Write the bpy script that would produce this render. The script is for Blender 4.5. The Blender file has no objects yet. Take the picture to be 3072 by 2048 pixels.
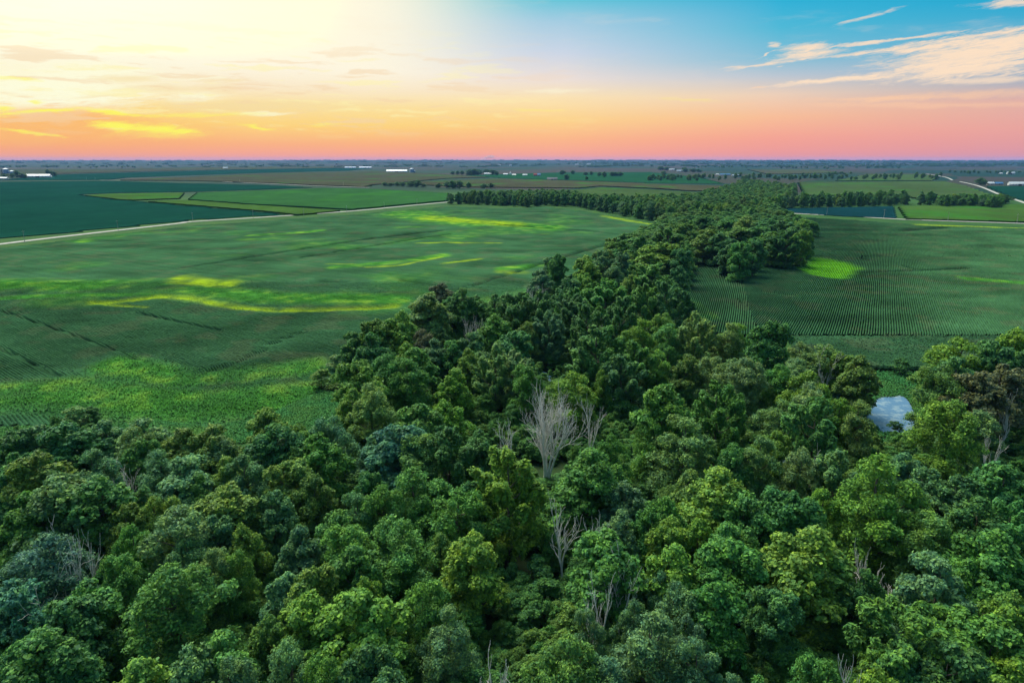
# Drone view at sunset over a creek wood between corn fields.  Units: metres, +Y away from the camera.
import bpy, math, random
import numpy as np
from mathutils import Vector

scene = bpy.context.scene
col = scene.collection
rad = math.radians

# ------------------------------------------------------------------ camera
EYE_HEIGHT = 75.0
cam_data = bpy.data.cameras.new("camera")
cam = bpy.data.objects.new("camera", cam_data)
col.objects.link(cam)
cam.location = (0, 0, EYE_HEIGHT)
cam.rotation_euler = (rad(90 - 14.87), 0, 0)
cam_data.sensor_fit = 'HORIZONTAL'
cam_data.sensor_width = 36
cam_data.lens = 24
cam_data.clip_start = 1
cam_data.clip_end = 80000
scene.camera = cam

scene.view_settings.view_transform = 'Standard'
scene.view_settings.look = 'None'
scene.view_settings.exposure = 0.75
scene.view_settings.gamma = 1.0
scene.view_settings.use_curve_mapping = False
scene.cycles.use_denoising = True
scene.cycles.max_bounces = 5
scene.cycles.diffuse_bounces = 3
scene.cycles.glossy_bounces = 2
scene.cycles.transmission_bounces = 3
scene.cycles.transparent_max_bounces = 6
scene.cycles.volume_bounces = 0
scene.cycles.sample_clamp_indirect = 6

# ------------------------------------------------------------------ sky
SUN_AZ, SUN_EL = -34.0, 54.0       # degrees, azimuth from +Y towards +X
SUN_STRENGTH = 4.5

def lin(c):
    return tuple(((v / 255) / 12.92 if v / 255 <= 0.04045 else ((v / 255 + 0.055) / 1.055) ** 2.4) for v in c)

world = bpy.data.worlds.new("World")
scene.world = world
world.use_nodes = True
world.cycles.sampling_method = 'MANUAL'
world.cycles.sample_map_resolution = 256
wt = world.node_tree
wt.nodes.clear()

class NT:
    """small helper for writing node graphs"""
    def __init__(s, tree): s.t = tree
    def n(s, kind, **kw):
        nd = s.t.nodes.new(kind)
        for k, v in kw.items(): setattr(nd, k, v)
        return nd
    def put(s, sock, v):
        if hasattr(v, 'is_linked') or isinstance(v, bpy.types.NodeSocket): s.t.links.new(v, sock)
        else: sock.default_value = v
    def m(s, op, a, b=None, c=None, clamp=False):
        nd = s.n('ShaderNodeMath', operation=op, use_clamp=clamp)
        s.put(nd.inputs[0], a)
        if b is not None: s.put(nd.inputs[1], b)
        if c is not None: s.put(nd.inputs[2], c)
        return nd.outputs[0]
    def v(s, op, a, b=None):
        nd = s.n('ShaderNodeVectorMath', operation=op)
        s.put(nd.inputs[0], a)
        if b is not None: s.put(nd.inputs[1], b)
        return nd.outputs['Value'] if op in ('LENGTH', 'DOT_PRODUCT', 'DISTANCE') else nd.outputs[0]
    def mix(s, f, a, b, mode='MIX'):
        nd = s.n('ShaderNodeMix', data_type='RGBA', blend_type=mode)
        s.put(nd.inputs[0], f); s.put(nd.inputs[6], a); s.put(nd.inputs[7], b)
        return nd.outputs[2]
    def rng(s, v, a, b, c=0.0, d=1.0, smooth=False):
        nd = s.n('ShaderNodeMapRange', interpolation_type='SMOOTHSTEP' if smooth else 'LINEAR')
        s.put(nd.inputs[0], v); s.put(nd.inputs[1], a); s.put(nd.inputs[2], b); s.put(nd.inputs[3], c); s.put(nd.inputs[4], d)
        return nd.outputs[0]
    def ramp(s, f, stops):
        nd = s.n('ShaderNodeValToRGB')
        e = nd.color_ramp.elements
        while len(e) < len(stops): e.new(0.5)
        for el, (p, c) in zip(e, stops): el.position = p; el.color = (*c[:3], 1)
        s.put(nd.inputs[0], f)
        return nd.outputs[0]
    def noise(s, vec, scale, detail=3, rough=0.5, out=0, dim='3D'):
        nd = s.n('ShaderNodeTexNoise', noise_dimensions=dim)
        s.put(nd.inputs['Vector'], vec); nd.inputs['Scale'].default_value = scale
        nd.inputs['Detail'].default_value = detail; nd.inputs['Roughness'].default_value = rough
        return nd.outputs[out]

W = NT(wt)
gen = W.n('ShaderNodeTexCoord').outputs['Generated']
sep = W.n('ShaderNodeSeparateXYZ'); wt.links.new(gen, sep.inputs[0])
el = W.m('MULTIPLY', W.m('ARCSINE', sep.outputs[2]), 57.2958)
az = W.m('MULTIPLY', W.m('ARCTAN2', sep.outputs[0], sep.outputs[1]), 57.2958)
d0 = W.m('ABSOLUTE', W.m('SUBTRACT', az, SUN_AZ))
dsun = W.m('MINIMUM', d0, W.m('SUBTRACT', 360.0, d0))
elp = W.m('DIVIDE', el, 40.0, clamp=True)
ZEN = (0.20, 0.44, 0.64)
def col_ramp(rows):
    st = [(e / 40.0, lin(c)) for e, c in rows]
    return W.ramp(elp, st + [(0.62, (0.34, 0.55, 0.70)), (1.0, ZEN)])
c0 = col_ramp([(0, (252, 160, 128)), (1.2, (255, 178, 112)), (2.4, (255, 193, 108)), (3.6, (255, 218, 132)), (4.6, (255, 246, 205)), (7, (255, 251, 226)), (12, (255, 250, 230)), (17, (240, 245, 230))])
c1 = col_ramp([(0, (255, 160, 140)), (1.2, (255, 180, 124)), (2.6, (255, 214, 124)), (4.0, (253, 226, 158)), (5.2, (252, 234, 200)), (6.6, (255, 247, 224)), (12, (255, 249, 224)), (17, (220, 238, 232))])
c2 = col_ramp([(0, (255, 160, 140)), (1.6, (255, 184, 132)), (3.1, (255, 213, 138)), (4.7, (253, 228, 178)), (6.1, (238, 224, 216)), (8, (205, 215, 230)), (10.2, (165, 205, 226)), (12, (80, 196, 216))])
c3 = col_ramp([(0, (242, 150, 143)), (1.6, (248, 165, 144)), (3.1, (250, 190, 150)), (4.7, (238, 208, 184)), (6.0, (188, 199, 210)), (7.2, (130, 190, 214)), (9.2, (80, 185, 215)), (12, (0, 172, 215))])
c4 = col_ramp([(0, (224, 148, 155)), (2.0, (234, 164, 156)), (3.7, (225, 176, 166)), (4.8, (170, 176, 190)), (6.2, (120, 175, 205)), (8.2, (70, 172, 208)), (10, (20, 165, 208)), (12, (3, 160, 206))])
sky = W.mix(W.rng(dsun, 3, 14), c0, c1)
sky = W.mix(W.rng(dsun, 22, 38, smooth=True), sky, c2)
sky = W.mix(W.rng(dsun, 38, 54), sky, c3)
sky = W.mix(W.rng(dsun, 54, 71), sky, c4)
# the air round the hidden sun is brighter than the film holds (white-cream in the photograph)
glow = W.m('MULTIPLY', W.rng(el, 6.5, 12.0, smooth=True), W.m('MULTIPLY', W.rng(el, 34, 12, smooth=True), W.rng(dsun, 23, 4, smooth=True)))
boost = W.n('ShaderNodeCombineXYZ')
wt.links.new(W.rng(glow, 0, 1, 1.0, 2.9), boost.inputs[0]); wt.links.new(W.rng(glow, 0, 1, 1.0, 2.7), boost.inputs[1]); wt.links.new(W.rng(glow, 0, 1, 1.0, 1.12), boost.inputs[2])
# clouds: wind-drawn streaks, softened by noise
ae = W.n('ShaderNodeCombineXYZ'); wt.links.new(az, ae.inputs[0]); wt.links.new(el, ae.inputs[1])
ae = ae.outputs[0]
# the streaks run up to the right, so the noise is turned and stretched along them
mr = W.n('ShaderNodeMapping'); W.put(mr.inputs['Vector'], ae); mr.inputs['Rotation'].default_value = (0, 0, rad(-7))
st = W.v('MULTIPLY', mr.outputs[0], (0.45, 2.2, 1))
wob = W.v('SUBTRACT', W.noise(st, 1.0, 5, 0.6, out=1), (0.5, 0.5, 0.5))
aew = W.v('ADD', ae, W.v('MULTIPLY', wob, (2.4, 0.5, 0)))
mr2 = W.n('ShaderNodeMapping'); W.put(mr2.inputs['Vector'], aew); mr2.inputs['Rotation'].default_value = (0, 0, rad(-7))
tex = W.m('ADD', W.m('MULTIPLY', W.noise(W.v('MULTIPLY', mr2.outputs[0], (0.4, 3.0, 1)), 1.0, 5, 0.6), 0.5), W.m('MULTIPLY', W.noise(W.v('MULTIPLY', mr2.outputs[0], (1.1, 9.0, 1)), 1.2, 6, 0.7), 0.5))
CLOUD_COL = {'w': (1.0, 0.985, 0.72), 'o': lin((254, 190, 112)), 'b': lin((247, 222, 165)), 'y': (1.0, 0.94, 0.12), 'c': lin((255, 226, 196)), 'k': lin((255, 205, 165))}
CLOUDS = [
 ('w', -32.35, 3.85, 6.26, 1.213, 3.9, 1),
 ('w', -32.2, 4.92, 6.23, 1.011, 3.6, 0.9),
 ('w', -29.86, 5.77, 3.53, 0.809, 4.2, 0.7),
 ('w', -23.63, 4.42, 2.05, 0.364, 4.5, 0.9),
 ('w', -23.74, 5.73, 2.8, 0.162, 1.9, 0.7),
 ('o', -33.41, 2.61, 5.23, 0.849, 4.1, 0.85),
 ('o', -30.29, 2.6, 3.53, 1.011, -0.3, 0.7),
 ('o', -33.99, 1.51, 4.68, 0.607, 1.0, 0.5),
 ('b', -27.7, 5.44, 2.25, 0.283, 1.2, 0.6),
 ('b', -26.32, 4.85, 2.38, 0.324, 2.4, 0.5),
 ('b', -29.78, 4.26, 2.16, 0.101, 6.1, 0.5),
 ('b', -20.26, 3.8, 7.6, 0.526, 1.7, 0.7),
 ('b', -22.13, 5.59, 2.02, 0.121, 3.9, 0.5),
 ('b', -22.43, 5.02, 2.38, 0.526, 11.2, 0.35),
 ('y', -33.26, 3.08, 2.71, 0.142, 7.3, 1),
 ('y', -29.2, 3.21, 2.19, 0.182, -4.8, 0.9),
 ('y', -28.73, 2.27, 1.61, 0.324, -3.2, 1),
 ('y', -25.82, 2.15, 2.41, 0.364, -3.8, 0.95),
 ('y', -26.25, 1.88, 3.01, 0.404, -0.2, 0.4),
 ('y', -33.99, 1.72, 1.99, 0.121, -7.9, 0.7),
 ('w', -19.11, 3.37, 2.12, 0.162, 2.3, 0.7),
 ('y', -23.49, 3.16, 4.58, 0.162, 2.8, 0.45),
 ('y', -19.59, 2.36, 1.18, 0.121, -8.2, 0.8),
 ('y', -14.57, 2.63, 1.29, 0.202, 4.9, 0.5),
 ('y', -33.75, 5.09, 0.78, 0.162, -2.4, 0.6),
 ('y', -34.72, 5.09, 0.95, 0.121, 3.5, 0.5),
 ('y', -35.29, 3.19, 0.72, 0.243, 0.2, 0.8),
 ('y', -33.3, 3.73, 0.49, 0.162, 8.7, 0.7),
 ('c', 18.72, 6.81, 2.73, 0.117, 5.6, 0.8),
 ('c', 21.9, 7.33, 2.24, 0.293, 4.8, 0.9),
 ('c', 22.06, 7.81, 1.75, 0.323, 2.2, 0.9),
 ('c', 27.22, 7.96, 4.79, 0.117, 2.8, 0.85),
 ('c', 24.75, 7.22, 3.3, 0.103, 2.9, 0.7),
 ('c', 31.04, 7.76, 4.82, 0.132, 4.7, 0.7),
 ('c', 32.1, 6.65, 5.6, 1.1, 2.6, 0.95),
 ('c', 29.33, 7.34, 4.09, 0.235, 2.4, 0.9),
 ('c', 34.24, 7.37, 3.81, 0.733, 0.6, 0.85),
 ('c', 23.83, 5.53, 4.67, 0.191, 2.8, 0.95),
 ('c', 31.85, 5.84, 6.08, 0.557, 1.7, 0.9),
 ('c', 33.35, 5.07, 4.46, 0.264, -0.5, 0.7),
 ('k', 26.98, 4.19, 4.4, 0.176, -1.0, 0.55),
 ('k', 32.08, 4.21, 6.15, 0.264, -0.2, 0.5),
 ('k', 29.68, 3.65, 9.2, 0.205, -2.1, 0.4),
 ('c', 25.36, 9.46, 1.36, 0.132, 12.5, 0.55),
 ('c', 27.04, 9.83, 0.93, 0.088, 11.7, 0.45),
 ('c', 33.95, 9.6, 1.94, 0.264, -0.3, 0.8),
 ('c', 19.45, 8.12, 0.53, 0.176, 6.4, 0.7),
 ('c', 19.21, 7.5, 0.79, 0.044, 21.4, 0.8),
 ('c', 20.09, 6.6, 0.25, 0.088, 4.7, 0.4),
 ('k', 18.51, 5.27, 0.77, 0.059, 0.6, 0.4),
 ('y', 13.8, 4.47, 2.06, 0.117, -3.9, 0.25),
 ('k', 17.18, 4.07, 1.98, 0.117, -0.3, 0.3),
 ('w', 3.26, 5.22, 3.09, 0.189, 1.5, 0.4),
 ('y', 1.91, 3.82, 2.29, 0.105, -0.9, 0.3),
]
for code, ca, ce, hl, ht, ang, op in CLOUDS:
    mp = W.n('ShaderNodeMapping', vector_type='TEXTURE')
    W.put(mp.inputs['Vector'], aew)
    mp.inputs['Location'].default_value = (ca, ce, 0)
    mp.inputs['Rotation'].default_value = (0, 0, rad(ang))
    mp.inputs['Scale'].default_value = (hl, ht, 1)
    ln = W.v('LENGTH', mp.outputs[0])
    mk = W.rng(W.m('ADD', ln, W.m('MULTIPLY', W.m('SUBTRACT', tex, 0.5), 3.2)), 1.35, 0.15, 0.0, op, smooth=True)
    sky = W.mix(mk, sky, (*CLOUD_COL[code], 1))
# faint layered streaks in the lit haze round the sun
lay = W.noise(W.v('MULTIPLY', aew, (0.13, 1.25, 1)), 1.0, 5, 0.6)
lmask = W.m('MULTIPLY', W.m('MULTIPLY', W.rng(el, 1.2, 3.0, smooth=True), W.rng(el, 10.5, 6.0, smooth=True)), W.rng(dsun, 48, 20, smooth=True))
sky = W.mix(W.m('MULTIPLY', W.rng(lay, 0.53, 0.62, 0, 0.55, smooth=True), lmask), sky, (*lin((246, 214, 172)), 1))
sky = W.mix(W.m('MULTIPLY', W.rng(lay, 0.45, 0.37, 0, 0.55, smooth=True), lmask), sky, (*lin((255, 244, 176)), 1))
# thin cirrus over the rest of the dome
cir = W.noise(W.v('MULTIPLY', aew, (0.10, 0.55, 1)), 1.0, 5, 0.6)
cmask = W.m('MULTIPLY', W.rng(cir, 0.54, 0.74, 0, 0.16, smooth=True), W.rng(el, 3, 7, smooth=True))
sky = W.mix(cmask, sky, (*lin((250, 226, 205)), 1))
sky = W.v('MULTIPLY', sky, boost.outputs[0])
bg1 = W.n('ShaderNodeBackground'); W.put(bg1.inputs[0], sky); bg1.inputs[1].default_value = 2 ** -0.75      # the sky shows at its own brightness under this exposure
out = W.n('ShaderNodeOutputWorld')
wt.links.new(bg1.outputs[0], out.inputs[0])

sun_data = bpy.data.lights.new("sun", 'SUN')
sun = bpy.data.objects.new("sun", sun_data)
col.objects.link(sun)
sun_data.energy = SUN_STRENGTH
sun_data.angle = rad(45)
sun_data.color = (1.0, 0.97, 0.84)
sd = Vector((math.sin(rad(SUN_AZ)) * math.cos(rad(SUN_EL)), math.cos(rad(SUN_AZ)) * math.cos(rad(SUN_EL)), math.sin(rad(SUN_EL))))
sun.rotation_euler = (-sd).to_track_quat('-Z', 'Y').to_euler()
HAZE_COLOR = (0.20, 0.44, 1.0, 1)
HAZE_DENSITY = 2.1e-5

# ------------------------------------------------------------------ surveyed plan
TREES = [
 ('O', 'o', 140.8, 494.8, 26.6, 12.8, "leftmost of the olive clumpy trees at the corn strip's far end"),
 ('O', 'o', 171.8, 526.8, 26.2, 13.9, "second from left of the olive clumpy trees at the corn strip's far end"),
 ('O', 'o', 210.0, 618.5, 26.7, 19.1, "rightmost of the olive clumpy trees at the corn strip's far end"),
 ('O', 'd', 87.1, 458.0, 25.9, 9.5, "leftmost of the dark green clumpy trees at the corn strip's far end"),
 ('O', 'd', 179.2, 651.4, 25.5, 14.2, "second from left of the dark green clumpy trees at the corn strip's far end"),
 ('O', 'd', 147.6, 483.2, 25.5, 10.6, "third from left of the dark green clumpy trees at the corn strip's far end"),
 ('O', 'd', 192.9, 607.3, 26.5, 16.0, "fourth from left of the dark green clumpy trees at the corn strip's far end"),
 ('O', 'd', 143.0, 446.7, 25.4, 8.9, "fifth from left of the dark green clumpy trees at the corn strip's far end"),
 ('O', 'd', 157.0, 441.8, 26.7, 9.1, "sixth from left of the dark green clumpy trees at the corn strip's far end"),
 ('O', 'd', 189.5, 528.8, 26.6, 9.3, "seventh from left of the dark green clumpy trees at the corn strip's far end"),
 ('O', 'd', 222.9, 606.5, 25.5, 17.2, "eighth from left of the dark green clumpy trees at the corn strip's far end"),
 ('O', 'd', 184.6, 487.6, 26.2, 13.1, "ninth from left of the dark green clumpy trees at the corn strip's far end"),
 ('O', 'd', 217.5, 528.9, 26.0, 12.1, "tenth from left of the dark green clumpy trees at the corn strip's far end"),
 ('O', 'd', 224.7, 525.1, 25.4, 7.7, "rightmost of the dark green clumpy trees at the corn strip's far end"),
 ('B', 'y', 90.2, 414.6, 26.6, 16.2, "leftmost of the yellow-green domed trees at the corn strip's far end"),
 ('B', 'y', 206.2, 487.5, 26.7, 8.2, "rightmost of the yellow-green domed trees at the corn strip's far end"),
 ('M', 'd', 219.8, 560.6, 26.1, 15.1, "leftmost of the dark green plumed trees at the corn strip's far end"),
 ('M', 'd', 189.6, 477.3, 26.4, 11.9, "rightmost of the dark green plumed trees at the corn strip's far end"),
 ('M', 'g', 114.8, 504.6, 26.4, 15.0, "the one mid-green plumed tree at the corn strip's far end"),
 ('O', 'g', 187.3, 515.6, 26.3, 13.8, "the one mid-green clumpy tree at the corn strip's far end"),
 ('B', 'o', 141.8, 562.1, 25.3, 10.3, "leftmost of the olive domed trees at the corn strip's far end"),
 ('B', 'o', 193.3, 578.8, 26.5, 12.1, "rightmost of the olive domed trees at the corn strip's far end"),
 ('M', 'g', 4.2, 262.0, 23.2, 6.5, 'leftmost of the mid-green plumed trees in the strip between corn fields'),
 ('M', 'g', 27.7, 285.1, 22.0, 6.1, 'second from left of the mid-green plumed trees in the strip between corn fields'),
 ('M', 'g', 38.6, 278.2, 26.0, 11.2, 'third from left of the mid-green plumed trees in the strip between corn fields'),
 ('M', 'g', 55.3, 276.3, 25.0, 7.5, 'fourth from left of the mid-green plumed trees in the strip between corn fields'),
 ('M', 'g', 67.3, 327.9, 25.7, 12.1, 'rightmost of the mid-green plumed trees in the strip between corn fields'),
 ('W', 'y', 82.0, 158.1, 18.4, 3.8, 'leftmost of the yellow-green feathery trees around the pond clearing'),
 ('W', 'y', 96.0, 140.0, 24.9, 7.9, 'second from left of the yellow-green feathery trees around the pond clearing'),
 ('W', 'y', 128.0, 191.3, 25.8, 10.7, 'rightmost of the yellow-green feathery trees around the pond clearing'),
 ('B', 'p', -31.9, 253.5, 26.6, 9.9, 'the one pale green domed tree in the strip between corn fields'),
 ('B', 'y', 40.3, 365.6, 25.4, 9.6, 'the one yellow-green domed tree in the strip between corn fields'),
 ('M', 'g', 21.5, 196.0, 17.4, 3.0, 'leftmost of the mid-green plumed trees in the wood behind the tall dead tree'),
 ('M', 'g', 26.4, 200.9, 25.6, 9.4, 'second from left of the mid-green plumed trees in the wood behind the tall dead tree'),
 ('M', 'g', 39.3, 206.7, 19.3, 4.3, 'rightmost of the mid-green plumed trees in the wood behind the tall dead tree'),
 ('B', 'g', 144.6, 435.5, 24.2, 7.1, "leftmost of the mid-green domed trees at the corn strip's far end"),
 ('B', 'g', 141.2, 423.3, 26.4, 8.7, "second from left of the mid-green domed trees at the corn strip's far end"),
 ('B', 'g', 164.3, 464.8, 24.4, 6.9, "rightmost of the mid-green domed trees at the corn strip's far end"),
 ('S', 'd', 109.1, 224.2, 7.0, 8.5, 'leftmost of the dark green bushes around the pond clearing'),
 ('S', 'd', 107.8, 179.3, 4.3, 2.1, 'second from left of the dark green bushes around the pond clearing'),
 ('S', 'd', 139.7, 234.5, 6.7, 3.2, 'rightmost of the dark green bushes around the pond clearing'),
 ('B', 'g', -21.7, 150.4, 20.1, 4.7, 'leftmost of the mid-green domed trees around the tall dead tree'),
 ('B', 'g', 14.9, 120.6, 21.9, 6.0, 'second from left of the mid-green domed trees around the tall dead tree'),
 ('B', 'g', 20.8, 124.9, 16.5, 2.9, 'third from left of the mid-green domed trees around the tall dead tree'),
 ('B', 'g', 35.0, 149.1, 25.3, 8.3, 'rightmost of the mid-green domed trees around the tall dead tree'),
 ('M', 'd', 1.3, 255.0, 25.1, 7.9, 'leftmost of the dark green plumed trees in the strip between corn fields'),
 ('M', 'd', 9.2, 254.6, 26.0, 8.1, 'second from left of the dark green plumed trees in the strip between corn fields'),
 ('M', 'd', 24.5, 269.7, 22.2, 5.9, 'third from left of the dark green plumed trees in the strip between corn fields'),
 ('M', 'd', 40.4, 249.1, 25.0, 7.5, 'fourth from left of the dark green plumed trees in the strip between corn fields'),
 ('M', 'd', 63.4, 276.8, 25.8, 7.6, 'fifth from left of the dark green plumed trees in the strip between corn fields'),
 ('M', 'd', 73.6, 295.5, 20.0, 5.0, 'rightmost of the dark green plumed trees in the strip between corn fields'),
 ('W', 'y', 15.3, 175.7, 20.0, 4.7, 'leftmost of the yellow-green feathery trees around the tall dead tree'),
 ('W', 'y', 31.3, 146.1, 18.3, 3.4, 'second from left of the yellow-green feathery trees around the tall dead tree'),
 ('W', 'y', 65.4, 109.9, 25.6, 8.0, 'rightmost of the yellow-green feathery trees around the tall dead tree'),
 ('O', 'b', 52.8, 389.9, 25.2, 8.0, "leftmost of the blue-green clumpy trees at the corn strip's far end"),
 ('O', 'b', 62.1, 389.9, 24.5, 7.2, "second from left of the blue-green clumpy trees at the corn strip's far end"),
 ('O', 'b', 118.9, 554.2, 24.7, 7.0, "rightmost of the blue-green clumpy trees at the corn strip's far end"),
 ('B', 'd', 81.3, 208.6, 25.9, 7.9, 'the one dark green domed tree between dead tree and pond'),
 ('B', 'd', 139.5, 189.4, 24.8, 7.7, 'the one dark green domed tree around the pond clearing'),
 ('O', 'd', -24.2, 272.2, 21.7, 5.9, 'leftmost of the dark green clumpy trees in the strip between corn fields'),
 ('O', 'd', -19.5, 268.9, 25.9, 7.7, 'second from left of the dark green clumpy trees in the strip between corn fields'),
 ('O', 'd', -14.4, 270.3, 22.1, 5.8, 'third from left of the dark green clumpy trees in the strip between corn fields'),
 ('O', 'd', -6.4, 267.1, 23.6, 6.7, 'fourth from left of the dark green clumpy trees in the strip between corn fields'),
 ('O', 'd', 24.7, 306.3, 23.0, 6.6, 'rightmost of the dark green clumpy trees in the strip between corn fields'),
 ('B', 'd', 100.4, 401.8, 24.9, 7.5, "the one dark green domed tree at the corn strip's far end"),
 ('B', 'y', -43.0, 177.5, 22.2, 5.9, "leftmost of the yellow-green domed trees by the corn field's curving edge"),
 ('B', 'y', -39.2, 233.8, 24.2, 7.4, "second from left of the yellow-green domed trees by the corn field's curving edge"),
 ('B', 'y', -33.3, 210.9, 18.8, 4.1, "third from left of the yellow-green domed trees by the corn field's curving edge"),
 ('B', 'y', -16.4, 182.5, 18.5, 3.8, "fourth from left of the yellow-green domed trees by the corn field's curving edge"),
 ('B', 'y', -13.9, 205.4, 18.2, 3.3, "rightmost of the yellow-green domed trees by the corn field's curving edge"),
 ('M', 'd', 27.0, 236.6, 24.7, 7.2, 'leftmost of the dark green plumed trees in the wood behind the tall dead tree'),
 ('M', 'd', 32.3, 189.0, 19.8, 4.3, 'rightmost of the dark green plumed trees in the wood behind the tall dead tree'),
 ('B', 'g', 25.4, 378.8, 24.8, 7.0, 'the one mid-green domed tree in the strip between corn fields'),
 ('O', 'd', -54.9, 227.4, 17.9, 3.7, "leftmost of the dark green clumpy trees by the corn field's curving edge"),
 ('O', 'd', -42.3, 199.6, 24.6, 6.9, "second from left of the dark green clumpy trees by the corn field's curving edge"),
 ('O', 'd', 0.4, 219.6, 20.3, 5.1, "rightmost of the dark green clumpy trees by the corn field's curving edge"),
 ('M', 'g', 50.4, 155.6, 22.6, 6.4, 'leftmost of the mid-green plumed trees between dead tree and pond'),
 ('M', 'g', 66.3, 141.5, 23.3, 6.9, 'rightmost of the mid-green plumed trees between dead tree and pond'),
 ('M', 'p', 62.7, 223.1, 24.6, 6.9, 'the one pale green plumed tree in the wood behind the tall dead tree'),
 ('O', 'r', 118.6, 164.6, 23.4, 6.8, 'leftmost of the brownish clumpy trees around the pond clearing'),
 ('O', 'r', 129.7, 171.7, 23.3, 6.7, 'rightmost of the brownish clumpy trees around the pond clearing'),
 ('B', 'y', 102.1, 203.1, 17.9, 3.8, 'leftmost of the yellow-green domed trees around the pond clearing'),
 ('B', 'y', 157.5, 207.2, 24.2, 6.7, 'rightmost of the yellow-green domed trees around the pond clearing'),
 ('B', 'd', 84.2, 341.4, 23.7, 6.4, 'the one dark green domed tree in the strip between corn fields'),
 ('W', 'o', 112.8, 171.5, 23.3, 6.4, 'the one olive feathery tree around the pond clearing'),
 ('M', 'p', -5.3, 192.9, 22.3, 6.4, "leftmost of the pale green plumed trees by the corn field's curving edge"),
 ('M', 'p', 0.1, 194.0, 20.0, 4.3, "rightmost of the pale green plumed trees by the corn field's curving edge"),
 ('O', 'd', 121.6, 178.0, 23.5, 6.4, 'leftmost of the dark green clumpy trees around the pond clearing'),
 ('O', 'd', 145.8, 187.7, 22.3, 5.6, 'rightmost of the dark green clumpy trees around the pond clearing'),
 ('M', 'y', -0.8, 114.9, 23.2, 6.4, 'the one yellow-green plumed tree around the tall dead tree'),
 ('W', 'p', -34.4, 157.3, 22.6, 6.3, 'leftmost of the pale green feathery trees around the tall dead tree'),
 ('W', 'p', -21.6, 132.4, 19.4, 4.5, 'second from left of the pale green feathery trees around the tall dead tree'),
 ('W', 'p', 37.7, 136.7, 21.6, 5.5, 'third from left of the pale green feathery trees around the tall dead tree'),
 ('W', 'p', 59.0, 128.4, 18.5, 3.5, 'rightmost of the pale green feathery trees around the tall dead tree'),
 ('O', 'r', -30.8, 294.5, 23.1, 6.2, 'the one brownish clumpy tree in the strip between corn fields'),
 ('W', 'y', 76.5, 228.9, 20.7, 5.2, 'leftmost of the yellow-green feathery trees between dead tree and pond'),
 ('W', 'y', 59.0, 141.4, 17.0, 3.2, 'second from left of the yellow-green feathery trees between dead tree and pond'),
 ('W', 'y', 77.4, 168.3, 22.2, 6.0, 'rightmost of the yellow-green feathery trees between dead tree and pond'),
 ('M', 'y', 35.4, 319.0, 21.9, 6.0, 'the one yellow-green plumed tree in the strip between corn fields'),
 ('O', 'b', 15.0, 360.7, 19.1, 3.9, 'leftmost of the blue-green clumpy trees in the strip between corn fields'),
 ('O', 'b', 14.8, 350.8, 20.0, 4.4, 'second from left of the blue-green clumpy trees in the strip between corn fields'),
 ('O', 'b', 23.5, 406.3, 19.2, 4.3, 'third from left of the blue-green clumpy trees in the strip between corn fields'),
 ('O', 'b', 54.8, 360.5, 22.6, 6.0, 'rightmost of the blue-green clumpy trees in the strip between corn fields'),
 ('W', 'y', 26.1, 188.6, 16.6, 2.3, 'leftmost of the yellow-green feathery trees in the wood behind the tall dead tree'),
 ('W', 'y', 43.0, 226.8, 22.7, 5.8, 'second from left of the yellow-green feathery trees in the wood behind the tall dead tree'),
 ('W', 'y', 45.2, 205.7, 18.1, 3.7, 'third from left of the yellow-green feathery trees in the wood behind the tall dead tree'),
 ('W', 'y', 58.8, 257.3, 18.2, 3.7, 'rightmost of the yellow-green feathery trees in the wood behind the tall dead tree'),
 ('S', 't', 102.0, 199.8, 7.0, 5.8, 'leftmost of the teal bushes around the pond clearing'),
 ('S', 't', 104.2, 193.9, 7.0, 3.5, 'rightmost of the teal bushes around the pond clearing'),
 ('W', 'p', 60.5, 194.1, 19.0, 3.7, 'leftmost of the pale green feathery trees between dead tree and pond'),
 ('W', 'p', 73.5, 225.4, 21.5, 5.4, 'second from left of the pale green feathery trees between dead tree and pond'),
 ('W', 'p', 65.3, 187.2, 20.3, 5.0, 'third from left of the pale green feathery trees between dead tree and pond'),
 ('W', 'p', 65.2, 181.9, 22.1, 5.8, 'fourth from left of the pale green feathery trees between dead tree and pond'),
 ('W', 'p', 52.1, 132.2, 19.3, 3.8, 'fifth from left of the pale green feathery trees between dead tree and pond'),
 ('W', 'p', 64.7, 156.4, 19.0, 4.3, 'sixth from left of the pale green feathery trees between dead tree and pond'),
 ('W', 'p', 82.1, 187.5, 20.4, 4.5, 'seventh from left of the pale green feathery trees between dead tree and pond'),
 ('W', 'p', 93.9, 214.6, 17.7, 3.6, 'eighth from left of the pale green feathery trees between dead tree and pond'),
 ('W', 'p', 75.0, 162.6, 21.1, 5.3, 'rightmost of the pale green feathery trees between dead tree and pond'),
 ('B', 'y', 45.4, 93.1, 21.2, 5.6, 'the one yellow-green domed tree in the wood below the pond'),
 ('B', 'o', -47.2, 229.4, 22.1, 5.5, "the one olive domed tree by the corn field's curving edge"),
 ('W', 'g', -58.5, 91.6, 17.7, 3.0, 'leftmost of the mid-green feathery trees in the bottom left corner'),
 ('W', 'g', -47.2, 82.5, 21.4, 5.5, 'rightmost of the mid-green feathery trees in the bottom left corner'),
 ('W', 'o', 57.5, 325.1, 22.0, 5.5, 'the one olive feathery tree in the strip between corn fields'),
 ('M', 'b', 13.5, 244.1, 20.7, 5.4, 'the one blue-green plumed tree in the wood behind the tall dead tree'),
 ('O', 'o', -91.0, 121.2, 20.6, 5.2, "the one olive clumpy tree along the wood's near-corn edge"),
 ('B', 'y', -16.3, 158.2, 18.1, 3.8, 'leftmost of the yellow-green domed trees around the tall dead tree'),
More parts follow.
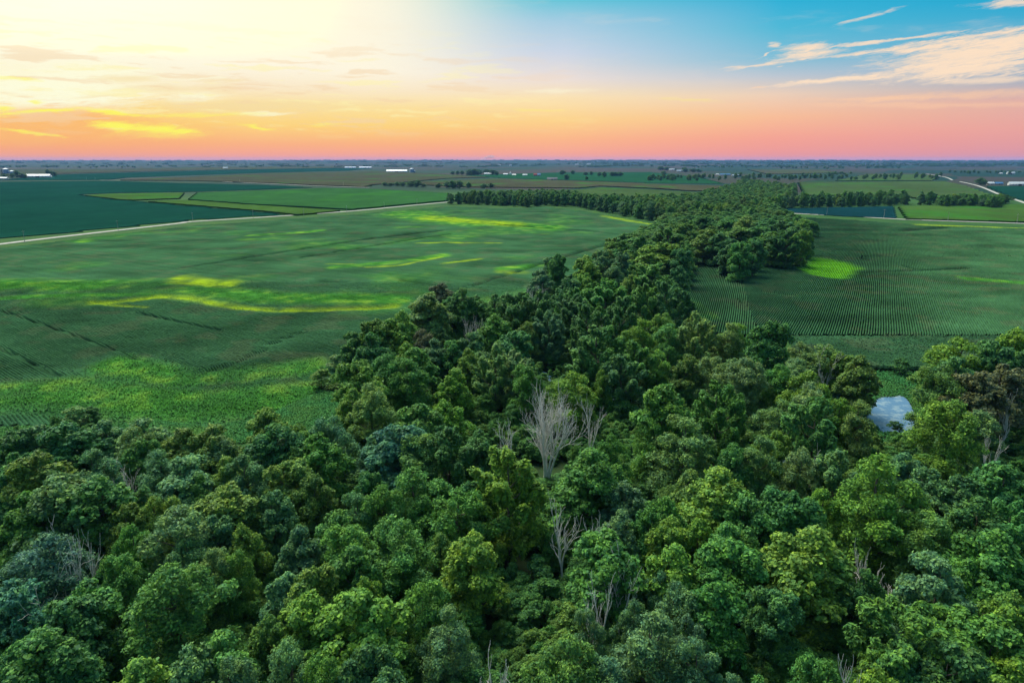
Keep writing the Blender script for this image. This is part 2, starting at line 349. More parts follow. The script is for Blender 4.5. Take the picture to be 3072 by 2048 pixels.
 ('B', 'y', 37.3, 113.2, 21.6, 5.2, 'rightmost of the yellow-green domed trees around the tall dead tree'),
 ('W', 'g', -36.0, 189.5, 21.0, 4.9, "leftmost of the mid-green feathery trees by the corn field's curving edge"),
 ('W', 'g', -29.4, 184.7, 20.7, 5.1, "second from left of the mid-green feathery trees by the corn field's curving edge"),
 ('W', 'g', 4.9, 182.2, 19.6, 4.1, "rightmost of the mid-green feathery trees by the corn field's curving edge"),
 ('O', 'b', -79.9, 110.8, 21.3, 5.1, "leftmost of the blue-green clumpy trees in the wood's left middle"),
 ('O', 'b', -68.3, 114.8, 16.9, 2.8, "second from left of the blue-green clumpy trees in the wood's left middle"),
 ('O', 'b', -50.0, 102.9, 17.7, 3.1, "third from left of the blue-green clumpy trees in the wood's left middle"),
 ('O', 'b', -43.2, 111.0, 17.5, 2.8, "fourth from left of the blue-green clumpy trees in the wood's left middle"),
 ('O', 'b', -34.4, 100.1, 17.3, 3.0, "rightmost of the blue-green clumpy trees in the wood's left middle"),
 ('B', 'g', 14.9, 93.1, 20.1, 4.9, 'leftmost of the mid-green domed trees just below the tall dead tree'),
 ('B', 'g', 23.8, 107.0, 16.7, 2.5, 'second from left of the mid-green domed trees just below the tall dead tree'),
 ('B', 'g', 26.9, 110.2, 17.3, 3.1, 'rightmost of the mid-green domed trees just below the tall dead tree'),
 ('B', 'o', -50.6, 109.4, 19.8, 4.9, "leftmost of the olive domed trees in the wood's left middle"),
 ('B', 'o', -38.0, 119.3, 17.1, 2.9, "rightmost of the olive domed trees in the wood's left middle"),
 ('O', 't', -24.9, 136.2, 20.6, 4.9, 'the one teal clumpy tree around the tall dead tree'),
 ('B', 'd', -49.9, 135.4, 20.9, 4.8, "leftmost of the dark green domed trees along the wood's near-corn edge"),
 ('B', 'd', -45.5, 132.9, 17.0, 3.0, "second from left of the dark green domed trees along the wood's near-corn edge"),
 ('B', 'd', -28.6, 121.7, 16.4, 2.6, "rightmost of the dark green domed trees along the wood's near-corn edge"),
 ('B', 'y', -27.9, 80.6, 18.4, 3.4, 'leftmost of the yellow-green domed trees along the bottom, left of centre'),
 ('B', 'y', -20.3, 78.8, 19.7, 4.8, 'second from left of the yellow-green domed trees along the bottom, left of centre'),
 ('B', 'y', -21.6, 88.6, 15.5, 2.3, 'rightmost of the yellow-green domed trees along the bottom, left of centre'),
 ('W', 'p', -54.5, 99.5, 20.8, 4.8, "the one pale green feathery tree in the wood's left middle"),
 ('W', 'g', 54.0, 228.9, 20.6, 4.8, 'the one mid-green feathery tree in the wood behind the tall dead tree'),
 ('O', 'd', -96.7, 119.9, 17.3, 3.4, "leftmost of the dark green clumpy trees along the wood's near-corn edge"),
 ('O', 'd', -108.4, 138.1, 18.3, 3.9, "second from left of the dark green clumpy trees along the wood's near-corn edge"),
 ('O', 'd', -98.9, 125.5, 18.9, 3.6, "third from left of the dark green clumpy trees along the wood's near-corn edge"),
 ('O', 'd', -96.4, 138.2, 20.0, 4.8, "rightmost of the dark green clumpy trees along the wood's near-corn edge"),
 ('W', 't', -72.5, 93.1, 19.7, 4.7, "the one teal feathery tree in the wood's left middle"),
 ('O', 'g', -85.6, 109.7, 18.2, 3.9, "leftmost of the mid-green clumpy trees in the wood's left middle"),
 ('O', 'g', -73.6, 111.1, 20.7, 4.7, "rightmost of the mid-green clumpy trees in the wood's left middle"),
 ('B', 'g', -29.1, 197.9, 20.6, 4.6, "leftmost of the mid-green domed trees by the corn field's curving edge"),
 ('B', 'g', -19.9, 216.8, 18.0, 3.5, "second from left of the mid-green domed trees by the corn field's curving edge"),
 ('B', 'g', -5.9, 244.1, 20.3, 4.7, "rightmost of the mid-green domed trees by the corn field's curving edge"),
 ('W', 'p', 96.3, 205.5, 19.3, 4.6, 'leftmost of the pale green feathery trees around the pond clearing'),
 ('W', 'p', 83.3, 153.9, 19.1, 3.7, 'second from left of the pale green feathery trees around the pond clearing'),
 ('W', 'p', 109.9, 150.7, 18.3, 4.1, 'rightmost of the pale green feathery trees around the pond clearing'),
 ('O', 'b', -104.5, 140.0, 18.5, 4.1, "leftmost of the blue-green clumpy trees along the wood's near-corn edge"),
 ('O', 'b', -91.6, 143.9, 18.8, 4.3, "second from left of the blue-green clumpy trees along the wood's near-corn edge"),
 ('O', 'b', -81.4, 141.9, 19.8, 4.6, "third from left of the blue-green clumpy trees along the wood's near-corn edge"),
 ('O', 'b', -64.0, 121.7, 19.4, 4.6, "rightmost of the blue-green clumpy trees along the wood's near-corn edge"),
 ('W', 'g', -17.8, 117.7, 19.7, 4.6, 'leftmost of the mid-green feathery trees around the tall dead tree'),
 ('W', 'g', 21.3, 138.3, 17.2, 3.2, 'rightmost of the mid-green feathery trees around the tall dead tree'),
 ('B', 'g', 34.6, 98.5, 18.8, 3.5, 'leftmost of the mid-green domed trees in the wood below the pond'),
 ('B', 'g', 33.1, 91.6, 19.4, 3.9, 'second from left of the mid-green domed trees in the wood below the pond'),
 ('B', 'g', 40.5, 108.0, 19.3, 4.0, 'third from left of the mid-green domed trees in the wood below the pond'),
 ('B', 'g', 38.2, 98.3, 17.6, 3.0, 'fourth from left of the mid-green domed trees in the wood below the pond'),
 ('B', 'g', 74.1, 94.0, 20.1, 4.5, 'rightmost of the mid-green domed trees in the wood below the pond'),
 ('B', 'g', -78.4, 133.7, 17.6, 3.0, "leftmost of the mid-green domed trees along the wood's near-corn edge"),
 ('B', 'g', -40.7, 132.6, 19.6, 4.4, "rightmost of the mid-green domed trees along the wood's near-corn edge"),
 ('W', 'g', -23.4, 111.5, 18.8, 3.5, 'leftmost of the mid-green feathery trees just below the tall dead tree'),
 ('W', 'g', -17.9, 98.1, 19.8, 4.3, 'second from left of the mid-green feathery trees just below the tall dead tree'),
 ('W', 'g', -17.4, 95.2, 16.6, 2.6, 'third from left of the mid-green feathery trees just below the tall dead tree'),
 ('W', 'g', -9.7, 108.6, 19.4, 4.4, 'rightmost of the mid-green feathery trees just below the tall dead tree'),
 ('B', 'o', -71.3, 138.6, 18.6, 4.0, "leftmost of the olive domed trees along the wood's near-corn edge"),
 ('B', 'o', -65.3, 139.4, 19.0, 4.4, "second from left of the olive domed trees along the wood's near-corn edge"),
 ('B', 'o', -57.6, 126.1, 17.6, 2.8, "third from left of the olive domed trees along the wood's near-corn edge"),
 ('B', 'o', -57.1, 149.7, 19.3, 4.2, "fourth from left of the olive domed trees along the wood's near-corn edge"),
 ('B', 'o', -44.0, 124.1, 18.1, 3.7, "fifth from left of the olive domed trees along the wood's near-corn edge"),
 ('B', 'o', -47.5, 142.8, 17.7, 2.9, "rightmost of the olive domed trees along the wood's near-corn edge"),
 ('W', 'g', 75.8, 185.0, 19.3, 4.3, 'the one mid-green feathery tree between dead tree and pond'),
 ('B', 'g', 59.3, 77.6, 17.9, 3.8, 'leftmost of the mid-green domed trees in the bottom right corner'),
 ('B', 'g', 69.5, 91.0, 16.6, 3.1, 'second from left of the mid-green domed trees in the bottom right corner'),
 ('B', 'g', 60.5, 73.8, 19.7, 4.3, 'rightmost of the mid-green domed trees in the bottom right corner'),
 ('B', 'o', 102.1, 191.7, 20.0, 4.3, 'the one olive domed tree around the pond clearing'),
 ('M', 'd', -13.6, 134.6, 20.0, 4.3, 'the one dark green plumed tree around the tall dead tree'),
 ('W', 'b', -81.8, 124.2, 19.9, 4.3, "leftmost of the blue-green feathery trees along the wood's near-corn edge"),
 ('W', 'b', -71.2, 126.9, 18.7, 3.8, "second from left of the blue-green feathery trees along the wood's near-corn edge"),
 ('W', 'b', -64.4, 137.0, 17.2, 3.4, "third from left of the blue-green feathery trees along the wood's near-corn edge"),
 ('W', 'b', -53.0, 124.6, 18.8, 3.6, "fourth from left of the blue-green feathery trees along the wood's near-corn edge"),
 ('W', 'b', -41.4, 146.6, 18.5, 3.7, "rightmost of the blue-green feathery trees along the wood's near-corn edge"),
 ('O', 'b', -25.2, 216.3, 18.5, 3.7, "leftmost of the blue-green clumpy trees by the corn field's curving edge"),
 ('O', 'b', -14.0, 219.1, 20.0, 4.3, "rightmost of the blue-green clumpy trees by the corn field's curving edge"),
 ('M', 'g', 50.7, 75.4, 19.5, 4.2, 'the one mid-green plumed tree in the bottom right corner'),
 ('S', 'd', 32.2, 153.2, 7.0, 4.2, 'the one dark green bush around the tall dead tree'),
 ('B', 'd', 48.5, 107.4, 19.8, 4.1, 'leftmost of the dark green domed trees in the wood below the pond'),
 ('B', 'd', 81.3, 107.6, 18.3, 3.9, 'rightmost of the dark green domed trees in the wood below the pond'),
 ('W', 'b', 10.6, 80.1, 16.2, 2.1, 'leftmost of the blue-green feathery trees along the bottom, right of centre'),
 ('W', 'b', 12.1, 71.2, 16.1, 2.6, 'second from left of the blue-green feathery trees along the bottom, right of centre'),
 ('W', 'b', 17.2, 82.9, 15.6, 1.9, 'third from left of the blue-green feathery trees along the bottom, right of centre'),
 ('W', 'b', 18.0, 75.0, 19.0, 4.0, 'fourth from left of the blue-green feathery trees along the bottom, right of centre'),
 ('W', 'b', 22.7, 89.7, 15.7, 2.3, 'fifth from left of the blue-green feathery trees along the bottom, right of centre'),
 ('W', 'b', 22.8, 84.0, 17.6, 3.1, 'sixth from left of the blue-green feathery trees along the bottom, right of centre'),
 ('W', 'b', 23.9, 79.4, 15.7, 2.0, 'seventh from left of the blue-green feathery trees along the bottom, right of centre'),
 ('W', 'b', 25.9, 84.3, 15.8, 1.9, 'eighth from left of the blue-green feathery trees along the bottom, right of centre'),
 ('W', 'b', 23.3, 73.0, 17.2, 2.8, 'ninth from left of the blue-green feathery trees along the bottom, right of centre'),
 ('W', 'b', 26.2, 69.8, 14.7, 2.0, 'rightmost of the blue-green feathery trees along the bottom, right of centre'),
 ('O', 'd', -61.3, 72.3, 17.4, 3.6, 'leftmost of the dark green clumpy trees in the bottom left corner'),
 ('O', 'd', -58.1, 72.6, 18.7, 4.0, 'second from left of the dark green clumpy trees in the bottom left corner'),
 ('O', 'd', -59.1, 78.4, 18.4, 3.7, 'third from left of the dark green clumpy trees in the bottom left corner'),
 ('O', 'd', -54.8, 72.2, 16.4, 2.6, 'rightmost of the dark green clumpy trees in the bottom left corner'),
 ('O', 'd', -7.4, 142.7, 16.4, 3.0, 'leftmost of the dark green clumpy trees around the tall dead tree'),
 ('O', 'd', 46.6, 131.6, 18.1, 3.2, 'second from left of the dark green clumpy trees around the tall dead tree'),
 ('O', 'd', 92.9, 117.8, 19.6, 4.0, 'rightmost of the dark green clumpy trees around the tall dead tree'),
 ('W', 'o', 71.0, 100.9, 18.1, 3.9, 'the one olive feathery tree in the wood below the pond'),
 ('W', 'p', -81.7, 137.8, 19.4, 3.9, "the one pale green feathery tree along the wood's near-corn edge"),
 ('W', 'r', -30.6, 227.8, 19.0, 3.9, "the one brownish feathery tree by the corn field's curving edge"),
 ('B', 'y', -6.3, 95.1, 18.7, 3.8, 'leftmost of the yellow-green domed trees just below the tall dead tree'),
 ('B', 'y', 26.6, 103.5, 16.8, 3.2, 'second from left of the yellow-green domed trees just below the tall dead tree'),
 ('B', 'y', 24.3, 91.7, 18.9, 3.6, 'third from left of the yellow-green domed trees just below the tall dead tree'),
 ('B', 'y', 31.6, 103.7, 16.7, 2.9, 'rightmost of the yellow-green domed trees just below the tall dead tree'),
 ('S', 'p', -125.2, 183.9, 7.0, 3.8, "the one pale green bush along the wood's near-corn edge"),
 ('O', 'g', -59.5, 83.7, 17.9, 3.8, 'the one mid-green clumpy tree in the bottom left corner'),
 ('W', 'g', -62.2, 99.9, 17.5, 2.8, "leftmost of the mid-green feathery trees in the wood's left middle"),
 ('W', 'g', -25.5, 98.7, 18.3, 3.8, "rightmost of the mid-green feathery trees in the wood's left middle"),
 ('M', 'p', 65.2, 126.4, 18.4, 3.7, 'the one pale green plumed tree around the tall dead tree'),
 ('W', 'o', 6.9, 70.7, 19.1, 3.7, 'the one olive feathery tree along the bottom, right of centre'),
 ('W', 'o', 6.1, 243.1, 18.1, 3.7, "the one olive feathery tree by the corn field's curving edge"),
 ('B', 'g', -60.5, 119.8, 16.9, 2.4, "leftmost of the mid-green domed trees in the wood's left middle"),
 ('B', 'g', -29.6, 105.4, 17.2, 3.2, "second from left of the mid-green domed trees in the wood's left middle"),
 ('B', 'g', -24.3, 93.4, 17.9, 3.6, "rightmost of the mid-green domed trees in the wood's left middle"),
 ('O', 'b', 61.7, 87.8, 19.0, 3.6, 'the one blue-green clumpy tree in the bottom right corner'),
 ('B', 'g', 27.9, 81.9, 18.9, 3.6, 'leftmost of the mid-green domed trees along the bottom, right of centre'),
 ('B', 'g', 29.7, 68.7, 15.4, 1.6, 'rightmost of the mid-green domed trees along the bottom, right of centre'),
 ('B', 'y', -40.7, 164.4, 18.8, 3.5, "the one yellow-green domed tree along the wood's near-corn edge"),
 ('S', 'y', -64.4, 219.7, 7.0, 3.5, "the one yellow-green bush by the corn field's curving edge"),
 ('O', 'o', 54.0, 198.7, 18.3, 3.5, 'the one olive clumpy tree in the wood behind the tall dead tree'),
 ('O', 'd', 52.8, 89.7, 15.9, 2.5, 'leftmost of the dark green clumpy trees in the bottom right corner'),
 ('O', 'd', 49.4, 71.7, 16.8, 3.2, 'second from left of the dark green clumpy trees in the bottom right corner'),
 ('O', 'd', 53.5, 70.4, 18.7, 3.5, 'rightmost of the dark green clumpy trees in the bottom right corner'),
 ('O', 't', -71.2, 85.4, 17.2, 3.4, 'the one teal clumpy tree in the bottom left corner'),
 ('B', 'y', -44.7, 69.1, 17.5, 3.4, 'the one yellow-green domed tree in the bottom left corner'),
 ('W', 'y', -62.2, 108.5, 18.2, 3.4, "the one yellow-green feathery tree in the wood's left middle"),
 ('M', 'g', 86.4, 107.0, 17.1, 3.4, 'the one mid-green plumed tree in the wood below the pond'),
 ('B', 'o', -33.0, 79.3, 15.6, 2.5, 'leftmost of the olive domed trees along the bottom, left of centre'),
 ('B', 'o', -29.3, 87.3, 17.3, 3.3, 'rightmost of the olive domed trees along the bottom, left of centre'),
 ('W', 'g', -22.6, 70.1, 17.0, 2.8, 'leftmost of the mid-green feathery trees along the bottom, left of centre'),
 ('W', 'g', -12.4, 84.2, 17.6, 3.3, 'rightmost of the mid-green feathery trees along the bottom, left of centre'),
 ('S', 'p', -64.0, 237.2, 7.0, 3.3, "the one pale green bush by the corn field's curving edge"),
 ('O', 'd', 84.6, 118.5, 17.3, 3.3, 'the one dark green clumpy tree in the wood below the pond'),
 ('O', 'b', -30.7, 138.5, 16.6, 3.1, 'leftmost of the blue-green clumpy trees around the tall dead tree'),
 ('O', 'b', 80.8, 129.0, 17.0, 3.3, 'second from left of the blue-green clumpy trees around the tall dead tree'),
 ('O', 'b', 80.6, 122.5, 17.0, 3.1, 'rightmost of the blue-green clumpy trees around the tall dead tree'),
 ('W', 'b', -51.5, 96.0, 17.6, 3.2, "leftmost of the blue-green feathery trees in the wood's left middle"),
 ('W', 'b', -27.6, 111.4, 16.9, 3.1, "rightmost of the blue-green feathery trees in the wood's left middle"),
 ('S', 'y', 22.3, 384.3, 6.7, 3.2, 'the one yellow-green bush in the strip between corn fields'),
 ('S', 'd', 2.6, 93.8, 6.3, 3.0, 'leftmost of the dark green bushes along the bottom, right of centre'),
 ('S', 'd', 4.8, 107.6, 6.5, 3.1, 'second from left of the dark green bushes along the bottom, right of centre'),
 ('S', 'd', 5.5, 100.9, 6.7, 3.2, 'rightmost of the dark green bushes along the bottom, right of centre'),
 ('B', 'y', 44.1, 68.8, 16.5, 2.4, 'leftmost of the yellow-green domed trees in the bottom right corner'),
 ('B', 'y', 69.4, 82.9, 16.9, 3.2, 'second from left of the yellow-green domed trees in the bottom right corner'),
 ('B', 'y', 61.0, 69.5, 17.0, 2.9, 'rightmost of the yellow-green domed trees in the bottom right corner'),
 ('B', 'o', 34.1, 119.0, 18.2, 3.2, 'the one olive domed tree around the tall dead tree'),
 ('B', 'g', -60.9, 69.8, 16.0, 2.3, 'leftmost of the mid-green domed trees in the bottom left corner'),
 ('B', 'g', -36.9, 73.9, 17.0, 3.1, 'rightmost of the mid-green domed trees in the bottom left corner'),
 ('W', 'y', 56.8, 113.0, 17.2, 3.1, 'the one yellow-green feathery tree in the wood below the pond'),
 ('O', 'b', 19.2, 107.7, 16.1, 2.8, 'leftmost of the blue-green clumpy trees just below the tall dead tree'),
 ('O', 'b', 21.2, 115.7, 16.9, 3.0, 'rightmost of the blue-green clumpy trees just below the tall dead tree'),
 ('O', 'o', -67.0, 106.7, 17.3, 2.9, "the one olive clumpy tree in the wood's left middle"),
 ('O', 'b', -39.7, 70.6, 17.7, 2.9, 'the one blue-green clumpy tree in the bottom left corner'),
 ('W', 'g', 37.7, 68.7, 17.7, 2.9, 'the one mid-green feathery tree in the bottom right corner'),
 ('W', 'b', -28.2, 72.8, 17.7, 2.9, 'leftmost of the blue-green feathery trees along the bottom, left of centre'),
 ('W', 'b', -8.4, 78.0, 17.6, 2.9, 'rightmost of the blue-green feathery trees along the bottom, left of centre'),
 ('O', 'd', -8.2, 117.2, 16.5, 2.9, 'the one dark green clumpy tree just below the tall dead tree'),
 ('B', 'd', 37.9, 84.6, 16.3, 2.8, 'the one dark green domed tree in the bottom right corner'),
 ('W', 'p', -46.0, 93.0, 17.5, 2.7, 'the one pale green feathery tree in the bottom left corner'),
 ('B', 'd', -18.0, 71.1, 17.1, 2.7, 'the one dark green domed tree along the bottom, left of centre'),
 ('S', 'd', -11.7, 82.2, 5.5, 2.6, 'leftmost of the dark green bushes along the bottom, left of centre'),
 ('S', 'd', -6.3, 82.6, 5.5, 2.6, 'rightmost of the dark green bushes along the bottom, left of centre'),
 ('S', 'o', 20.0, 99.3, 5.4, 2.6, 'the one olive bush along the bottom, right of centre'),
 ('W', 'b', -34.4, 69.6, 16.9, 2.6, 'the one blue-green feathery tree in the bottom left corner'),
 ('O', 'b', -33.5, 87.7, 16.0, 2.5, 'leftmost of the blue-green clumpy trees along the bottom, left of centre'),
 ('O', 'b', -14.8, 68.7, 16.3, 2.3, 'rightmost of the blue-green clumpy trees along the bottom, left of centre'),
 ('O', 'd', 36.2, 85.6, 15.6, 2.5, 'the one dark green clumpy tree along the bottom, right of centre'),
 ('B', 'y', -44.8, 102.0, 16.4, 2.5, "the one yellow-green domed tree in the wood's left middle"),
 ('W', 'y', -43.1, 95.1, 16.0, 2.3, 'the one yellow-green feathery tree in the bottom left corner'),
 ('S', 'g', 9.5, 118.3, 4.7, 2.3, 'the one mid-green bush just below the tall dead tree'),
 ('B', 'o', -11.7, 101.1, 15.4, 2.1, 'the one olive domed tree just below the tall dead tree'),
 ('S', 'a', 93.2, 123.4, 4.3, 2.1, 'the one golden yellow bush in the wood below the pond'),
]
DEAD = [
 ('L', 8.0, 148.3, 26.4, 6.0, 0.7, 'tall leafless pale grey tree standing in the middle of the wood'),
 ('M', 19.4, 157.0, 20.5, 4.0, 0.8, 'leafless pale forked tree just behind the tall dead tree'),
 ('S', -0.3, 147.1, 17.5, 3.3, -2.3, 'low bare pale branches just before the tall dead tree trunk'),
 ('M', 9.3, 108.3, 20.5, 2.9, -2.0, 'leaning bare grey tree with drooping twigs below the tall dead tree'),
 ('S', 14.9, 105.6, 17.5, 1.8, -1.9, 'thin bare grey sapling beside the leaning dead tree'),
 ('S', -76.5, 124.4, 17.5, 3.3, -0.5, 'bare twiggy dead tree in the wood near the corn field edge'),
 ('S', -76.3, 101.1, 17.5, 2.9, -1.3, 'bare bluish dead top rising over the teal tree'),
 ('M', -67.8, 93.5, 20.5, 2.2, 2.8, 'slender forked dead tree in the lower corner wood'),
 ('M', -67.9, 89.1, 20.5, 3.8, -2.1, 'crooked dead tree with pale leaning trunk in the teal foliage'),
 ('M', 16.3, 88.2, 20.5, 2.8, -0.2, 'spidery dead branches over the green domed tree in the middle bottom'),
 ('M', 12.2, 83.1, 20.5, 1.9, -1.7, 'hanging dead limbs in front of the green domed tree'),
 ('S', 60.9, 96.8, 8, 3.2, 0.2, 'small bare grey dead bush in the dark lower wood'),
 ('M', 40.2, 67.5, 20.5, 1.5, -0.7, 'bare forked dead tree at the very bottom edge'),
 ('S', -17.3, 257.0, 17.5, 2.7, 1.3, 'bare crooked dead tree in the shade behind the pale domed tree'),
 ('S', -13.8, 257.0, 17.5, 2.7, 4.2, 'second bare crooked dead tree leaning out of the shade'),
 ('S', 34.8, 255.1, 17.5, 4.6, 0.9, 'small grey dead top behind the plumed tree in the middle'),
 ('S', 124.4, 178.4, 17.5, 3.2, 1.2, 'reddish brown bare dead tree at the dry clump near the pond'),
 ('M', 96.6, 199.7, 20.5, 4.5, -1.2, 'pale bare tree by the corn headland'),
 ('S', 63.1, 131.4, 17.5, 1.4, 0.4, 'small bare grey top above the big trees below the pond'),
 ('M', 124.5, 161.2, 20.5, 2.0, -0.2, 'bare pale trunk in the shaded thicket at the far side of the pond'),
 ('S', 104.7, 138.5, 17.5, 1.2, 1.3, 'thin pale bare stem in the dark wood beyond the pond'),
 ('S', 10.6, 324.9, 17.5, 5.3, 0.0, 'grey twiggy dead top at the corn field side of the strip'),
 ('S', -2.3, 69.7, 17.5, 1.1, 0.8, 'bent bare stem near the bottom edge'),
 ('S', 56.0, 95.3, 17.5, 0.9, 0.8, 'pale bare stems hanging below the largest yellow-green tree'),
]
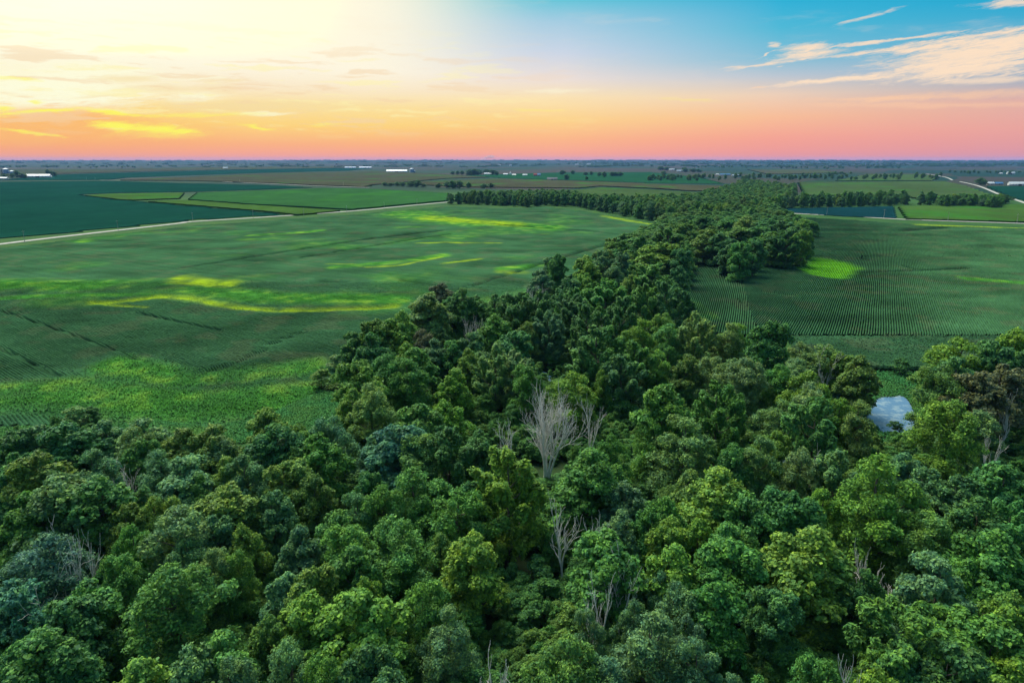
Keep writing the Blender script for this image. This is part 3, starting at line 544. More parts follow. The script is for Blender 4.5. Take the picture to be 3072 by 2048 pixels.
BELT = [
 ('O', 'b', -106.7, 1219.3, 19.0, 7.2, 'first tree from left in the dark tree belt past the big corn field'),
 ('M', 'b', -95.3, 1237.6, 17.3, 6.6, 'second tree from left in the dark tree belt past the big corn field'),
 ('O', 'd', -93.9, 1223.6, 21.2, 8.2, 'third tree from left in the dark tree belt past the big corn field'),
 ('M', 'd', -81.9, 1237.0, 19.0, 7.7, 'fourth tree from left in the dark tree belt past the big corn field'),
 ('O', 'o', -74.6, 1214.8, 19.1, 5.6, 'fifth tree from left in the dark tree belt past the big corn field'),
 ('B', 'd', -68.7, 1249.5, 19.5, 7.1, 'sixth tree from left in the dark tree belt past the big corn field'),
 ('O', 'o', -67.1, 1235.2, 24.3, 7.2, 'seventh tree from left in the dark tree belt past the big corn field'),
 ('B', 'd', -59.1, 1209.2, 15.8, 8.1, 'eighth tree from left in the dark tree belt past the big corn field'),
 ('O', 'd', -55.5, 1247.1, 22.8, 8.0, 'ninth tree from left in the dark tree belt past the big corn field'),
 ('O', 'o', -54.1, 1271.3, 17.3, 8.0, 'tenth tree from left in the dark tree belt past the big corn field'),
 ('B', 'd', -43.5, 1201.7, 16.6, 6.2, 'eleventh tree from left in the dark tree belt past the big corn field'),
 ('O', 'g', -39.4, 1225.7, 24.3, 6.0, 'twelfth tree from left in the dark tree belt past the big corn field'),
 ('B', 'b', -30.9, 1205.8, 21.1, 7.5, 'thirteenth tree from left in the dark tree belt past the big corn field'),
 ('B', 'g', -29.6, 1192.6, 15.3, 6.2, 'fourteenth tree from left in the dark tree belt past the big corn field'),
 ('O', 'g', -24.1, 1230.0, 15.4, 6.4, 'fifteenth tree from left in the dark tree belt past the big corn field'),
 ('O', 'g', -16.4, 1180.7, 15.7, 8.2, 'sixteenth tree from left in the dark tree belt past the big corn field'),
 ('O', 'd', -14.2, 1194.1, 23.7, 7.4, 'seventeenth tree from left in the dark tree belt past the big corn field'),
 ('B', 'b', -2.4, 1200.2, 19.1, 5.9, 'eighteenth tree from left in the dark tree belt past the big corn field'),
 ('O', 'd', 3.1, 1158.6, 18.6, 5.6, 'nineteenth tree from left in the dark tree belt past the big corn field'),
 ('B', 'g', 10.0, 1196.1, 20.0, 6.0, 'twentieth tree from left in the dark tree belt past the big corn field'),
 ('O', 'o', 14.7, 1182.6, 20.0, 6.6, 'twenty-first tree from left in the dark tree belt past the big corn field'),
 ('B', 'g', 18.5, 1168.6, 20.1, 7.0, 'twenty-second tree from left in the dark tree belt past the big corn field'),
 ('O', 'o', 23.7, 1141.2, 18.3, 6.6, 'twenty-third tree from left in the dark tree belt past the big corn field'),
 ('M', 'd', 26.9, 1156.5, 17.8, 7.4, 'twenty-fourth tree from left in the dark tree belt past the big corn field'),
 ('O', 'g', 37.8, 1186.6, 15.9, 5.9, 'twenty-fifth tree from left in the dark tree belt past the big corn field'),
 ('B', 'd', 41.2, 1167.9, 17.4, 7.0, 'twenty-sixth tree from left in the dark tree belt past the big corn field'),
 ('M', 'b', 44.5, 1202.0, 20.3, 7.9, 'twenty-seventh tree from left in the dark tree belt past the big corn field'),
 ('M', 'b', 53.1, 1231.7, 21.9, 8.0, 'twenty-eighth tree from left in the dark tree belt past the big corn field'),
 ('M', 'g', 57.1, 1193.7, 23.3, 7.8, 'twenty-ninth tree from left in the dark tree belt past the big corn field'),
 ('B', 'g', 61.2, 1257.0, 16.2, 7.2, 'thirtieth tree from left in the dark tree belt past the big corn field'),
 ('O', 'g', 68.3, 1185.8, 24.1, 7.8, 'thirty-first tree from left in the dark tree belt past the big corn field'),
 ('M', 'd', 75.8, 1203.2, 22.2, 7.7, 'thirty-second tree from left in the dark tree belt past the big corn field'),
 ('B', 'g', 76.4, 1171.7, 20.7, 7.7, 'thirty-third tree from left in the dark tree belt past the big corn field'),
 ('B', 'g', 86.9, 1189.7, 22.7, 6.8, 'thirty-fourth tree from left in the dark tree belt past the big corn field'),
 ('O', 'd', 87.7, 1161.8, 23.7, 7.9, 'thirty-fifth tree from left in the dark tree belt past the big corn field'),
 ('O', 'b', 99.8, 1224.0, 24.5, 5.7, 'thirty-sixth tree from left in the dark tree belt past the big corn field'),
 ('O', 'd', 99.5, 1193.6, 19.7, 8.1, 'thirty-seventh tree from left in the dark tree belt past the big corn field'),
 ('O', 'g', 103.1, 1169.0, 22.0, 6.9, 'thirty-eighth tree from left in the dark tree belt past the big corn field'),
 ('B', 'd', 112.9, 1159.5, 22.0, 5.7, 'thirty-ninth tree from left in the dark tree belt past the big corn field'),
 ('O', 'g', 111.6, 1140.7, 22.7, 8.0, 'fortieth tree from left in the dark tree belt past the big corn field'),
 ('O', 'd', 121.4, 1171.1, 20.0, 7.9, 'forty-first tree from left in the dark tree belt past the big corn field'),
 ('B', 'd', 118.7, 1123.9, 15.8, 6.2, 'forty-second tree from left in the dark tree belt past the big corn field'),
 ('O', 'd', 117.7, 1101.0, 24.3, 7.9, 'forty-third tree from left in the dark tree belt past the big corn field'),
 ('O', 'd', 127.3, 1110.2, 19.7, 6.0, 'forty-fourth tree from left in the dark tree belt past the big corn field'),
 ('O', 'g', 124.8, 1086.9, 23.7, 7.5, 'forty-fifth tree from left in the dark tree belt past the big corn field'),
 ('O', 'o', 131.8, 1135.1, 21.2, 6.6, 'forty-sixth tree from left in the dark tree belt past the big corn field'),
 ('B', 'o', 140.5, 1120.7, 19.9, 5.8, 'forty-seventh tree from left in the dark tree belt past the big corn field'),
 ('B', 'd', 133.7, 1062.5, 18.0, 7.4, 'forty-eighth tree from left in the dark tree belt past the big corn field'),
 ('B', 'b', 133.4, 1042.9, 21.9, 6.4, 'forty-ninth tree from left in the dark tree belt past the big corn field'),
 ('B', 'd', 138.5, 1026.2, 19.7, 6.7, 'fiftieth tree from left in the dark tree belt past the big corn field'),
 ('O', 'g', 146.6, 1049.6, 22.4, 6.7, 'fifty-first tree from left in the dark tree belt past the big corn field'),
 ('M', 'g', 152.6, 1071.5, 22.4, 6.1, 'fifty-second tree from left in the dark tree belt past the big corn field'),
 ('O', 'd', 146.2, 1006.9, 16.0, 6.6, 'fifty-third tree from left in the dark tree belt past the big corn field'),
 ('B', 'g', 166.4, 1107.5, 21.6, 7.3, 'fifty-fourth tree from left in the dark tree belt past the big corn field'),
 ('B', 'g', 156.7, 1041.2, 16.0, 8.2, 'fifty-fifth tree from left in the dark tree belt past the big corn field'),
 ('B', 'd', 171.6, 1122.5, 16.0, 6.2, 'fifty-sixth tree from left in the dark tree belt past the big corn field'),
 ('O', 'b', 157.2, 992.6, 17.2, 7.3, 'fifty-seventh tree from left in the dark tree belt past the big corn field'),
 ('O', 'b', 155.5, 972.6, 18.4, 6.8, 'fifty-eighth tree from left in the dark tree belt past the big corn field'),
 ('B', 'g', 155.3, 952.1, 16.0, 6.9, 'fifty-ninth tree from left in the dark tree belt past the big corn field'),
 ('O', 'd', 182.6, 1062.9, 22.8, 6.4, 'sixtieth tree from left in the dark tree belt past the big corn field'),
 ('B', 'd', 169.2, 972.7, 21.5, 8.0, 'sixty-first tree from left in the dark tree belt past the big corn field'),
 ('O', 'b', 168.1, 931.9, 23.3, 6.1, 'sixty-second tree from left in the dark tree belt past the big corn field'),
 ('O', 'g', 171.9, 948.0, 21.7, 6.3, 'sixty-third tree from left in the dark tree belt past the big corn field'),
 ('B', 'g', 167.8, 914.0, 21.2, 7.5, 'sixty-fourth tree from left in the dark tree belt past the big corn field'),
 ('B', 'g', 184.7, 951.1, 24.6, 6.0, 'sixty-fifth tree from left in the dark tree belt past the big corn field'),
 ('B', 'd', 177.6, 903.2, 24.4, 8.1, 'sixty-sixth tree from left in the dark tree belt past the big corn field'),
 ('O', 'b', 175.8, 885.7, 23.8, 7.4, 'sixty-seventh tree from left in the dark tree belt past the big corn field'),
 ('M', 'd', 186.7, 925.5, 23.3, 7.7, 'sixty-eighth tree from left in the dark tree belt past the big corn field'),
 ('M', 'o', 188.8, 890.9, 20.9, 6.9, 'sixty-ninth tree from left in the dark tree belt past the big corn field'),
 ('O', 'g', 195.1, 911.3, 19.3, 6.7, 'seventieth tree from left in the dark tree belt past the big corn field'),
 ('O', 'd', 187.2, 874.0, 16.9, 6.5, 'seventy-first tree from left in the dark tree belt past the big corn field'),
 ('O', 'g', 195.8, 855.3, 18.6, 7.8, 'seventy-second tree from left in the dark tree belt past the big corn field'),
 ('B', 'b', 200.2, 871.7, 18.4, 6.5, 'seventy-third tree from left in the dark tree belt past the big corn field'),
 ('O', 'g', 207.2, 888.0, 17.0, 6.5, 'seventy-fourth tree from left in the dark tree belt past the big corn field'),
 ('B', 'g', 239.4, 1001.3, 15.3, 5.9, 'seventy-fifth tree from left in the dark tree belt past the big corn field'),
 ('M', 'y', 201.9, 1128.5, 22.5, 6.5, 'first tree from left in the wood where the corn strip widens'),
 ('B', 'g', 196.7, 1082.1, 23.3, 6.0, 'second tree from left in the wood where the corn strip widens'),
 ('B', 'o', 204.0, 1112.3, 21.1, 8.0, 'third tree from left in the wood where the corn strip widens'),
 ('B', 'o', 198.6, 1064.8, 19.4, 8.0, 'fourth tree from left in the wood where the corn strip widens'),
 ('O', 'g', 196.1, 1019.1, 20.0, 7.7, 'fifth tree from left in the wood where the corn strip widens'),
 ('B', 'y', 201.2, 1041.4, 18.4, 7.5, 'sixth tree from left in the wood where the corn strip widens'),
 ('O', 'o', 211.1, 1056.6, 23.5, 8.2, 'seventh tree from left in the wood where the corn strip widens'),
 ('M', 'g', 215.8, 1078.8, 18.9, 6.3, 'eighth tree from left in the wood where the corn strip widens'),
 ('M', 'o', 224.1, 1107.9, 20.4, 7.5, 'ninth tree from left in the wood where the corn strip widens'),
 ('B', 'y', 206.3, 992.9, 20.4, 7.4, 'tenth tree from left in the wood where the corn strip widens'),
 ('M', 'g', 203.7, 969.6, 16.9, 7.5, 'eleventh tree from left in the wood where the corn strip widens'),
 ('M', 'y', 199.8, 933.6, 17.2, 5.6, 'twelfth tree from left in the wood where the corn strip widens'),
 ('M', 'y', 205.5, 951.1, 22.6, 7.4, 'thirteenth tree from left in the wood where the corn strip widens'),
 ('M', 'g', 197.7, 907.8, 14.7, 6.2, 'fourteenth tree from left in the wood where the corn strip widens'),
 ('B', 'g', 198.1, 891.3, 19.3, 6.1, 'fifteenth tree from left in the wood where the corn strip widens'),
 ('M', 'o', 196.1, 877.3, 18.0, 6.5, 'sixteenth tree from left in the wood where the corn strip widens'),
 ('B', 'o', 221.3, 980.8, 20.3, 7.5, 'seventeenth tree from left in the wood where the corn strip widens'),
 ('B', 'g', 194.4, 849.8, 21.6, 7.0, 'eighteenth tree from left in the wood where the corn strip widens'),
 ('M', 'y', 200.8, 863.2, 18.9, 6.3, 'nineteenth tree from left in the wood where the corn strip widens'),
 ('M', 'g', 216.5, 920.0, 17.8, 7.4, 'twentieth tree from left in the wood where the corn strip widens'),
 ('M', 'g', 225.2, 954.7, 21.8, 6.2, 'twenty-first tree from left in the wood where the corn strip widens'),
 ('M', 'o', 225.0, 932.2, 18.1, 5.7, 'twenty-second tree from left in the wood where the corn strip widens'),
 ('B', 'g', 215.0, 883.8, 18.7, 8.2, 'twenty-third tree from left in the wood where the corn strip widens'),
 ('B', 'o', 206.5, 841.2, 21.1, 8.1, 'twenty-fourth tree from left in the wood where the corn strip widens'),
 ('B', 'o', 212.3, 854.0, 17.8, 7.1, 'twenty-fifth tree from left in the wood where the corn strip widens'),
 ('B', 'g', 221.5, 866.6, 17.2, 8.0, 'twenty-sixth tree from left in the wood where the corn strip widens'),
 ('B', 'g', 229.4, 880.2, 18.9, 7.4, 'twenty-seventh tree from left in the wood where the corn strip widens'),
 ('B', 'g', 249.1, 936.5, 22.7, 7.5, 'twenty-eighth tree from left in the wood where the corn strip widens'),
 ('B', 'o', 270.9, 1013.1, 16.2, 7.6, 'twenty-ninth tree from left in the wood where the corn strip widens'),
 ('M', 'g', 260.6, 967.7, 16.9, 6.0, 'thirtieth tree from left in the wood where the corn strip widens'),
 ('M', 'g', 243.2, 883.0, 15.7, 6.7, 'thirty-first tree from left in the wood where the corn strip widens'),
 ('O', 'y', 255.0, 922.6, 18.6, 8.1, 'thirty-second tree from left in the wood where the corn strip widens'),
 ('M', 'o', 249.2, 901.0, 17.4, 7.0, 'thirty-third tree from left in the wood where the corn strip widens'),
 ('M', 'g', 238.0, 857.2, 22.5, 7.9, 'thirty-fourth tree from left in the wood where the corn strip widens'),
 ('O', 'o', 280.3, 986.4, 16.8, 6.5, 'thirty-fifth tree from left in the wood where the corn strip widens'),
 ('B', 'y', 274.0, 956.8, 16.0, 7.8, 'thirty-sixth tree from left in the wood where the corn strip widens'),
 ('B', 'g', 302.5, 1032.9, 16.6, 5.9, 'thirty-seventh tree from left in the wood where the corn strip widens'),
 ('M', 'y', 266.2, 898.9, 16.9, 7.9, 'thirty-eighth tree from left in the wood where the corn strip widens'),
 ('M', 'g', 276.4, 927.8, 18.4, 6.8, 'thirty-ninth tree from left in the wood where the corn strip widens'),
 ('M', 'y', 259.3, 866.6, 22.5, 6.0, 'fortieth tree from left in the wood where the corn strip widens'),
 ('M', 'y', 294.3, 970.1, 16.0, 7.8, 'forty-first tree from left in the wood where the corn strip widens'),
 ('O', 'o', 274.2, 884.7, 20.2, 6.7, 'forty-second tree from left in the wood where the corn strip widens'),
 ('B', 'y', 283.4, 912.4, 20.4, 7.8, 'forty-third tree from left in the wood where the corn strip widens'),
 ('B', 'o', 290.9, 932.6, 23.6, 7.4, 'forty-fourth tree from left in the wood where the corn strip widens'),
 ('B', 'g', 301.4, 945.1, 16.8, 6.8, 'forty-fifth tree from left in the wood where the corn strip widens'),
 ('B', 'o', 308.3, 961.4, 15.0, 7.6, 'forty-sixth tree from left in the wood where the corn strip widens'),
 ('M', 'o', 297.4, 919.1, 19.4, 7.8, 'forty-seventh tree from left in the wood where the corn strip widens'),
 ('B', 'g', 307.8, 929.0, 16.5, 6.6, 'forty-eighth tree from left in the wood where the corn strip widens'),
 ('M', 'o', 337.8, 1015.9, 23.1, 6.7, 'forty-ninth tree from left in the wood where the corn strip widens'),
 ('M', 'o', 320.0, 945.9, 20.4, 6.9, 'fiftieth tree from left in the wood where the corn strip widens'),
 ('B', 'o', 331.5, 977.0, 18.1, 7.8, 'fifty-first tree from left in the wood where the corn strip widens'),
 ('O', 'o', 332.5, 961.5, 21.3, 7.9, 'fifty-second tree from left in the wood where the corn strip widens'),
 ('O', 'g', 350.1, 1003.8, 23.1, 6.1, 'fifty-third tree from left in the wood where the corn strip widens'),
 ('M', 'o', 356.9, 1016.4, 19.0, 6.0, 'fifty-fourth tree from left in the wood where the corn strip widens'),
 ('O', 'y', 367.7, 1028.8, 14.6, 6.4, 'fifty-fifth tree from left in the wood where the corn strip widens'),
 ('O', 'o', 348.0, 971.6, 21.3, 6.0, 'fifty-sixth tree from left in the wood where the corn strip widens'),
 ('B', 'y', 363.9, 999.7, 15.0, 6.6, 'fifty-seventh tree from left in the wood where the corn strip widens'),
 ('O', 'o', 360.8, 985.5, 17.7, 6.5, 'fifty-eighth tree from left in the wood where the corn strip widens'),
 ('B', 'g', 372.6, 1012.6, 19.5, 6.8, 'fifty-ninth tree from left in the wood where the corn strip widens'),
 ('M', 'y', 399.2, 1074.2, 20.0, 6.9, 'sixtieth tree from left in the wood where the corn strip widens'),
 ('B', 'o', 426.4, 1134.2, 20.4, 6.7, 'sixty-first tree from left in the wood where the corn strip widens'),
 ('B', 'y', 386.3, 1020.1, 23.2, 6.8, 'sixty-second tree from left in the wood where the corn strip widens'),
 ('B', 'g', 395.3, 1034.5, 23.0, 6.2, 'sixty-third tree from left in the wood where the corn strip widens'),
 ('M', 'g', 404.6, 1056.0, 20.2, 5.9, 'sixty-fourth tree from left in the wood where the corn strip widens'),
 ('M', 'o', 414.7, 1078.1, 15.9, 7.0, 'sixty-fifth tree from left in the wood where the corn strip widens'),
 ('B', 'y', 439.1, 1127.8, 21.7, 6.0, 'sixty-sixth tree from left in the wood where the corn strip widens'),
 ('B', 'o', 473.1, 1203.7, 20.8, 8.0, 'sixty-seventh tree from left in the wood where the corn strip widens'),
 ('M', 'g', 492.7, 1252.1, 17.6, 8.2, 'sixty-eighth tree from left in the wood where the corn strip widens'),
 ('B', 'g', 541.0, 1358.0, 15.3, 6.3, 'sixty-ninth tree from left in the wood where the corn strip widens'),
 ('B', 'o', 536.6, 1342.9, 16.0, 5.8, 'seventieth tree from left in the wood where the corn strip widens'),
 ('B', 'g', 422.3, 1096.8, 22.6, 6.9, 'first tree from left in the dark tree belt past the right road'),
 ('O', 'b', 433.3, 1111.2, 19.4, 7.6, 'second tree from left in the dark tree belt past the right road'),
 ('O', 'd', 445.4, 1133.1, 20.6, 6.4, 'third tree from left in the dark tree belt past the right road'),
 ('B', 'b', 458.5, 1141.8, 22.1, 5.7, 'fourth tree from left in the dark tree belt past the right road'),
 ('M', 'b', 447.2, 1112.3, 19.2, 6.9, 'fifth tree from left in the dark tree belt past the right road'),
 ('M', 'o', 475.5, 1165.1, 16.0, 7.7, 'sixth tree from left in the dark tree belt past the right road'),
 ('M', 'b', 484.4, 1178.9, 16.9, 7.2, 'seventh tree from left in the dark tree belt past the right road'),
 ('O', 'b', 474.4, 1138.7, 16.3, 7.1, 'eighth tree from left in the dark tree belt past the right road'),
 ('O', 'b', 495.7, 1188.8, 24.0, 7.1, 'ninth tree from left in the dark tree belt past the right road'),
 ('O', 'g', 468.3, 1120.5, 24.2, 7.1, 'tenth tree from left in the dark tree belt past the right road'),
 ('O', 'g', 485.2, 1149.3, 22.1, 5.7, 'eleventh tree from left in the dark tree belt past the right road'),
 ('O', 'g', 494.4, 1165.4, 20.6, 7.3, 'twelfth tree from left in the dark tree belt past the right road'),
 ('O', 'g', 511.9, 1182.9, 16.8, 7.0, 'thirteenth tree from left in the dark tree belt past the right road'),
 ('O', 'd', 488.0, 1127.0, 21.9, 6.7, 'fourteenth tree from left in the dark tree belt past the right road'),
 ('O', 'd', 501.8, 1151.5, 19.9, 6.7, 'fifteenth tree from left in the dark tree belt past the right road'),
 ('O', 'd', 502.7, 1133.7, 21.5, 8.1, 'sixteenth tree from left in the dark tree belt past the right road'),
 ('O', 'd', 517.3, 1166.3, 21.3, 7.1, 'seventeenth tree from left in the dark tree belt past the right road'),
 ('M', 'g', 531.3, 1195.7, 22.9, 6.7, 'eighteenth tree from left in the dark tree belt past the right road'),
 ('O', 'g', 530.9, 1173.9, 21.2, 7.8, 'nineteenth tree from left in the dark tree belt past the right road'),
 ('O', 'd', 522.1, 1146.0, 21.2, 6.0, 'twentieth tree from left in the dark tree belt past the right road'),
 ('O', 'b', 529.0, 1158.4, 15.3, 7.3, 'twenty-first tree from left in the dark tree belt past the right road'),
 ('B', 'd', 542.9, 1188.4, 15.9, 7.5, 'twenty-second tree from left in the dark tree belt past the right road'),
 ('B', 'g', 556.1, 1197.0, 18.0, 6.0, 'twenty-third tree from left in the dark tree belt past the right road'),
 ('M', 'o', 553.0, 1179.3, 19.7, 7.0, 'twenty-fourth tree from left in the dark tree belt past the right road'),
 ('O', 'o', 547.2, 1165.2, 15.4, 6.1, 'twenty-fifth tree from left in the dark tree belt past the right road'),
 ('O', 'd', 543.7, 1145.2, 17.2, 7.1, 'twenty-sixth tree from left in the dark tree belt past the right road'),
 ('B', 'g', 577.1, 1210.9, 24.1, 7.8, 'twenty-seventh tree from left in the dark tree belt past the right road'),
 ('O', 'g', 571.3, 1194.8, 24.1, 6.1, 'twenty-eighth tree from left in the dark tree belt past the right road'),
 ('O', 'o', 563.3, 1170.5, 15.5, 6.3, 'twenty-ninth tree from left in the dark tree belt past the right road'),
 ('B', 'g', 557.5, 1150.7, 24.7, 6.0, 'thirtieth tree from left in the dark tree belt past the right road'),
 ('M', 'g', 591.7, 1214.9, 20.9, 7.6, 'thirty-first tree from left in the dark tree belt past the right road'),
 ('B', 'g', 578.4, 1181.0, 18.0, 5.8, 'thirty-second tree from left in the dark tree belt past the right road'),
 ('O', 'b', 592.0, 1199.3, 22.9, 5.9, 'thirty-third tree from left in the dark tree belt past the right road'),
 ('B', 'd', 579.6, 1161.3, 18.4, 5.8, 'thirty-fourth tree from left in the dark tree belt past the right road'),
 ('O', 'b', 613.7, 1228.4, 18.8, 7.4, 'thirty-fifth tree from left in the dark tree belt past the right road'),
 ('B', 'b', 621.9, 1242.5, 21.9, 6.6, 'thirty-sixth tree from left in the dark tree belt past the right road'),
 ('O', 'd', 608.9, 1214.1, 22.6, 6.2, 'thirty-seventh tree from left in the dark tree belt past the right road'),
 ('M', 'd', 591.8, 1171.5, 16.2, 6.6, 'thirty-eighth tree from left in the dark tree belt past the right road'),
 ('O', 'd', 610.4, 1200.0, 20.0, 7.9, 'thirty-ninth tree from left in the dark tree belt past the right road'),
 ('B', 'o', 638.2, 1247.9, 17.3, 8.0, 'fortieth tree from left in the dark tree belt past the right road'),
 ('B', 'o', 630.3, 1228.9, 20.5, 7.9, 'forty-first tree from left in the dark tree belt past the right road'),
 ('B', 'd', 606.8, 1181.2, 17.4, 6.1, 'forty-second tree from left in the dark tree belt past the right road'),
 ('O', 'd', 607.4, 1166.2, 15.5, 7.5, 'forty-third tree from left in the dark tree belt past the right road'),
 ('O', 'g', 635.5, 1213.4, 22.6, 6.1, 'forty-fourth tree from left in the dark tree belt past the right road'),
 ('O', 'g', 662.2, 1262.5, 17.4, 6.3, 'forty-fifth tree from left in the dark tree belt past the right road'),
 ('M', 'g', 651.6, 1237.8, 22.0, 6.6, 'forty-sixth tree from left in the dark tree belt past the right road'),
 ('M', 'g', 624.3, 1185.5, 21.9, 5.9, 'forty-seventh tree from left in the dark tree belt past the right road'),
 ('O', 'g', 677.2, 1281.7, 22.2, 6.7, 'forty-eighth tree from left in the dark tree belt past the right road'),
 ('B', 'd', 663.2, 1246.8, 19.6, 8.0, 'forty-ninth tree from left in the dark tree belt past the right road'),
 ('M', 'g', 691.3, 1293.1, 18.2, 8.0, 'fiftieth tree from left in the dark tree belt past the right road'),
 ('O', 'g', 642.0, 1198.8, 16.6, 6.3, 'fifty-first tree from left in the dark tree belt past the right road'),
 ('M', 'g', 678.5, 1254.7, 19.3, 5.9, 'fifty-second tree from left in the dark tree belt past the right road'),
 ('O', 'b', 708.1, 1307.3, 21.2, 5.7, 'fifty-third tree from left in the dark tree belt past the right road'),
 ('B', 'd', 661.8, 1219.9, 19.9, 7.4, 'fifty-fourth tree from left in the dark tree belt past the right road'),
 ('O', 'g', 690.8, 1272.6, 23.2, 7.0, 'fifty-fifth tree from left in the dark tree belt past the right road'),
 ('B', 'b', 640.8, 1180.2, 15.6, 7.6, 'fifty-sixth tree from left in the dark tree belt past the right road'),
 ('B', 'g', 703.0, 1284.9, 16.3, 6.2, 'fifty-seventh tree from left in the dark tree belt past the right road'),
 ('O', 'b', 659.5, 1198.6, 19.3, 7.9, 'fifty-eighth tree from left in the dark tree belt past the right road'),
 ('B', 'o', 678.9, 1231.1, 17.2, 6.6, 'fifty-ninth tree from left in the dark tree belt past the right road'),
 ('M', 'b', 708.1, 1269.3, 16.2, 6.7, 'sixtieth tree from left in the dark tree belt past the right road'),
 ('O', 'd', 692.5, 1238.1, 15.4, 6.3, 'sixty-first tree from left in the dark tree belt past the right road'),
 ('O', 'g', 704.2, 1253.3, 23.4, 7.7, 'sixty-second tree from left in the dark tree belt past the right road'),
 ('B', 'd', 680.7, 1204.4, 19.6, 6.0, 'sixty-third tree from left in the dark tree belt past the right road'),
 ('B', 'o', 689.7, 1217.6, 16.1, 6.6, 'sixty-fourth tree from left in the dark tree belt past the right road'),
 ('B', 'b', 707.9, 1204.6, 23.5, 7.2, 'sixty-fifth tree from left in the dark tree belt past the right road'),
 ('B', 'b', 727.0, 1224.5, 16.6, 7.5, 'sixty-sixth tree from left in the dark tree belt past the right road'),
 ('O', 'g', 722.3, 1207.3, 19.9, 5.8, 'sixty-seventh tree from left in the dark tree belt past the right road'),
 ('O', 'g', 713.0, 1186.4, 24.2, 7.2, 'sixty-eighth tree from left in the dark tree belt past the right road'),
 ('O', 'd', 751.1, 1239.0, 17.5, 6.0, 'sixty-ninth tree from left in the dark tree belt past the right road'),
 ('O', 'd', 707.6, 1144.0, 16.6, 7.6, 'first tree from left in the short tree row at the far road'),
 ('B', 'd', 717.7, 1160.0, 19.1, 7.0, 'second tree from left in the short tree row at the far road'),
 ('O', 'g', 706.0, 1128.8, 21.1, 5.6, 'third tree from left in the short tree row at the far road'),
 ('O', 'g', 731.8, 1160.4, 17.7, 7.4, 'fourth tree from left in the short tree row at the far road'),
 ('O', 'd', 723.4, 1140.1, 18.1, 6.8, 'fifth tree from left in the short tree row at the far road'),
 ('O', 'o', 750.4, 1179.9, 19.0, 6.5, 'sixth tree from left in the short tree row at the far road'),
 ('B', 'o', 743.0, 1168.0, 20.3, 7.4, 'seventh tree from left in the short tree row at the far road'),
 ('B', 'o', 772.2, 1202.2, 15.2, 6.8, 'eighth tree from left in the short tree row at the far road'),
 ('O', 'd', 738.7, 1143.1, 15.6, 7.2, 'ninth tree from left in the short tree row at the far road'),
 ('B', 'g', 790.9, 1223.5, 14.1, 6.9, 'tenth tree from left in the short tree row at the far road'),
 ('O', 'd', 773.2, 1187.2, 19.4, 6.4, 'eleventh tree from left in the short tree row at the far road'),
 ('O', 'd', 756.8, 1158.7, 13.7, 6.9, 'twelfth tree from left in the short tree row at the far road'),
 ('M', 'b', 764.9, 1169.3, 13.4, 6.4, 'thirteenth tree from left in the short tree row at the far road'),
 ('B', 'g', 754.3, 1141.4, 20.6, 7.9, 'fourteenth tree from left in the short tree row at the far road'),
 ('O', 'o', 802.2, 1210.4, 17.4, 7.4, 'fifteenth tree from left in the short tree row at the far road'),
 ('B', 'o', 784.9, 1184.2, 20.6, 6.2, 'sixteenth tree from left in the short tree row at the far road'),
 ('O', 'b', 763.7, 1128.5, 14.6, 5.9, 'first tree from left in the last tree row by the far road'),
 ('M', 'g', 770.7, 1138.3, 20.0, 6.3, 'second tree from left in the last tree row by the far road'),
 ('M', 'g', 783.3, 1150.3, 12.7, 5.8, 'third tree from left in the last tree row by the far road'),
 ('O', 'g', 760.3, 1107.0, 20.0, 7.0, 'fourth tree from left in the last tree row by the far road'),
 ('O', 'g', 782.2, 1137.8, 18.8, 7.9, 'fifth tree from left in the last tree row by the far road'),
 ('B', 'o', 769.3, 1118.3, 16.7, 6.2, 'sixth tree from left in the last tree row by the far road'),
 ('M', 'd', 757.7, 1093.9, 19.9, 5.9, 'seventh tree from left in the last tree row by the far road'),
 ('B', 'g', 780.6, 1125.9, 19.5, 7.1, 'eighth tree from left in the last tree row by the far road'),
 ('O', 'd', 793.0, 1134.4, 13.7, 7.7, 'ninth tree from left in the last tree row by the far road'),
 ('M', 'g', 774.0, 1106.5, 18.3, 6.8, 'tenth tree from left in the last tree row by the far road'),
 ('O', 'g', 170.6, 780.0, 15.0, 7.2, 'first tree from left in the wood bulging into the striped field'),
 ('O', 'y', 156.3, 705.4, 12.7, 7.6, 'second tree from left in the wood bulging into the striped field'),
 ('M', 'g', 153.8, 682.0, 17.2, 6.3, 'third tree from left in the wood bulging into the striped field'),
 ('O', 'g', 149.8, 661.3, 15.5, 6.0, 'fourth tree from left in the wood bulging into the striped field'),
 ('M', 'o', 148.4, 649.6, 15.3, 7.3, 'fifth tree from left in the wood bulging into the striped field'),
 ('O', 'y', 145.1, 633.7, 19.1, 6.6, 'sixth tree from left in the wood bulging into the striped field'),
 ('O', 'y', 144.3, 621.6, 13.8, 7.2, 'seventh tree from left in the wood bulging into the striped field'),
 ('M', 'g', 145.8, 607.8, 13.2, 7.5, 'eighth tree from left in the wood bulging into the striped field'),
 ('O', 'g', 165.7, 685.6, 17.1, 7.3, 'ninth tree from left in the wood bulging into the striped field'),
 ('B', 'g', 155.4, 639.4, 18.1, 6.4, 'tenth tree from left in the wood bulging into the striped field'),
 ('O', 'o', 166.9, 670.7, 19.8, 7.9, 'eleventh tree from left in the wood bulging into the striped field'),
 ('M', 'o', 147.1, 584.0, 17.4, 7.4, 'twelfth tree from left in the wood bulging into the striped field'),
 ('B', 'g', 157.9, 610.6, 17.7, 6.6, 'thirteenth tree from left in the wood bulging into the striped field'),
 ('B', 'g', 169.4, 653.6, 19.6, 6.8, 'fourteenth tree from left in the wood bulging into the striped field'),
 ('O', 'o', 156.6, 595.6, 16.6, 7.1, 'fifteenth tree from left in the wood bulging into the striped field'),
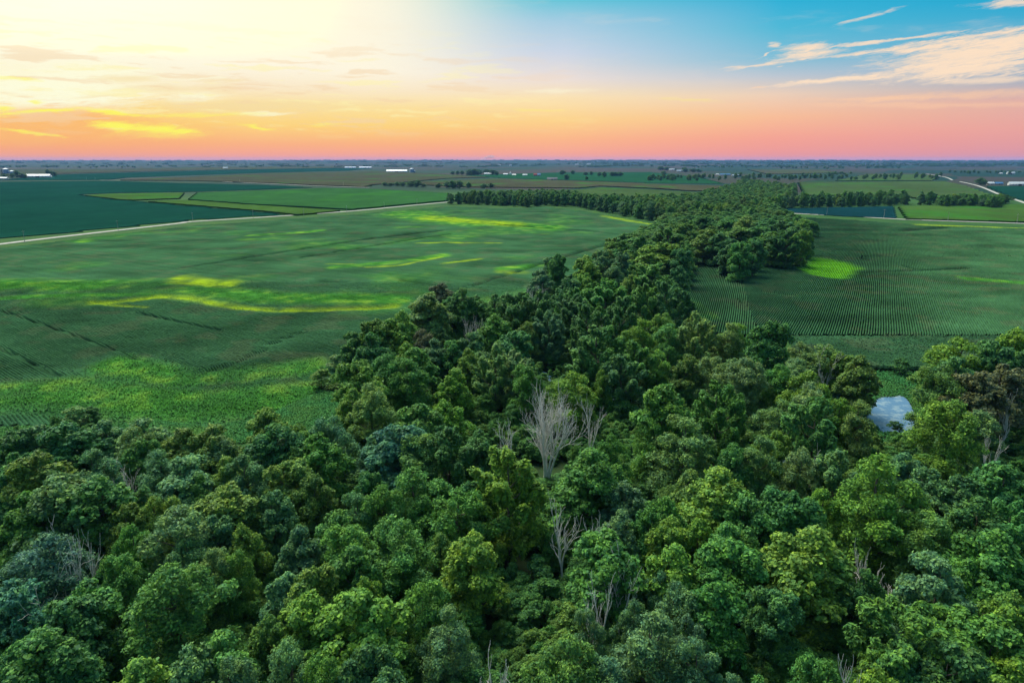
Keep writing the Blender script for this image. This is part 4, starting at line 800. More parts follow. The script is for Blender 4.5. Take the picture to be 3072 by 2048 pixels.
 ('O', 'o', 168.4, 634.7, 14.8, 7.1, 'sixteenth tree from left in the wood bulging into the striped field'),
 ('O', 'y', 150.8, 567.9, 13.8, 5.7, 'seventeenth tree from left in the wood bulging into the striped field'),
 ('B', 'o', 169.4, 620.0, 13.3, 5.9, 'eighteenth tree from left in the wood bulging into the striped field'),
 ('B', 'g', 183.4, 665.6, 19.2, 6.9, 'nineteenth tree from left in the wood bulging into the striped field'),
 ('B', 'o', 160.4, 577.8, 13.1, 7.3, 'twentieth tree from left in the wood bulging into the striped field'),
 ('O', 'g', 180.8, 645.5, 15.4, 8.0, 'twenty-first tree from left in the wood bulging into the striped field'),
 ('M', 'g', 155.7, 552.6, 18.5, 7.9, 'twenty-second tree from left in the wood bulging into the striped field'),
 ('O', 'o', 170.9, 599.0, 17.9, 7.4, 'twenty-third tree from left in the wood bulging into the striped field'),
 ('O', 'o', 182.1, 633.0, 16.7, 6.1, 'twenty-fourth tree from left in the wood bulging into the striped field'),
 ('M', 'y', 163.8, 564.2, 19.3, 6.7, 'twenty-fifth tree from left in the wood bulging into the striped field'),
 ('M', 'o', 183.9, 619.2, 17.5, 6.5, 'twenty-sixth tree from left in the wood bulging into the striped field'),
 ('M', 'g', 193.5, 647.9, 16.4, 7.2, 'twenty-seventh tree from left in the wood bulging into the striped field'),
 ('O', 'g', 174.7, 584.9, 13.7, 6.2, 'twenty-eighth tree from left in the wood bulging into the striped field'),
 ('O', 'o', 182.1, 603.5, 16.4, 5.9, 'twenty-ninth tree from left in the wood bulging into the striped field'),
 ('B', 'o', 194.8, 629.8, 15.8, 5.6, 'thirtieth tree from left in the wood bulging into the striped field'),
 ('M', 'g', 208.0, 671.5, 19.2, 6.3, 'thirty-first tree from left in the wood bulging into the striped field'),
 ('B', 'y', 179.7, 572.6, 17.5, 7.4, 'thirty-second tree from left in the wood bulging into the striped field'),
 ('O', 'y', 193.3, 610.3, 16.5, 6.0, 'thirty-third tree from left in the wood bulging into the striped field'),
 ('B', 'g', 223.4, 693.0, 15.6, 5.7, 'thirty-fourth tree from left in the wood bulging into the striped field'),
 ('B', 'o', 211.5, 649.9, 14.4, 7.2, 'thirty-fifth tree from left in the wood bulging into the striped field'),
 ('O', 'o', 189.9, 581.2, 19.7, 6.4, 'thirty-sixth tree from left in the wood bulging into the striped field'),
 ('O', 'g', 205.3, 622.5, 12.5, 6.4, 'thirty-seventh tree from left in the wood bulging into the striped field'),
 ('O', 'o', 199.5, 598.8, 15.1, 7.5, 'thirty-eighth tree from left in the wood bulging into the striped field'),
 ('B', 'g', 213.4, 637.9, 14.1, 8.1, 'thirty-ninth tree from left in the wood bulging into the striped field'),
 ('O', 'y', 205.7, 610.3, 16.5, 6.1, 'fortieth tree from left in the wood bulging into the striped field'),
 ('O', 'g', 230.3, 681.8, 18.1, 7.2, 'forty-first tree from left in the wood bulging into the striped field'),
 ('M', 'g', 284.0, 821.1, 19.7, 7.4, 'forty-second tree from left in the wood bulging into the striped field'),
 ('O', 'g', 237.5, 670.9, 14.0, 7.3, 'forty-third tree from left in the wood bulging into the striped field'),
 ('M', 'g', 219.0, 615.8, 15.8, 6.2, 'forty-fourth tree from left in the wood bulging into the striped field'),
 ('O', 'g', 233.3, 647.7, 19.4, 7.4, 'forty-fifth tree from left in the wood bulging into the striped field'),
 ('B', 'g', 249.1, 691.5, 16.6, 7.3, 'forty-sixth tree from left in the wood bulging into the striped field'),
 ('O', 'g', 238.0, 658.2, 13.4, 6.7, 'forty-seventh tree from left in the wood bulging into the striped field'),
 ('O', 'o', 270.6, 742.2, 17.4, 6.9, 'forty-eighth tree from left in the wood bulging into the striped field'),
 ('O', 'o', 229.3, 625.0, 16.4, 7.7, 'forty-ninth tree from left in the wood bulging into the striped field'),
 ('B', 'y', 260.9, 688.7, 17.7, 6.1, 'fiftieth tree from left in the wood bulging into the striped field'),
 ('O', 'o', 239.3, 630.9, 13.3, 7.0, 'fifty-first tree from left in the wood bulging into the striped field'),
 ('B', 'g', 252.5, 659.2, 17.6, 7.1, 'fifty-second tree from left in the wood bulging into the striped field'),
 ('M', 'o', 258.7, 673.9, 17.7, 5.7, 'fifty-third tree from left in the wood bulging into the striped field'),
 ('O', 'g', 248.5, 646.7, 19.3, 6.9, 'fifty-fourth tree from left in the wood bulging into the striped field'),
 ('M', 'y', 283.5, 718.9, 14.3, 5.7, 'fifty-fifth tree from left in the wood bulging into the striped field'),
 ('O', 'g', 291.0, 735.0, 14.8, 6.9, 'fifty-sixth tree from left in the wood bulging into the striped field'),
 ('M', 'g', 274.3, 692.1, 15.2, 6.9, 'fifty-seventh tree from left in the wood bulging into the striped field'),
 ('B', 'g', 270.2, 677.8, 19.4, 7.0, 'fifty-eighth tree from left in the wood bulging into the striped field'),
 ('O', 'y', 253.3, 630.7, 16.7, 6.8, 'fifty-ninth tree from left in the wood bulging into the striped field'),
 ('O', 'g', 262.8, 648.6, 19.1, 6.3, 'sixtieth tree from left in the wood bulging into the striped field'),
 ('B', 'g', 286.0, 705.3, 16.1, 6.5, 'sixty-first tree from left in the wood bulging into the striped field'),
 ('O', 'g', 270.5, 662.8, 14.2, 7.0, 'sixty-second tree from left in the wood bulging into the striped field'),
 ('B', 'g', 296.3, 721.6, 13.8, 6.2, 'sixty-third tree from left in the wood bulging into the striped field'),
 ('B', 'g', 310.0, 749.5, 17.4, 8.1, 'sixty-fourth tree from left in the wood bulging into the striped field'),
 ('M', 'y', 283.4, 683.9, 15.4, 7.1, 'sixty-fifth tree from left in the wood bulging into the striped field'),
 ('O', 'y', 281.2, 668.5, 19.8, 7.8, 'sixty-sixth tree from left in the wood bulging into the striped field'),
 ('B', 'g', 275.2, 651.8, 17.4, 6.3, 'sixty-seventh tree from left in the wood bulging into the striped field'),
 ('O', 'y', 269.9, 637.9, 20.0, 5.8, 'sixty-eighth tree from left in the wood bulging into the striped field'),
 ('B', 'g', 297.8, 688.4, 16.7, 7.3, 'sixty-ninth tree from left in the wood bulging into the striped field'),
 ('B', 'g', 294.0, 675.4, 17.6, 7.0, 'seventieth tree from left in the wood bulging into the striped field'),
 ('B', 'o', 58.8, 459.2, 16.3, 6.4, 'first tree from left in the waist of the corn strip'),
 ('B', 'g', 57.3, 435.8, 14.6, 6.0, 'second tree from left in the waist of the corn strip'),
 ('B', 'o', 63.3, 449.5, 18.0, 6.9, 'third tree from left in the waist of the corn strip'),
 ('O', 'o', 69.4, 481.5, 12.1, 6.7, 'fourth tree from left in the waist of the corn strip'),
 ('O', 'y', 75.5, 513.3, 16.0, 7.8, 'fifth tree from left in the waist of the corn strip'),
 ('M', 'o', 77.7, 526.7, 16.8, 7.2, 'sixth tree from left in the waist of the corn strip'),
 ('M', 'o', 73.4, 492.0, 12.7, 7.0, 'seventh tree from left in the waist of the corn strip'),
 ('O', 'g', 69.3, 457.0, 17.5, 7.5, 'eighth tree from left in the waist of the corn strip'),
 ('M', 'y', 64.7, 426.3, 12.9, 5.6, 'ninth tree from left in the waist of the corn strip'),
 ('B', 'g', 71.8, 468.5, 13.0, 6.7, 'tenth tree from left in the waist of the corn strip'),
 ('O', 'g', 82.0, 505.1, 17.7, 7.5, 'eleventh tree from left in the waist of the corn strip'),
 ('O', 'o', 87.3, 537.2, 12.5, 6.7, 'twelfth tree from left in the waist of the corn strip'),
 ('O', 'g', 92.3, 567.4, 16.6, 6.9, 'thirteenth tree from left in the waist of the corn strip'),
 ('O', 'g', 84.6, 518.9, 13.3, 8.1, 'fourteenth tree from left in the waist of the corn strip'),
 ('B', 'o', 73.7, 447.4, 11.6, 6.4, 'fifteenth tree from left in the waist of the corn strip'),
 ('B', 'o', 72.0, 434.6, 12.9, 6.6, 'sixteenth tree from left in the waist of the corn strip'),
 ('O', 'y', 83.2, 488.3, 13.3, 6.2, 'seventeenth tree from left in the waist of the corn strip'),
 ('M', 'g', 74.3, 416.1, 15.0, 5.9, 'eighteenth tree from left in the waist of the corn strip'),
 ('O', 'o', 82.8, 463.1, 14.2, 6.7, 'nineteenth tree from left in the waist of the corn strip'),
 ('B', 'y', 81.4, 452.9, 16.0, 8.1, 'twentieth tree from left in the waist of the corn strip'),
 ('B', 'g', 92.1, 505.2, 18.3, 6.2, 'twenty-first tree from left in the waist of the corn strip'),
 ('O', 'g', 87.0, 473.1, 12.2, 6.9, 'twenty-second tree from left in the waist of the corn strip'),
 ('O', 'g', 98.4, 514.7, 17.2, 5.9, 'twenty-third tree from left in the waist of the corn strip'),
 ('M', 'y', 85.6, 443.6, 12.5, 8.0, 'twenty-fourth tree from left in the waist of the corn strip'),
 ('O', 'o', 94.6, 490.3, 13.0, 6.7, 'twenty-fifth tree from left in the waist of the corn strip'),
 ('B', 'g', 83.1, 426.3, 17.0, 7.2, 'twenty-sixth tree from left in the waist of the corn strip'),
 ('O', 'o', 93.4, 461.1, 16.5, 7.8, 'twenty-seventh tree from left in the waist of the corn strip'),
 ('B', 'g', 103.3, 505.1, 18.1, 7.9, 'twenty-eighth tree from left in the waist of the corn strip'),
 ('O', 'o', 111.9, 546.1, 16.8, 5.7, 'twenty-ninth tree from left in the waist of the corn strip'),
 ('O', 'o', 98.8, 479.5, 12.6, 7.8, 'thirtieth tree from left in the waist of the corn strip'),
 ('O', 'g', 110.1, 528.1, 18.4, 5.8, 'thirty-first tree from left in the waist of the corn strip'),
 ('O', 'g', 103.4, 494.7, 17.3, 6.6, 'thirty-second tree from left in the waist of the corn strip'),
 ('M', 'y', 89.8, 419.4, 15.0, 7.9, 'thirty-third tree from left in the waist of the corn strip'),
 ('O', 'o', 95.5, 439.8, 17.4, 7.3, 'thirty-fourth tree from left in the waist of the corn strip'),
 ('M', 'o', 88.9, 406.2, 17.7, 7.8, 'thirty-fifth tree from left in the waist of the corn strip'),
 ('B', 'y', 117.9, 535.0, 12.6, 8.0, 'thirty-sixth tree from left in the waist of the corn strip'),
 ('B', 'o', 99.9, 452.5, 18.6, 7.1, 'thirty-seventh tree from left in the waist of the corn strip'),
 ('M', 'o', 106.8, 473.8, 13.8, 6.8, 'thirty-eighth tree from left in the waist of the corn strip'),
 ('B', 'g', 117.9, 519.5, 17.0, 6.4, 'thirty-ninth tree from left in the waist of the corn strip'),
 ('B', 'y', 110.6, 485.3, 13.9, 7.1, 'fortieth tree from left in the waist of the corn strip'),
 ('O', 'o', 114.6, 497.9, 11.7, 6.1, 'forty-first tree from left in the waist of the corn strip'),
 ('O', 'g', 128.4, 546.3, 16.4, 5.7, 'forty-second tree from left in the waist of the corn strip'),
 ('B', 'o', 120.3, 509.6, 15.4, 6.0, 'forty-third tree from left in the waist of the corn strip'),
 ('O', 'y', 100.0, 422.9, 15.0, 5.8, 'forty-fourth tree from left in the waist of the corn strip'),
 ('B', 'g', 109.1, 460.4, 17.5, 7.4, 'forty-fifth tree from left in the waist of the corn strip'),
 ('O', 'y', 141.0, 589.2, 18.3, 6.9, 'forty-sixth tree from left in the waist of the corn strip'),
 ('O', 'g', 136.0, 561.3, 18.9, 7.7, 'forty-seventh tree from left in the waist of the corn strip'),
 ('M', 'y', 130.1, 525.4, 18.2, 5.7, 'forty-eighth tree from left in the waist of the corn strip'),
 ('B', 'g', 101.6, 406.4, 13.1, 8.1, 'forty-ninth tree from left in the waist of the corn strip'),
 ('M', 'y', 118.4, 466.5, 13.8, 7.2, 'fiftieth tree from left in the waist of the corn strip'),
 ('M', 'g', 123.4, 483.6, 17.4, 7.1, 'fifty-first tree from left in the waist of the corn strip'),
 ('O', 'y', 115.6, 452.6, 15.0, 7.0, 'fifty-second tree from left in the waist of the corn strip'),
 ('O', 'g', 109.5, 428.1, 15.4, 7.4, 'fifty-third tree from left in the waist of the corn strip'),
 ('M', 'g', 130.4, 507.6, 13.3, 6.7, 'fifty-fourth tree from left in the waist of the corn strip'),
 ('B', 'o', 129.4, 497.0, 12.8, 5.7, 'fifty-fifth tree from left in the waist of the corn strip'),
 ('M', 'g', 145.8, 558.7, 12.3, 6.8, 'fifty-sixth tree from left in the waist of the corn strip'),
 ('O', 'o', 139.4, 532.4, 18.1, 5.7, 'fifty-seventh tree from left in the waist of the corn strip'),
 ('B', 'g', 159.9, 602.6, 12.0, 7.2, 'fifty-eighth tree from left in the waist of the corn strip'),
 ('M', 'g', 155.3, 558.2, 18.0, 6.5, 'fifty-ninth tree from left in the waist of the corn strip'),
 ('B', 'y', 153.0, 547.7, 17.3, 6.7, 'sixtieth tree from left in the waist of the corn strip'),
]
LONE = [
 ('O', 'd', 267.3, 3687.5, 23.1, 20.2, 'first from left of the round trees standing in the far pasture'),
 ('B', 'd', 213.2, 2752.1, 21.2, 13.1, 'second from left of the round trees standing in the far pasture'),
 ('O', 'd', 331.8, 3835.3, 21.0, 12.6, 'third from left of the round trees standing in the far pasture'),
 ('B', 'd', 374.8, 3577.1, 16.3, 15.0, 'fourth from left of the round trees standing in the far pasture'),
 ('B', 'd', 292.9, 2752.1, 13.8, 8.0, 'fifth from left of the round trees standing in the far pasture'),
 ('O', 'd', 403.7, 3577.1, 19.1, 12.4, 'sixth from left of the round trees standing in the far pasture'),
 ('O', 'd', 421.9, 3375.1, 19.6, 14.2, 'seventh from left of the round trees standing in the far pasture'),
 ('O', 'd', 413.5, 3152.3, 25.7, 12.1, 'eighth from left of the round trees standing in the far pasture'),
 ('O', 'd', 472.5, 3328.0, 21.9, 15.2, 'ninth from left of the round trees standing in the far pasture'),
 ('O', 'd', 491.3, 3328.0, 20.9, 15.2, 'tenth from left of the round trees standing in the far pasture'),
 ('O', 'd', 512.8, 3328.0, 20.9, 15.2, 'eleventh from left of the round trees standing in the far pasture'),
 ('B', 'd', 520.8, 2630.6, 21.5, 12.0, 'twelfth from left of the round trees standing in the far pasture'),
 ('O', 'd', 560.3, 2752.1, 16.0, 7.5, 'thirteenth from left of the round trees standing in the far pasture'),
 ('B', 'd', 782.0, 3631.5, 21.0, 15.3, 'fourteenth from left of the round trees standing in the far pasture'),
 ('O', 'd', 612.3, 2752.1, 20.3, 11.6, 'fifteenth from left of the round trees standing in the far pasture'),
 ('O', 'd', -377.5, 2078.4, 11.8, 11.4, 'first from left of the trees along the far hedge behind the corn'),
 ('O', 'd', -357.6, 2060.3, 10.4, 11.3, 'second from left of the trees along the far hedge behind the corn'),
 ('O', 'd', -337.5, 2060.3, 13.7, 11.3, 'third from left of the trees along the far hedge behind the corn'),
 ('O', 'd', -319.8, 2042.6, 13.5, 11.2, 'fourth from left of the trees along the far hedge behind the corn'),
 ('B', 'd', -291.2, 2016.5, 17.5, 14.7, 'fifth from left of the trees along the far hedge behind the corn'),
 ('O', 'd', -268.2, 1991.1, 20.7, 12.7, 'sixth from left of the trees along the far hedge behind the corn'),
 ('O', 'd', -252.1, 1991.1, 10.4, 9.1, 'seventh from left of the trees along the far hedge behind the corn'),
 ('O', 'd', -202.6, 1934.2, 13.1, 10.6, 'first from left of the trees just before the dark tree belt'),
 ('O', 'd', -178.5, 1910.8, 19.0, 12.2, 'second from left of the trees just before the dark tree belt'),
 ('O', 'd', -158.9, 1880.4, 22.3, 12.0, 'third from left of the trees just before the dark tree belt'),
 ('O', 'd', -140.6, 1880.4, 22.3, 12.0, 'fourth from left of the trees just before the dark tree belt'),
 ('B', 'd', -119.0, 1926.3, 16.4, 8.8, 'fifth from left of the trees just before the dark tree belt'),
 ('B', 'd', -77.1, 1910.8, 13.0, 10.5, 'sixth from left of the trees just before the dark tree belt'),
 ('O', 'd', -57.6, 1910.8, 14.5, 10.5, 'seventh from left of the trees just before the dark tree belt'),
 ('O', 'd', -312.9, 3687.5, 19.1, 13.5, 'first from left of the trees sheltering the far white farmhouse'),
 ('B', 'd', -286.1, 3687.5, 20.8, 12.1, 'second from left of the trees sheltering the far white farmhouse'),
 ('B', 'd', -262.3, 3687.5, 23.1, 12.1, 'third from left of the trees sheltering the far white farmhouse'),
 ('B', 'd', -214.1, 3577.1, 29.1, 22.9, 'fourth from left of the trees sheltering the far white farmhouse'),
 ('O', 'd', -188.1, 3577.1, 31.9, 22.9, 'fifth from left of the trees sheltering the far white farmhouse'),
 ('O', 'd', -170.5, 3631.5, 28.4, 19.9, 'sixth from left of the trees sheltering the far white farmhouse'),
 ('B', 'd', -137.6, 3774.8, 27.8, 20.7, 'seventh from left of the trees sheltering the far white farmhouse'),
 ('B', 'd', -100.1, 3631.5, 26.7, 19.9, 'eighth from left of the trees sheltering the far white farmhouse'),
 ('B', 'd', -78.4, 3577.1, 20.7, 13.1, 'ninth from left of the trees sheltering the far white farmhouse'),
 ('O', 'd', -2261.1, 3423.4, 31.1, 12.5, 'first of the trees around the white sheds at the far left farm'),
 ('O', 'd', -2213.0, 3375.1, 25.4, 12.3, 'second of the trees around the white sheds at the far left farm'),
 ('O', 'd', -2166.2, 3328.0, 22.9, 10.9, 'third of the trees around the white sheds at the far left farm'),
 ('O', 'd', -2152.4, 3051.5, 32.0, 16.7, 'fourth of the trees around the white sheds at the far left farm'),
 ('B', 'd', -2119.2, 3032.1, 19.5, 16.6, 'fifth of the trees around the white sheds at the far left farm'),
 ('O', 'd', -2131.5, 2994.1, 20.2, 10.9, 'sixth of the trees around the white sheds at the far left farm'),
 ('O', 'd', -2138.7, 2957.0, 18.6, 13.5, 'seventh of the trees around the white sheds at the far left farm'),
 ('B', 'd', -2102.1, 3032.1, 14.8, 10.0, 'eighth of the trees around the white sheds at the far left farm'),
 ('O', 'd', 1453.7, 2173.6, 22.6, 15.9, 'first of the lone trees beside the far right road'),
 ('O', 'd', 1452.9, 2153.8, 17.0, 9.8, 'second of the lone trees beside the far right road'),
 ('O', 'd', 888.2, 1251.0, 14.6, 8.0, 'third of the lone trees beside the far right road'),
 ('B', 'd', 972.0, 1351.9, 6.5, 3.7, 'fourth of the lone trees beside the far right road'),
 ('O', 'd', 1123.8, 5327.9, 29.9, 29.2, 'first of the trees around the far farm past the pasture'),
 ('B', 'd', 1171.0, 5327.9, 25.0, 29.2, 'second of the trees around the far farm past the pasture'),
 ('B', 'd', 1101.3, 4481.4, 25.9, 24.6, 'third of the trees around the far farm past the pasture'),
 ('O', 'd', 1141.2, 4439.9, 23.6, 24.3, 'fourth of the trees around the far farm past the pasture'),
 ('O', 'd', 1177.0, 4439.9, 21.5, 24.3, 'fifth of the trees around the far farm past the pasture'),
]
